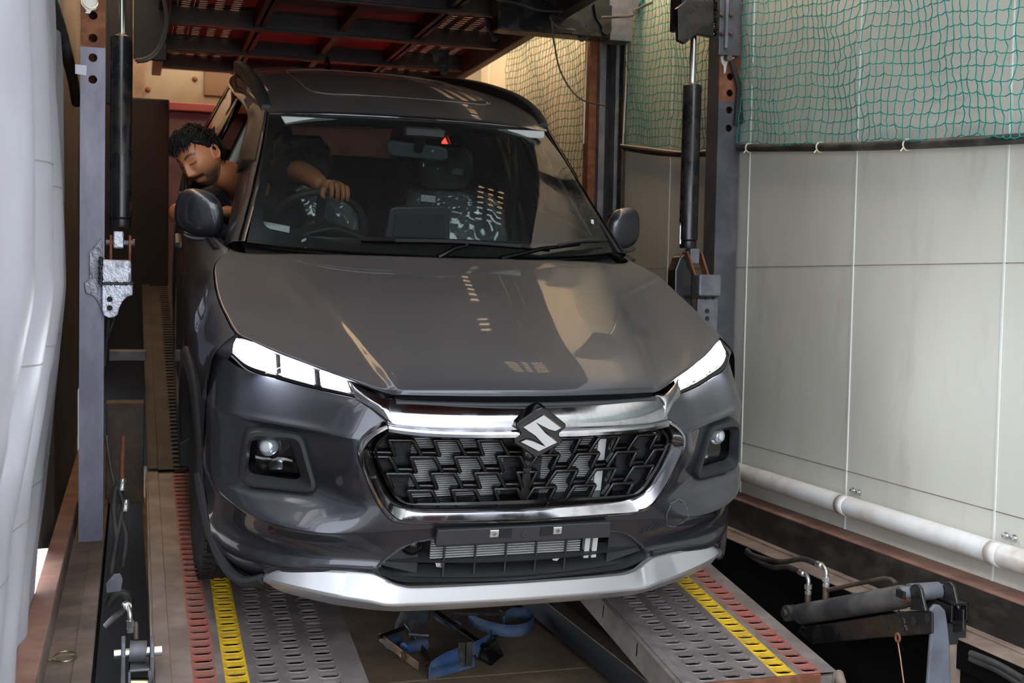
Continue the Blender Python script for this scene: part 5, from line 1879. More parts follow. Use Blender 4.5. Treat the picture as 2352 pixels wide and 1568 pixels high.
# tow hook cover ring on the left of the car
c0 = Vector((0.515, 0.052, 0.487))
pts = []
for k in range(40):
    t = 2 * math.pi * k / 40
    x, z = 0.508 + 0.039 * math.cos(t), 0.492 + 0.046 * math.sin(t)
    pts.append(Vector((x, bump_y(x, z) - 0.003, z)))
cpart(MB().tube(pts, 0.0011, 5, closed=True), 'tow_cover_seam', M_GREYPL, smooth=True)

# ---- arch mouldings, fenders and body sides
WY, WZ, WR = 0.885, 0.345, 0.345
SIDE = [  # z : x at several y stations (0.46, .9, 1.5, 2.6, 3.6, 4.15)
    (0.24, (.820, .850, .850, .850, .850, .80)),
    (0.34, (.862, .886, .884, .884, .884, .83)),
    (0.50, (.884, .898, .893, .893, .893, .85)),
    (0.66, (.888, .903, .893, .893, .896, .86)),
    (0.80, (.880, .905, .895, .893, .898, .86)),
    (0.88, (.868, .898, .892, .890, .894, .855)),
    (0.94, (.845, .880, .884, .884, .886, .85)),
    (0.985, (.815, .850, .868, .874, .876, .84)),
    (1.02, (.80, .826, .848, .862, .866, .83)),
    (1.05, (.79, .80, .832, .85, .856, .82)),
]
YS = (0.46, 0.90, 1.5, 2.6, 3.6, 4.15)


def side_x(y, z):
    zs_ = [r[0] for r in SIDE]
    i = max(0, min(len(zs_) - 2, sum(1 for q in zs_ if q <= z) - 1))
    u = max(0, min(1, (z - zs_[i]) / (zs_[i + 1] - zs_[i])))

    def xs_(row):
        j = max(0, min(len(YS) - 2, sum(1 for q in YS if q <= y) - 1))
        w = max(0, min(1, (y - YS[j]) / (YS[j + 1] - YS[j])))
        w = w * w * (3 - 2 * w)
        return row[j] + (row[j + 1] - row[j]) * w
    return xs_(SIDE[i][1]) * (1 - u) + xs_(SIDE[i + 1][1]) * u


def shut(y):
    """bonnet shut line x,z for a given y"""
    E_ = [r[-1] for r in HG]
    for a, b in zip(E_[:-1], E_[1:]):
        if a.y <= y <= b.y:
            t = (y - a.y) / (b.y - a.y)
            return a.lerp(b, t)
    return E_[-1] if y > E_[-1].y else E_[0]


def side_top(y):
    if y <= 1.158:
        q = shut(max(y, 0.45))
        return Vector((q.x + 0.004, y, q.z - 0.004))
    t = min(1, (y - 1.158) / 0.5)
    return Vector((0.755 + 0.075 * t + (0.02 if y > 2 else 0) * min(1, (y - 2)), y, 1.070 + 0.0 * t))


def make_side(s):
    mb = MB().grid(loft([fx([(.796, .446, .952), (.810, .432, .928), (.819, .404, .904), (.827, .418, .886)], s), fx([(.812, .47, .950), (.838, .470, .929), (.868, .470, .900), (.874, .49, .878)], s)], 13, 5))
    cpart(mb, 'fender_corner', M_PAINT, smooth=True)
    mb = MB()
    ysamp = [0.452 + 0.0247 * k for k in range(151)]
    nz = 45
    G = []
    for y in ysamp:
        top = side_top(y)
        col = []
        for j in range(nz):
            u = j / (nz - 1)
            if u < 0.22:     # crown from the shut line over to the side
                w = u / 0.22
                zt = top.z - 0.012 if y < 1.158 else top.z - 0.012
                p0, p2 = top, Vector((side_x(y, 0.90), y, 0.90))
                p1 = Vector((max(top.x + 0.028, side_x(y, 0.98)), y, top.z - 0.018))
                p = p0 * (1 - w) ** 2 + p1 * 2 * w * (1 - w) + p2 * w * w
            else:
                z = 0.90 - (u - 0.22) / 0.78 * (0.90 - 0.25)
                p = Vector((side_x(y, z), y, z))
            col.append(Vector((s * p.x, p.y, p.z)))
        G.append(col)
    vs = [p for c in G for p in c]
    fs = []
    for i in range(len(G) - 1):
        for j in range(nz - 1):
            ids = (i * nz + j, (i + 1) * nz + j, (i + 1) * nz + j + 1, i * nz + j + 1)
            c = sum((vs[k] for k in ids), Vector()) / 4
            if math.hypot(c.y - WY, c.z - WZ) < 0.385 or math.hypot(c.y - 3.485, c.z - WZ) < 0.385:
                continue
            if c.y < WY and c.z < 0.30:
                continue
            fs.append(ids)
    mb.add(vs, fs)
    o = cpart(mb, 'body_side', M_PAINT, smooth=True, angle=50)
    # wheel arch mouldings
    for wy in (WY, 3.485):
        mb = MB()
        Gm = []
        for k in range(49):
            a = R(-25 + 230 * k / 48)
            row = []
            for rr, dx in ((0.372, -0.05), (0.374, 0.004), (0.380, 0.012), (0.425, 0.013), (0.436, 0.006), (0.44, -0.01)):
                y, z = wy + rr * math.cos(a), WZ + rr * math.sin(a)
                zz = max(z, 0.2)
                row.append(Vector((s * (side_x(y, zz) + dx), y, zz)))
            Gm.append(row)
        mb.grid(Gm)
        cpart(mb, 'arch_moulding', M_PLAST, smooth=True, angle=60)
        # liner
        mb = MB()
        Gm = []
        for k in range(33):
            a = R(-20 + 220 * k / 32)
            Gm.append([Vector((s * x, wy + 0.372 * math.cos(a), WZ + 0.372 * math.sin(a))) for x in (0.86, 0.60)])
        mb.grid(Gm)
        cpart(mb, 'arch_liner', M_DARK, smooth=True)
    mb = MB().prism([(s * .84, 1.25, .22), (s * .90, 1.25, .24), (s * .905, 1.25, .33), (s * .86, 1.25, .36)], (0, 1.85, 0))
    cpart(mb, 'rocker_moulding', M_PLAST, bevel=0.01)
    # bumper corner moulding running from the skid tip up to the arch
    mb = MB()
    C1 = curve(fx([(.735, .162, .300), (.775, .215, .268), (.812, .275, .270), (.842, .33, .305), (.866, .385, .36), (.884, .45, .43), (.895, .50, .50)], s), 30)
    mb.tube(C1, 0.016, 8)
    cpart(mb, 'corner_moulding', M_PLAST, smooth=True)
    mb = MB().grid([[p + Vector((0, 0, 0.0)) for p in C1], [p + Vector((-s * 0.05, 0.05, -0.05)) for p in C1]])
    cpart(mb, 'corner_underside', M_PLAST, smooth=True)
    # door edge lines
    for yl in (1.36, 2.40):
        mb = MB().tube([Vector((s * (side_x(yl, z) + 0.0005), yl, z)) for z in [0.36 + 0.66 * k / 20 for k in range(21)]], 0.003, 5)
        cpart(mb, 'door_seam', M_DARK, smooth=True)
    mb = MB().tube([Vector((s * (side_x(y, 0.93) + 0.004), y, 0.93)) for y in [1.95 + 0.02 * k for k in range(11)]], 0.012, 8)
    cpart(mb, 'door_handle', M_PAINT, smooth=True)


both(make_side)


def wheel(s, wy):
    wt = thing('wheel', None, None)
    wt.parent = car
    x0 = 0.665 if wy < 2 else 0.52
    prof = [(0.0, .22), (.004, .30), (.018, .335), (.045, .345), (.105, .346), (.165, .345), (.192, .335), (.206, .30), (.21, .22)]
    mb = MB().lathe((s * x0, wy, WZ), (s, 0, 0), prof, 64)
    mb.build('tyre', M_TYRE, wt, smooth=True, angle=50)
    for dx in (0.055, 0.085, 0.125, 0.155):
        mb = MB().tube(ring((s * (x0 + dx), wy, WZ), 0.3462, 64, 'x'), 0.003, 4, closed=True)
        mb.build('tread_groove', M_DARK, wt)
    mb = MB()
    for k in range(60):
        a = 2 * math.pi * k / 60
        for xa, xb, da in ((0.012, 0.05, .05), (0.16, 0.2, -.05)):
            mb.tube([Vector((s * (x0 + xa), wy + 0.342 * math.cos(a), WZ + 0.342 * math.sin(a))), Vector((s * (x0 + xb), wy + 0.3465 * math.cos(a + da), WZ + 0.3465 * math.sin(a + da)))], 0.0025, 4, cap=False)
    mb.build('tread_sipes', M_DARK, wt, kind='stuff')
    mb = MB().lathe((s * (x0 + 0.05), wy, WZ), (s, 0, 0), [(0, .21), (.13, .215), (.14, .20), (.12, .18), (.11, .06), (.12, .04)], 40)
    mb.build('rim', M_GREYPL, wt, smooth=True, angle=40)
    for k in range(5):
        a = 2 * math.pi * k / 5
        MB().bar((s * (x0 + 0.185), wy + .04 * math.cos(a), WZ + .04 * math.sin(a)), (s * (x0 + 0.18), wy + .2 * math.cos(a), WZ + .2 * math.sin(a)), 0.05, 0.02, up=(s, 0, 0)).build('spoke', M_SATIN, wt, bevel=0.004)


for s in (1, -1):
    for wy in (WY, 3.485):
        wheel(s, wy)
cpart(MB().box((-0.66, 0.3, 0.20), (0.66, 4.1, 0.26)), 'underbody_light_block', M_DARK)  # unseen dark box added to block light beneath the car
cpart(MB().box((-0.62, 0.32, 0.26), (0.62, 1.0, 0.80)), 'engine_block', M_DARK)

# ---- greenhouse
WS_T = [(0, 1.600, 1.517), (.2, 1.608, 1.515), (.40, 1.640, 1.507), (.565, 1.695, 1.492)]
WS_B = [(0, 1.040, 1.092), (.25, 1.052, 1.092), (.50, 1.096, 1.095), (.695, 1.165, 1.100)]


def ws(u, v):
    """windscreen point; u in -1..1 across, v 0 bottom..1 top"""
    a = abs(u)
    t, b = crom([Vector(p) for p in WS_T], 3 * min(a, .9999)), crom([Vector(p) for p in WS_B], 3 * min(a, .9999))
    p = b.lerp(t, v)
    bow = 0.022 * math.sin(math.pi * v)
    p = p + Vector((0, -0.72, 0.69)) * bow
    return Vector((math.copysign(p.x, u) if u else 0, p.y, p.z))


U0, V0, V1 = 0.935, 0.085, 0.925


def rr_edge(u, v):
    pass


wsg = MB()
nu_, nv_ = 49, 33
wsg.grid([[ws(-1 + 2 * i / (nu_ - 1), j / (nv_ - 1)) for i in range(nu_)] for j in range(nv_)])
windscreen = cpart(wsg, 'windscreen', M_GLASS, smooth=True, angle=180)
# printed black band just inside the glass with rounded inner corners
mb = MB()
n = 96
Gi, Go = [], []
for k in range(n + 1):
    t = 2 * math.pi * k / n
    c, s_ = math.cos(t), math.sin(t)
    # superellipse inner, square outer
    e = 0.16
    iu = math.copysign(abs(c) ** e, c)
    iv = math.copysign(abs(s_) ** e, s_)
    m_ = max(abs(c), abs(s_))
    ou, ov = c / m_, s_ / m_
    pi_ = ws(iu * U0, (V0 + V1) / 2 + iv * (V1 - V0) / 2)
    po_ = ws(max(-.999, min(.999, ou)), 0.5 + ov * 0.5)
    Gi.append(pi_ + Vector((0, 0.004, -0.004)))
    Go.append(po_ + Vector((0, 0.004, -0.004)))
mid1 = [Go[k].lerp(Gi[k], 0.5) for k in range(n + 1)]
# keep the band on the glass by re-projecting the middle ring
mb.grid([Go, mid1, Gi])
cpart(mb, 'frit_band', mat('black_frit', (0.004, 0.004, 0.004), 0.3), windscreen, smooth=True, angle=180)

ROOF = [
    [(0, 1.598, 1.522), (.2, 1.606, 1.520), (.40, 1.638, 1.512), (.52, 1.678, 1.503), (.575, 1.70, 1.496)],
    [(0, 1.64, 1.545), (.2, 1.648, 1.543), (.40, 1.68, 1.534), (.52, 1.715, 1.521), (.580, 1.735, 1.508)],
    [(0, 1.85, 1.590), (.2, 1.855, 1.588), (.40, 1.87, 1.577), (.53, 1.885, 1.560), (.592, 1.895, 1.541)],
    [(0, 2.25, 1.622), (.2, 2.25, 1.620), (.41, 2.25, 1.607), (.54, 2.25, 1.588), (.602, 2.25, 1.565)],
    [(0, 2.75, 1.630), (.2, 2.75, 1.628), (.41, 2.75, 1.614), (.54, 2.75, 1.594), (.604, 2.75, 1.570)],
    [(0, 3.3, 1.612), (.2, 3.3, 1.610), (.40, 3.3, 1.596), (.53, 3.3, 1.576), (.595, 3.3, 1.552)],
    [(0, 3.9, 1.560), (.2, 3.9, 1.558), (.39, 3.9, 1.545), (.51, 3.9, 1.527), (.57, 3.9, 1.503)],
]
RG = loft([[Vector(p) for p in r] for r in ROOF], 33, 49)
mb = MB().grid([[Vector((-p.x, p.y, p.z)) for p in reversed(r[1:])] + list(r) for r in RG])
roof = cpart(mb, 'roof', M_PAINT, smooth=True, angle=60)
mb = MB().grid([[Vector((-p.x, p.y, p.z - 0.03)) for p in reversed(r[1:])] + [p - Vector((0, 0, 0.03)) for p in r] for r in RG])
cpart(mb, 'roof_lining', M_LINER, smooth=True, angle=60)
# sunroof seam


def roof_z(x, y):
    best = None
    for row in RG:
        for p in row:
            d = (p.x - abs(x)) ** 2 + (p.y - y) ** 2
            if best is None or d < best[0]:
                best = (d, p.z)
    return best[1]


sr = []
for k in range(64):
    t = 2 * math.pi * k / 64
    c, s_ = math.cos(t), math.sin(t)
    e = 0.28
    x, y = 0.40 * math.copysign(abs(c) ** e, c), 2.28 + 0.46 * math.copysign(abs(s_) ** e, s_)
    sr.append(Vector((x, y, roof_z(x, y) + 0.001)))
for _ in range(2):
    sr = [Vector((sr[i].x, sr[i].y, (sr[i - 1].z + 2 * sr[i].z + sr[(i + 1) % 64].z) / 4)) for i in range(64)]
cpart(MB().tube(sr, 0.003, 6, closed=True), 'sunroof_seam', mat('dusty_seam', (0.22, 0.2, 0.18), 0.7), smooth=True)
cpart(MB().tube([ws(u, 1.0) + Vector((0, -0.004, 0.008)) for u in [-1 + k / 15 for k in range(31)]], 0.004, 6), 'windscreen_moulding', M_SATIN, smooth=True)
mb = MB().prism([(-.012, 3.55, 1.58), (.012, 3.55, 1.58), (.006, 3.70, 1.66), (-.006, 3.70, 1.66)], (0, 0.08, -0.04))
cpart(mb, 'shark_fin', M_PLASTG, bevel=0.004)


def pillars(s):
    # A pillar: outer garnish lofted from the base to the roof edge
    A0 = [(.755, 1.185, 1.085), (.690, 1.38, 1.235), (.632, 1.58, 1.385), (.590, 1.735, 1.502)]          # outer edge
    A1 = [(.742, 1.165, 1.098), (.676, 1.365, 1.248), (.618, 1.56, 1.398), (.580, 1.715, 1.512)]           # crown
    A2 = [(.705, 1.150, 1.103), (.645, 1.335, 1.246), (.600, 1.52, 1.378), (.567, 1.695, 1.494)]           # glass side
    A3 = [(.700, 1.17, 1.085), (.640, 1.36, 1.225), (.595, 1.54, 1.36), (.562, 1.71, 1.475)]
    A4 = [(.768, 1.25, 1.06), (.712, 1.47, 1.205), (.662, 1.70, 1.345), (.628, 1.87, 1.470)]           # window side
    mb = MB().grid([curve(fx(P, s), 25) for P in (A3, A2, A1, A0, A4)])
    cpart(mb, 'windscreen_pillar', M_PAINT, smooth=True, angle=50)
    mb = MB().tube(curve(fx([(.722, 1.152, 1.106), (.661, 1.345, 1.252), (.609, 1.535, 1.39), (.573, 1.70, 1.503)], s), 25), 0.0045, 6)
    cpart(mb, 'pillar_seam', M_PLASTG, smooth=True)
    # inner trim of the pillar (pale)
    mb = MB().grid([curve(fx(P, s), 17) for P in ([(.655, 1.30, 1.14), (.625, 1.41, 1.225), (.583, 1.57, 1.345), (.545, 1.72, 1.462)], [(.690, 1.40, 1.13), (.668, 1.50, 1.21), (.622, 1.68, 1.335), (.585, 1.83, 1.46)])])
    cpart(mb, 'pillar_trim', M_LINER, smooth=True, solid=0.01)
    # roof side rail / door frame above windows
    rows = [fx([(.640, 1.485, 1.345), (.652, 1.50, 1.330), (.690, 1.60, 1.285), (.684, 1.605, 1.275), (.65, 1.59, 1.27)], s),
            fx([(.602, 1.625, 1.448), (.620, 1.65, 1.430), (.657, 1.73, 1.388), (.650, 1.74, 1.376), (.61, 1.73, 1.37)], s),
            fx([(.577, 1.735, 1.514), (.608, 1.755, 1.492), (.638, 1.815, 1.446), (.630, 1.825, 1.432), (.58, 1.81, 1.428)], s)]
    for y, xt, zt in ((1.9, .598, 1.541), (2.25, .606, 1.565), (2.75, .608, 1.570), (3.3, .598, 1.552), (3.9, .573, 1.503)):
        rows.append([Vector((s * (xt - 0.012), y, zt + 0.002)), Vector((s * (xt + 0.018), y, zt - 0.018)), Vector((s * (xt + 0.036), y, zt - 0.052)), Vector((s * (xt + 0.026), y, zt - 0.068)), Vector((s * (xt - 0.02), y, zt - 0.07))])
    mb = MB().grid(loft(rows, 13, 41))
    cpart(mb, 'roof_side', M_PAINT, smooth=True, angle=60)
    # roof rail
    P = [(.572, 1.742, 1.516), (.577, 1.80, 1.540), (.581, 1.90, 1.570), (.586, 2.10, 1.600), (.590, 2.40, 1.616), (.590, 2.8, 1.620), (.583, 3.3, 1.603), (.568, 3.7, 1.57), (.56, 3.82, 1.53)]
    mb = MB()
    C_ = curve(fx(P, s), 49)
    G = []
    for k, p in enumerate(C_):
        w, h = 0.019, 0.045
        if k < 3 or k > 45:
            h = 0.014
        G.append([p + Vector((a, 0, b)) for a, b in ((-w, -h), (-w, .006), (-w * .6, .012), (w * .6, .012), (w, .006), (w, -h))])
    mb.grid(G)
    mb.add([G[0][i] for i in range(6)], [tuple(range(6))])
    cpart(mb, 'roof_rail', M_PLAST, smooth=True, angle=40)
    # belt line and side glass, B / C pillars
    belt = lambda y: Vector((s * (0.795 + 0.05 * min(1, max(0, (y - 1.2) / 0.8))), y, 1.062 + 0.012 * (y - 1.2)))

    def head(y):
        # window top edge
        if y < 1.9:
            t = (y - 1.23) / 0.67
            a, b = Vector((.745, 1.25, 1.085)), Vector((.622, 1.9, 1.478))
            P_ = [Vector((.770, 1.23, 1.07)), Vector((.708, 1.44, 1.21)), Vector((.652, 1.65, 1.35)), Vector((.618, 1.83, 1.462)), Vector((.630, 2.0, 1.487))]
            for q, w in zip(P_[:-1], P_[1:]):
                if q.y <= y <= w.y:
                    p = q.lerp(w, (y - q.y) / (w.y - q.y))
                    return Vector((s * p.x, y, p.z))
        z = 1.492 - 0.03 * ((y - 2.5) / 1.2) ** 2
        return Vector((s * (0.632 - 0.015 * max(0, (y - 2.6))), y, z))
    for ya, yb_, nm in ((1.30, 2.33, 'front'), (2.47, 3.35, 'rear'), (3.42, 3.72, 'quarter')):
        if nm == 'front' and s < 0:
            continue      # driver's window is wound down
        ys_ = [ya + (yb_ - ya) * k / 16 for k in range(17)]
        mb = MB().grid([[belt(y).lerp(head(y), v) for v in (0, .33, .66, 1)] for y in ys_])
        cpart(mb, 'side_window', M_GLASSD if nm != 'front' else M_GLASS, smooth=True, angle=180)
    for ya, yb_, m in ((2.33, 2.47, M_PLASTG), (3.33, 3.44, M_PLASTG), (3.70, 3.95, M_PAINT)):
        mb = MB().grid([[belt(y).lerp(head(y), v) + Vector((s * 0.004, 0, 0)) for v in (0, .33, .66, 1)] for y in (ya, (ya + yb_) / 2, yb_)])
        cpart(mb, 'window_pillar', m, smooth=True, solid=0.02)
    # pale inner B pillar
    mb = MB().grid([[belt(y).lerp(head(y), v) - Vector((s * (0.11 - .03 * v), 0, 0)) for v in (-.35, 0, .33, .66, 1.02)] for y in (2.32, 2.36, 2.48)])
    cpart(mb, 'pillar_lining', M_LINER, smooth=True, solid=0.03)
    # door top / belt shelf
    mb = MB().grid([[belt(y) + Vector((s * 0.006, 0, 0.006)) for y in [1.2 + 0.1 * k for k in range(13)]], [belt(y) - Vector((s * 0.05, 0, 0.0)) for y in [1.2 + 0.1 * k for k in range(13)]], [belt(y) - Vector((s * 0.06, 0, 0.35)) for y in [1.2 + 0.1 * k for k in range(13)]]])
    cpart(mb, 'door_trim', M_CABIN, smooth=True)
    mb = MB().grid([[belt(y) + Vector((s * 0.012, 0, 0.004)) for y in [1.2 + 0.1 * k for k in range(28)]], [Vector((side_top(y).x * s, y, 1.052)) + Vector((s * .012, 0, -.01)) for y in [1.2 + 0.1 * k for k in range(28)]]])
    cpart(mb, 'belt_moulding', M_DARK, smooth=True)
    # mirror
    mt = thing('door_mirror', None, None)
    mt.parent = car
    cx_, cy_, cz_ = 0.838, 1.43, 1.150
    mb = MB()
    G = []
    for i in range(17):
        ph = math.pi * i / 16
        row = []
        for k in range(32):
            th = 2 * math.pi * k / 32
            c, s2 = math.cos(th), math.sin(th)
            e = 0.75
            ux = math.copysign(abs(c) ** e, c)
            uz = math.copysign(abs(s2) ** e, s2)
            rr_ = math.sin(ph) ** 0.62
            yy = -math.cos(ph)
            wid = 0.083 * (1 - 0.10 * uz)
            hgt = 0.086
            x = cx_ + wid * ux * rr_ + 0.012 * yy
            z = cz_ + hgt * uz * rr_ + (0.008 * ux * rr_)
            y = cy_ + (0.058 * yy if yy < 0 else 0.032 * yy) + 0.02 * ux * rr_
            row.append(Vector((s * x, y, z)))
        G.append(row)
    mb.grid(G, closed_u=True)
    mb.build('mirror_shell', M_PAINT, mt, smooth=True, angle=180)
    mb = MB().grid([[Vector((s * (cx_ + .066 * ux), cy_ + 0.033 + .02 * ux, cz_ + .062 * uz)) for ux in (-1, 0, 1)] for uz in (-1, 0, 1)])
    mb.build('mirror_glass', M_CHROME, mt)
    mb = MB()
    mb.tube(fx([(.745, 1.47, 1.075), (.785, 1.45, 1.085), (.83, 1.445, 1.090)], s), [0.03, 0.026, 0.03], 12)
    mb.build('mirror_stalk', M_PLAST, mt, smooth=True)
    mb = MB().tube([Vector((s * (cx_ + 0.055 * math.cos(R(a))), cy_ - 0.02, cz_ - 0.062 + 0.02 * math.sin(R(a)) - .01)) for a in range(190, 351, 10)], 0.008, 6)
    mb.build('mirror_trim', M_PLAST, mt, smooth=True)


both(pillars)

# rear end
mb = MB().grid(loft([[Vector((x, 4.15 + d, z)) for x in (-.85, -.6, 0, .6, .85)] for z, d in ((.25, -.05), (.5, .08), (.75, .10), (.95, .06), (1.05, .02))], 21, 17))
cpart(mb, 'tailgate', M_PAINT, smooth=True)
mb = MB().grid([[Vector((-.80, 4.12, 1.05)), Vector((0, 4.17, 1.05)), Vector((.80, 4.12, 1.05))], [Vector((-.56, 3.88, 1.50)), Vector((0, 3.9, 1.55)), Vector((.56, 3.88, 1.50))]])
cpart(mb, 'rear_window', M_GLASSD, smooth=True)
for s in (1, -1):
    cpart(MB().box((s * .66 - .11, 4.18, .93), (s * .66 + .11, 4.22, 1.02)), 'tail_lamp', mat('lit_tail_lamp', (0.6, 0.02, 0.02), 0.3, emit=(1.0, 0.03, 0.02), estr=1.5), bevel=0.01)
    ld = bpy.data.lights.new('tail_lamp_light', 'AREA')
    ld.shape = 'RECTANGLE'
    ld.size, ld.size_y = 0.22, 0.09
    ld.energy = 0.4
    ld.color = (1.0, 0.04, 0.02)
    lo = bpy.data.objects.new('tail_lamp_light', ld)
    COL.objects.link(lo)
    lo.parent = car
    lo.location = (s * .50, 4.30, .90)
    lo.rotation_euler = Vector((0, 0.5, 1)).to_track_quat('-Z', 'Y').to_euler()

# ---- cowl and wipers
mb = MB().grid([[Vector((x, .99 + 0.19 * (x / .7) ** 2, 1.082)) for x in [-.7 + .07 * k for k in range(21)]], [Vector((x, 1.06 + 0.14 * (x / .7) ** 2, 1.078)) for x in [-.7 + .07 * k for k in range(21)]]])
cpart(mb, 'cowl_panel', M_PLAST, smooth=True)


def wiper(pa, pb, arm0, arm1):
    wt = thing('wiper', None, None)
    wt.parent = car
    C_ = curve([pa, (Vector(pa) + Vector(pb)) / 2 + Vector((0, -0.012, 0.012)), pb], 13)
    MB().tube(C_, 0.005, 6).build('blade', M_PLASTG, wt, smooth=True)
    MB().tube([p + Vector((0, -.012, .009)) for p in C_[2:-2]], 0.006, 6).build('blade_carrier', M_PLAST, wt, smooth=True)
    MB().tube([Vector(arm0), (Vector(arm0) + Vector(arm1)) / 2 + Vector((0, -.01, .012)), Vector(arm1)], [.011, .008, .006], 8).build('arm', M_PLASTG, wt, smooth=True)


def wsp(u, v):
    return ws(u, v) + Vector((0, -0.016, 0.014))


wiper(wsp(-0.42, .045), wsp(0.52, 0.02), wsp(-0.06, -0.03), wsp(0.10, 0.05))
wiper(wsp(0.50, 0.03), wsp(0.96, 0.06), wsp(0.25, -0.03), wsp(0.72, 0.055))

# ---- cabin
cpart(MB().grid([[Vector((-.70, 1.12, 1.06)), Vector((0, 1.06, 1.075)), Vector((.70, 1.12, 1.06))], [Vector((-.70, 1.40, 1.085)), Vector((0, 1.40, 1.09)), Vector((.70, 1.40, 1.085))],
                 [Vector((-.70, 1.58, 1.03)), Vector((0, 1.58, 1.03)), Vector((.70, 1.58, 1.03))], [Vector((-.70, 1.62, .6)), Vector((0, 1.62, .6)), Vector((.70, 1.62, .6))]]), 'dashboard', M_CABIN, smooth=True)
# instrument hood
mb = MB().grid(loft([[(-.50, 1.36, 1.085), (-.36, 1.34, 1.128), (-.22, 1.36, 1.085)], [(-.51, 1.50, 1.075), (-.36, 1.48, 1.125), (-.21, 1.50, 1.075)]], 13, 5))
cpart(mb, 'instrument_hood', M_CABIN, smooth=True, solid=0.01)
# centre display
sc_ = cpart(MB().prism([(-.150, 1.40, 1.085), (.105, 1.40, 1.085), (.092, 1.40, 1.205), (.075, 1.40, 1.214), (-.125, 1.40, 1.204), (-.140, 1.40, 1.19)], (0, 0.03, 0)), 'centre_display', mat('display_back', (0.03, 0.034, 0.037), 0.45), bevel=0.006)
cpart(MB().prism([(-.125, 1.397, 1.09), (.085, 1.397, 1.09), (.074, 1.397, 1.183), (-.12, 1.397, 1.176)], (0, 0.004, 0)), 'display_recess', mat('display_recess', (0.012, 0.013, 0.014), 0.6), sc_, bevel=0.004)
# steering wheel
SWC, SWN = Vector((-0.375, 1.60, 1.06)), Vector((0, 1, 0.42)).normalized()
u_ = Vector((1, 0, 0))
v_ = SWN.cross(u_).normalized()
st = thing('steering_wheel', None, None)
st.parent = car
MB().tube([SWC + (u_ * math.cos(2 * math.pi * k / 48) + v_ * math.sin(2 * math.pi * k / 48)) * 0.185 for k in range(48)], 0.015, 10, closed=True).build('wheel_rim', M_PLAST, st, smooth=True)
MB().lathe(SWC + SWN * 0.03, SWN, [(-.06, .03), (-.03, .06), (0.0, .06), (.02, .04)], 20).build('wheel_hub', M_PLAST, st, smooth=True)
for a in (0, 180, 270):
    d = u_ * math.cos(R(a)) + v_ * math.sin(R(a))
    MB().bar(SWC + d * .04, SWC + d * .18, 0.035, 0.014, up=SWN).build('wheel_spoke', M_PLAST, st, bevel=0.003)
# rear view mirror
rm = thing('rear_view_mirror', None, None)
rm.parent = car
MB().prism([(-.125, 1.58, 1.425), (-.12, 1.58, 1.385), (-.10, 1.58, 1.375), (.11, 1.58, 1.368), (.125, 1.58, 1.378), (.12, 1.58, 1.412), (.10, 1.58, 1.42), (-.11, 1.58, 1.435)], (0, 0.035, 0)).build('mirror_shell', mat('mirror_back', (0.10, 0.115, 0.12), 0.4), rm, bevel=0.008)
MB().tube([(0.0, 1.585, 1.405), (0.0, 1.56, 1.44), (0, 1.56, 1.475)], 0.02, 10).build('mirror_stem', M_CABIN, rm, smooth=True)
MB().box((-.07, 1.52, 1.455), (.09, 1.58, 1.495)).build('sensor_pod', M_CABIN, rm, bevel=0.01)
MB().box((.055, 1.577, 1.40), (.063, 1.58, 1.408)).build('mirror_sticker', M_PAPER, rm)
# sun visors
for xa, xb in ((-.53, -.17), (.10, .53)):
    mb = MB().prism([(xa, 1.63, 1.497), (xb, 1.61, 1.505), (xb, 1.61, 1.475), (xa + .02, 1.63, 1.462)], (0, 0.02, 0.0))
    cpart(mb, 'sun_visor', M_LINER, bevel=0.006)


# ---- seats wrapped in clear film


def shell(G, d=0.09):
    """front sheet G closed off by a back sheet d further back"""
    Bk = [[q + Vector((0, d, 0)) for q in r] for r in G]
    mb = MB().grid(G).grid(Bk)
    mb.grid([G[0], Bk[0]]).grid([G[-1], Bk[-1]])
    mb.grid([[r[0] for r in G], [r[0] for r in Bk]]).grid([[r[-1] for r in G], [r[-1] for r in Bk]])
    return mb


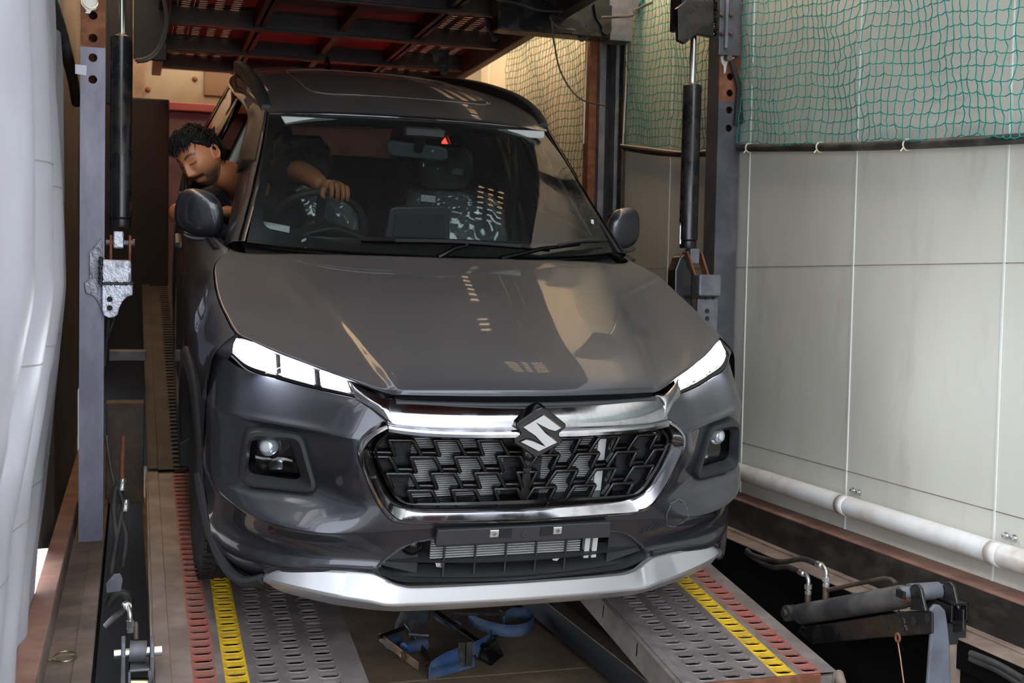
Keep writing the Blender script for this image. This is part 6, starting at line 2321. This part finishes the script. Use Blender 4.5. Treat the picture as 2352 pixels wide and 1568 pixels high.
def seat(x, yb0, headx, rear=False, film=True):
    sx = thing('front_seat' if not rear else 'rear_seat', None, None)
    sx.parent = car
    W_ = 0.25
    rows = []
    for z, y, w in ((.62, yb0 - .05, .24), (.75, yb0 - .02, .26), (.95, yb0 + .03, .26), (1.08, yb0 + .08, .245), (1.15, yb0 + .11, .20), (1.165, yb0 + .13, .15)):
        rows.append([Vector((x + w * a, y + b, z)) for a, b in ((-1, .06), (-.95, -.03), (-.7, -.05), (-.4, -.005), (0, .0), (.4, -.005), (.7, -.05), (.95, -.03), (1, .06))])
    shell(loft(rows, 33, 25)).build('backrest', M_SEAT, sx, smooth=True, angle=60)
    MB().box((x - .25, yb0 - .45, .46), (x + .25, yb0 - .02, .60)).build('cushion', M_SEAT, sx, bevel=0.05, segs=4)
    hr = MB()
    hrow = []
    for z, w, d in ((1.175, .085, .02), (1.19, .12, .0), (1.26, .135, -.02), (1.33, .125, -.015), (1.365, .09, .01)):
        hrow.append([Vector((headx + w * a, yb0 + .12 + d + b, z)) for a, b in ((-1, .05), (-.9, .0), (-.5, -.015), (0, -.018), (.5, -.015), (.9, 0), (1, .05))])
    shell(loft(hrow, 25, 17)).build('headrest', M_SEAT, sx, smooth=True, angle=60)
    for a in (-.05, .05):
        MB().cyl((headx + a, yb0 + .15, 1.12), (headx + a, yb0 + .15, 1.2), 0.007, 10).build('headrest_post', M_CHROME, sx, smooth=True)
    if film:
        rr = random.Random(int(x * 100) + 5)
        for nm, rws, n1, n2, amp in (('film_wrap', rows, 61, 61, .011), ('headrest_film', hrow, 41, 31, .010)):
            Gd = loft(rws, n1, n2)
            Gf = []
            ph = [rr.uniform(0, 6) for _ in range(8)]
            for j, row in enumerate(Gd):
                rf = []
                for i, p in enumerate(row):
                    w = math.sin(i * .55 + ph[0] + j * .12) * math.sin(j * .21 + ph[1]) + .7 * math.sin(i * .33 - j * .42 + ph[2]) + .5 * math.sin(i * .9 + j * .5 + ph[3]) + .35 * math.sin(i * 1.4 - j * .8 + ph[4])
                    w = abs(w) ** 0.7
                    rf.append(p + Vector((0.003 * math.sin(j * .3 + ph[5]), -0.020 - amp * w, 0)))
                Gf.append(rf)
            MB().grid(Gf).build(nm, M_FILM, sx, smooth=True, angle=180, label='crumpled clear plastic film')
    return sx


ps = seat(0.33, 2.08, 0.29)
ds = seat(-0.36, 2.10, -0.36)
for x in (-.42, .42):
    seat(x, 2.95, x, rear=True, film=False)


def sticker(parent, c, w, h, ry):
    mb = MB().add([Vector((-w / 2, 0, -h / 2)), Vector((w / 2, 0, -h / 2)), Vector((w / 2, 0, h / 2)), Vector((-w / 2, 0, h / 2))], [(0, 1, 2, 3)])
    o = mb.build('sticker', M_PAPER, parent, label='small white printed sticker', solid=0.0005)
    o.location = c
    o.rotation_euler = (R(-10), R(ry), 0)


sticker(ps, (0.325, 2.125, 1.262), .048, .026, 3)
sticker(ps, (0.175, 2.03, 1.150), .065, .028, 3)
sticker(ds, (-0.385, 2.13, 1.345), .05, .03, -14)
sticker(ds, (-0.235, 2.05, 1.19), .04, .02, -2)
# seat belt and its guide on the far side pillar
mb = MB().grid([[Vector((.640, 2.30, 1.36)), Vector((.672, 2.30, 1.36))], [Vector((.655, 2.26, 1.15)), Vector((.690, 2.26, 1.15))], [Vector((.665, 2.22, .85)), Vector((.70, 2.22, .85))]])
cpart(mb, 'seat_belt', mat('belt_webbing', (0.10, 0.115, 0.125), 0.7), smooth=True, solid=0.003)
mb = MB().prism([(.628, 2.29, 1.43), (.650, 2.29, 1.44), (.665, 2.29, 1.39), (.668, 2.29, 1.345), (.655, 2.29, 1.325), (.638, 2.29, 1.345)], (0, 0.02, 0))
cpart(mb, 'belt_guide', mat('pale_plastic', (0.45, 0.46, 0.45), 0.5), bevel=0.004)
mb = MB().box((-.006, -.001, -.01), (.006, 0, .01))
o = mb.build('hang_tag', M_PAPER, windscreen)
o.location = ws(0.93, 0.22) + Vector((0, -0.006, 0.005))
o.rotation_euler = (R(-45), R(15), 0)
# dark cabin back shelf to close the view
cpart(MB().box((-.78, 3.75, .5), (.78, 3.78, 1.12)), 'parcel_shelf', M_CABIN)
# paper label on the dashboard behind the windscreen
mb = MB()
a, b, c, d = (Vector(p) for p in ((-.668, 1.245, 1.142), (-.638, 1.30, 1.150), (-.535, 1.262, 1.140), (-.540, 1.232, 1.122)))
mb.add([a, d, c, b], [(0, 1, 2, 3)])
o = cpart(mb, 'delivery_label', M_PAPER, solid=0.001, label='white paper label with fine print')

# the cabin and tail draw in towards the back
for o in [c for c in car.children_recursive if c.type == 'MESH']:
    if any(k in o.name for k in ('tyre', 'rim', 'spoke', 'tread')) or o.location.length > 1e-6:
        continue
    for v in o.data.vertices:
        if v.co.y > 1.7:
            v.co.x *= 1 - 0.055 * (v.co.y - 1.7) - 0.03 * max(0, v.co.y - 2.5) ** 2

# ================================================================== the driver
def vcol_mat(name, rough=0.5, spec=0.5, coat=0.0):
    m = bpy.data.materials.new(name)
    m.use_nodes = True
    nt = m.node_tree
    b = nt.nodes['Principled BSDF']
    b.inputs['Roughness'].default_value = rough
    b.inputs['Specular IOR Level'].default_value = spec
    at_ = nt.nodes.new('ShaderNodeAttribute')
    at_.attribute_name = 'tone'
    nt.links.new(at_.outputs['Color'], b.inputs['Base Color'])
    b.inputs['Subsurface Weight'].default_value = 0.08
    b.inputs['Subsurface Radius'].default_value = (0.012, 0.005, 0.003)
    ns = nt.nodes.new('ShaderNodeTexNoise')
    ns.inputs['Scale'].default_value = 220
    bp = nt.nodes.new('ShaderNodeBump')
    bp.inputs['Strength'].default_value = 0.08
    bp.inputs['Distance'].default_value = 0.002
    nt.links.new(ns.outputs['Fac'], bp.inputs['Height'])
    nt.links.new(bp.outputs['Normal'], b.inputs['Normal'])
    return m


SKIN = (0.50, 0.19, 0.085)
M_SKIN = vcol_mat('warm_brown_skin', 0.42, 0.5)
M_HAIR = mat('black_hair', (0.004, 0.0035, 0.0035), 0.5, 0, (0.008, 0.007, 0.006), 60, spec=0.25)
M_SHIRT = mat('navy_black_shirt', (0.008, 0.009, 0.014), 0.85, 0, (0.012, 0.013, 0.02), 20, bump=0.2, bscale=60)


def g(d, s):
    return math.exp(-(d / s) ** 2)


def head_pt(th, ph):
    """th: azimuth (0 = face forward +y, + = his left -x? right-handed x), ph: polar from crown 0..pi. returns point, normalised coords"""
    sx, sy, sz = math.sin(ph) * math.sin(th), math.sin(ph) * math.cos(th), math.cos(ph)
    x, y, z = sx * 0.076, sy * 0.098, sz * 0.118
    # cranium: fuller at the back, narrower jaw
    if z < 0:
        k = -z / 0.118
        x *= 1 - 0.30 * k ** 1.3
        if sy > 0:
            y *= 1 - 0.10 * k
        else:
            y *= 1 - 0.45 * k
    if sy > 0:
        # flatten the face plane
        y = y * (1 - 0.06 * g(x, 0.05) * g(z + 0.02, 0.08))
        y += 0.012 * g(z + 0.10, 0.022) * g(x, 0.026)              # chin
        y += 0.004 * g(z - 0.030, 0.012) * g(abs(x) - 0.028, 0.022)   # brow ridge
        y -= 0.010 * g(z - 0.008, 0.014) * g(abs(x) - 0.031, 0.016)   # eye socket
        y += 0.007 * g(z - 0.006, 0.0085) * g(abs(x) - 0.031, 0.013)  # lid
        y += 0.005 * g(z + 0.022, 0.018) * g(abs(x) - 0.042, 0.018)   # cheekbone
        if abs(x) < 0.05:
            nz = z + 0.022
            prof = 0.026 * math.exp(-((z + 0.034) / 0.011) ** 2) if z < -0.034 else 0.026 * max(0.0, 1 - (z + 0.034) / 0.058) ** 0.9
            y += prof * g(x, 0.0105 + 0.004 * g(z + 0.036, 0.01))       # nose ridge
            y += 0.009 * g(z + 0.038, 0.008) * g(abs(x) - 0.012, 0.006)  # nostril wings
        y += 0.006 * g(z + 0.062, 0.007) * g(x, 0.020)              # upper lip
        y += 0.007 * g(z + 0.075, 0.007) * g(x, 0.018)              # lower lip
        y -= 0.004 * g(z + 0.0685, 0.003) * g(x, 0.020)
        y -= 0.004 * g(z + 0.087, 0.006) * g(x, 0.02)
    return Vector((x, y, z))


def tone_at(p):
    x, y, z = p
    c = Vector(SKIN)

    def mixc(a, b, t):
        t = max(0.0, min(1.0, t))
        return a.lerp(Vector(b), t)
    if y > 0.0:
        ax = abs(x)
        # stubble and moustache
        jaw = max(g(z + 0.098, 0.026), g(z + 0.075, 0.03) * (1 if ax > 0.030 else 0.35))
        c = mixc(c, (0.055, 0.036, 0.028), 1.0 * jaw * (1 - g(x, 0.016) * g(z + 0.07, 0.012)))
        mo = 1.3 * g(z + 0.0550, 0.0068) * (1 if ax < 0.030 else g(ax - 0.030, 0.006))
        c = mixc(c, (0.014, 0.010, 0.009), 1.25 * mo)
        gp = 1.2 * g(z + 0.094, 0.015) * g(x, 0.020)
        c = mixc(c, (0.018, 0.013, 0.011), 1.0 * gp)
        # lips
        lp = g(z + 0.0735, 0.0055) * g(x, 0.019)
        c = mixc(c, (0.22, 0.085, 0.06), 0.8 * lp)
        # brows
        bz = 0.0285 + 0.008 * (1 - ((ax - 0.034) / 0.02) ** 2)
        br = g(z - bz, 0.0046) * (1 if 0.012 < ax < 0.054 else 0)
        c = mixc(c, (0.012, 0.009, 0.008), 1.2 * br)
        # lash line of the lowered lid
        ez = 0.001 + 0.12 * (ax - 0.031) ** 2 / 0.02
        ly = g(z - ez, 0.0026) * (1 if 0.016 < ax < 0.047 else 0)
        c = mixc(c, (0.008, 0.006, 0.006), 1.3 * ly)
        c = mixc(c, (0.20, 0.08, 0.045), 0.35 * g(z + 0.012, 0.008) * g(ax - 0.031, 0.016))
    else:
        c = mixc(c, (0.05, 0.035, 0.03), 0.6 * g(z + 0.075, 0.03) * (1 if y > -0.03 else 0))
    return c


# head frame in world space, from the pose in the photograph
hd_up = (RT * -0.44 + UP * 0.82 - FW * 0.36).normalized()
hd_f0 = (RT * -0.42 + UP * -0.50 - FW * 0.82)
hd_fw = (hd_f0 - hd_up * hd_f0.dot(hd_up)).normalized()
hd_rt = hd_fw.cross(hd_up).normalized()
HEAD_C = cw((-0.820, 1.70, 1.318))


def hw(p):
    return HEAD_C + (hd_rt * p[0] + hd_fw * p[1] + hd_up * p[2]) * 0.95


NT, NP = 120, 88
hv, hf, hc = [], [], []
for j in range(NP + 1):
    ph = math.pi * j / NP
    for i in range(NT):
        # denser sampling at the face
        t = 2 * math.pi * i / NT
        th = t - 0.45 * math.sin(t)
        p = head_pt(th, ph)
        hv.append(hw(p))
        hc.append(tone_at(p))
for j in range(NP):
    for i in range(NT):
        k = (i + 1) % NT
        hf.append((j * NT + i, j * NT + k, (j + 1) * NT + k, (j + 1) * NT + i))
# ears
for s in (1, -1):
    b = len(hv)
    n1, n2 = 20, 9
    for i in range(n1):
        t = 2 * math.pi * i / n1
        for j in range(n2):
            u = j / (n2 - 1)
            rr_ = (0.2 + 0.8 * u)
            ez = 0.031 * math.sin(t) * rr_ * (1 + 0.15 * math.sin(t))
            ey_ = 0.019 * math.cos(t) * rr_ - 0.010 * math.sin(t) * 0.4
            rim = 0.014 * math.sin(min(1, u * 1.05) * math.pi * 0.5) ** 2 + (0.006 if 0.6 < u < 0.95 else 0) - (0.006 if u < 0.4 else 0)
            p = Vector((s * (0.070 + rim * (0.6 + 0.5 * (-math.cos(t) * .5 + .5)) - (0.02 if u > 0.97 else 0)), -0.008 + ey_, -0.006 + ez))
            hv.append(hw(p))
            hc.append(Vector(SKIN) * (0.55 if u < 0.45 else 1.0))
    for i in range(n1):
        k = (i + 1) % n1
        for j in range(n2 - 1):
            hf.append((b + i * n2 + j, b + k * n2 + j, b + k * n2 + j + 1, b + i * n2 + j + 1))


def skin_mesh(verts, edges, radii, root, subs=2):
    me = bpy.data.meshes.new('tmp_skin')
    me.from_pydata([tuple(v) for v in verts], edges, [])
    ob = bpy.data.objects.new('tmp_skin', me)
    COL.objects.link(ob)
    ob.modifiers.new('skin', 'SKIN')
    sv = me.skin_vertices[0].data if me.skin_vertices else None
    if sv is None:
        bm = bmesh.new()
        bm.from_mesh(me)
        bm.verts.layers.skin.verify()
        bm.to_mesh(me)
        bm.free()
        sv = me.skin_vertices[0].data
    for i, r in enumerate(radii):
        r = r if isinstance(r, tuple) else (r, r)
        sv[i].radius = r
        sv[i].use_root = (i == root)
    sb = ob.modifiers.new('sub', 'SUBSURF')
    sb.levels = sb.render_levels = subs
    dg = bpy.context.evaluated_depsgraph_get()
    ev = ob.evaluated_get(dg)
    m2 = ev.to_mesh()
    vs = [v.co.copy() for v in m2.vertices]
    fs = [tuple(p.vertices) for p in m2.polygons]
    ev.to_mesh_clear()
    bpy.data.objects.remove(ob, do_unlink=True)
    bpy.data.meshes.remove(me)
    return vs, fs


# skeleton in the car frame: pelvis, spine, neck, both arms, thighs
SK_V = [(-.38, 2.04, .62), (-.40, 2.03, .80), (-.46, 2.00, .98), (-.53, 1.96, 1.13), (-.63, 1.87, 1.20), (-.715, 1.80, 1.245), (-.79, 1.74, 1.275),
        (-.50, 1.98, 1.21), (-.455, 1.83, 1.265), (-.425, 1.72, 1.278), (-.395, 1.62, 1.268), (-.372, 1.548, 1.252),
        (-.66, 1.97, 1.12), (-.80, 1.86, 1.10), (-.905, 1.74, 1.088), (-.83, 1.66, 1.115), (-.745, 1.60, 1.135),
        (-.50, 1.80, .58), (-.50, 1.55, .60), (-.27, 1.80, .58), (-.27, 1.55, .60)]
SK_E = [(0, 1), (1, 2), (2, 3), (3, 4), (4, 5), (5, 6), (3, 7), (7, 8), (8, 9), (9, 10), (10, 11), (3, 12), (12, 13), (13, 14), (14, 15), (15, 16), (0, 17), (17, 18), (0, 19), (19, 20)]
SK_R = [.11, .10, .10, .09, .068, .060, .060, .055, .050, .046, .042, .031, .055, .055, .044, .040, .031, .085, .07, .085, .07]
bv, bf = skin_mesh([cw(p) for p in SK_V], SK_E, SK_R, 0)
bc = [Vector(SKIN)] * len(bv)
allv, allf, allc = list(hv), list(hf), list(hc)


def addm(vs, fs, cs):
    b = len(allv)
    allv.extend(vs)
    allf.extend([tuple(i + b for i in f) for f in fs])
    allc.extend(cs)


addm(bv, bf, bc)

# left hand closed over the top of the steering wheel rim
HB = Vector((-.372, 1.548, 1.252))       # wrist
rim_c = [SWC + (u_ * math.cos(R(a)) + v_ * math.sin(R(a))) * 0.185 for a in (270 + 2, 270 + 8, 270 + 14, 270 + 20)]
KN = [rim_c[i] + Vector((0.0, -0.004 - 0.002 * i, 0.036 - 0.003 * abs(i - 1))) for i in range(4)]
KN = [Vector((-.352, 1.508, 1.268)), Vector((-.331, 1.503, 1.270)), Vector((-.310, 1.503, 1.266)), Vector((-.291, 1.507, 1.258))]
palm_v = [HB, Vector((-.352, 1.528, 1.262))] + KN
palm_e = [(0, 1), (1, 2), (1, 3), (1, 4), (1, 5)]
hvv, hff = skin_mesh([cw(p) for p in palm_v], palm_e, [(.031, .026), (.026, .02), .0125, .013, .013, .012], 0)
addm(hvv, hff, [Vector(SKIN)] * len(hvv))
for i, k in enumerate(KN):
    ln = (0.9, 1.0, 0.98, 0.82)[i]
    ch_ = [k + Vector((0, 0.012, -0.002)), k + Vector((0.002, -0.010, -0.004)), k + Vector((0.004, -0.026 * ln, -0.026 * ln)), k + Vector((0.005, -0.020 * ln, -0.050 * ln)), k + Vector((0.005, -0.004, -0.064 * ln))]
    fv, ff = skin_mesh([cw(p) for p in ch_], [(q, q + 1) for q in range(4)], [.0105, .0105, .0095, .0088, .0072], 0)
    addm(fv, ff, [Vector(SKIN)] * len(fv))
    # nail
    pn = cw(ch_[4] + Vector((0, -0.007, 0.004)))
th_ = [Vector((-.362, 1.530, 1.250)), Vector((-.378, 1.515, 1.236)), Vector((-.380, 1.508, 1.218)), Vector((-.366, 1.512, 1.208))]
fv, ff = skin_mesh([cw(p) for p in th_], [(0, 1), (1, 2), (2, 3)], [.014, .012, .0105, .0085], 0)
addm(fv, ff, [Vector(SKIN)] * len(fv))
# right hand resting inside the window sill
R0 = Vector((-.745, 1.60, 1.135))
rk = [R0 + Vector((.055, -.035 - .012 * i, .0)) for i in range(4)]
fv, ff = skin_mesh([cw(p) for p in [R0, R0 + Vector((.03, -.03, 0))] + rk], [(0, 1), (1, 2), (1, 3), (1, 4), (1, 5)], [.03, .026, .012, .012, .012, .011], 0)
addm(fv, ff, [Vector(SKIN)] * len(fv))
for i, k in enumerate(rk):
    ch_ = [k, k + Vector((.026, -.004, -.004)), k + Vector((.044, -.004, -.018)), k + Vector((.05, -.002, -.036))]
    fv, ff = skin_mesh([cw(p) for p in ch_], [(0, 1), (1, 2), (2, 3)], [.0105, .0098, .009, .0075], 0)
    addm(fv, ff, [Vector(SKIN)] * len(fv))
fv, ff = skin_mesh([cw(p) for p in (R0 + Vector((.02, -.04, 0)), R0 + Vector((.035, -.08, .004)), R0 + Vector((.055, -.10, 0)))], [(0, 1), (1, 2)], [.014, .012, .009], 0)
addm(fv, ff, [Vector(SKIN)] * len(fv))

me = bpy.data.meshes.new('person')
pb_loc = cw((-.38, 2.04, .55))
me.from_pydata([tuple(Vector(v) - pb_loc) for v in allv], [], allf)
ca = me.color_attributes.new('tone', 'FLOAT_COLOR', 'POINT')
ca.data.foreach_set('color', [q for c in allc for q in (c[0], c[1], c[2], 1.0)])
me.materials.append(M_SKIN)
me.polygons.foreach_set('use_smooth', [True] * len(me.polygons))
person = bpy.data.objects.new('person', me)
COL.objects.link(person)
person.location = pb_loc
setp(person, 'person in dark T-shirt leaning out of the driver window, one hand on the wheel', 'person')
bm = bmesh.new()
bm.from_mesh(me)
bmesh.ops.recalc_face_normals(bm, faces=bm.faces)
bm.to_mesh(me)
bm.free()


def pchild(vs, fs, name, m, **k):
    mb = MB()
    mb.add([Vector(v) - pb_loc for v in vs], fs)
    return mb.build(name, m, person, smooth=True, angle=180, **k)


# T-shirt: slightly larger hull over torso and sleeves
TS_V = [SK_V[0], SK_V[1], SK_V[2], SK_V[3], (-.605, 1.895, 1.185), SK_V[7], SK_V[8], (-.432, 1.745, 1.276), SK_V[12], SK_V[13], (-.86, 1.80, 1.092)]
TS_E = [(0, 1), (1, 2), (2, 3), (3, 4), (3, 5), (5, 6), (6, 7), (3, 8), (8, 9), (9, 10)]
TS_R = [.155, .147, .158, .148, .096, .095, .074, .062, .095, .073, .064]
vs, fs = skin_mesh([cw(p) for p in TS_V], TS_E, TS_R, 0)
pchild(vs, fs, 't_shirt', M_SHIRT, label='dark navy T-shirt')
vs, fs = skin_mesh([cw(SK_V[0])] + [cw(p) for p in SK_V[17:21]], [(0, 1), (1, 2), (0, 3), (3, 4)], [.16, .10, .085, .10, .085], 0)
pchild(vs, fs, 'trousers', M_SHIRT)
# hair: cap shell of the cranium with ragged fringe plus tufts
rr = random.Random(3)
hv2, hf2 = [], []
NTh, NPh = 96, 40
lim = []
for i in range(NTh):
    th = 2 * math.pi * i / NTh
    c = math.cos(th)
    # hairline: polar angle limit
    if c > 0.6:
        L_ = 0.93 + 0.04 * math.sin(th * 9)
    elif c > 0.1:
        L_ = 0.93 + (0.6 - c) / 0.5 * 0.42
    elif c > -0.35:
        L_ = 1.35 + (0.1 - c) / 0.45 * 0.35
    else:
        L_ = 1.70 + 0.40 * min(1, (-c - 0.35) * 1.6)
    lim.append(L_ + rr.uniform(-.03, .03))
for j in range(NPh + 1):
    for i in range(NTh):
        th = 2 * math.pi * i / NTh
        ph = lim[i] * j / NPh
        p = head_pt(th, ph)
        n = Vector((p.x / 0.076 ** 2, p.y / 0.098 ** 2, p.z / 0.118 ** 2)).normalized()
        thick = 0.012 + 0.009 * max(0, math.cos(th)) * g(ph - 0.75, 0.5) + 0.0025 * math.sin(i * 1.9 + j * .3) + 0.002 * math.sin(i * .7 - j * .9)
        if j == NPh:
            thick = -0.002
        elif j > NPh - 5:
            thick *= 0.45 + 0.11 * (NPh - j)
        hv2.append(hw(p + n * thick))
for j in range(NPh):
    for i in range(NTh):
        k = (i + 1) % NTh
        hf2.append((j * NTh + i, j * NTh + k, (j + 1) * NTh + k, (j + 1) * NTh + i))
mbh = MB()
mbh.add([v - pb_loc for v in hv2], hf2)
for _ in range(900):
    th = rr.uniform(-math.pi, math.pi)
    i = int((th % (2 * math.pi)) / (2 * math.pi) * NTh) % NTh
    ph = lim[i] * rr.uniform(0.15, 1.0)
    p = head_pt(th, ph)
    n = Vector((p.x / 0.076 ** 2, p.y / 0.098 ** 2, p.z / 0.118 ** 2)).normalized()
    if abs(math.cos(th)) < 0.5 and ph > lim[i] * 0.8:
        continue
    d = Vector((p.x * 3 + rr.uniform(-.4, .4), p.y * 2 + 0.75 + rr.uniform(-.3, .3), -0.55 + rr.uniform(-.2, .2)))
    d = (d - n * d.dot(n)).normalized()
    a = p + n * (0.013 + rr.uniform(0, .006))
    ln = rr.uniform(.018, .038)
    pts = [a, a + d * ln * .5 + n * rr.uniform(.002, .008), a + d * ln + n * rr.uniform(-.004, .004)]
    mbh.tube([hw(q) - pb_loc for q in pts], [.0022, .0018, .0004], 4, cap=False)
for _ in range(70):      # fringe over the forehead
    th = rr.uniform(-0.75, 0.75)
    p = head_pt(th, 0.95 + rr.uniform(-.08, .05))
    n = Vector((p.x / 0.076 ** 2, p.y / 0.098 ** 2, p.z / 0.118 ** 2)).normalized()
    a = p + n * 0.012
    d = Vector((rr.uniform(-.3, .3) + p.x * 3, 0.25, -1)).normalized()
    ln = rr.uniform(.012, .034)
    mbh.tube([hw(q) - pb_loc for q in (a, a + d * ln * .5 + n * .006, a + d * ln + n * 0.001)], [.0016, .0013, .0003], 4, cap=False)
mbh.build('hair', M_HAIR, person, smooth=True, angle=180, recalc=False)
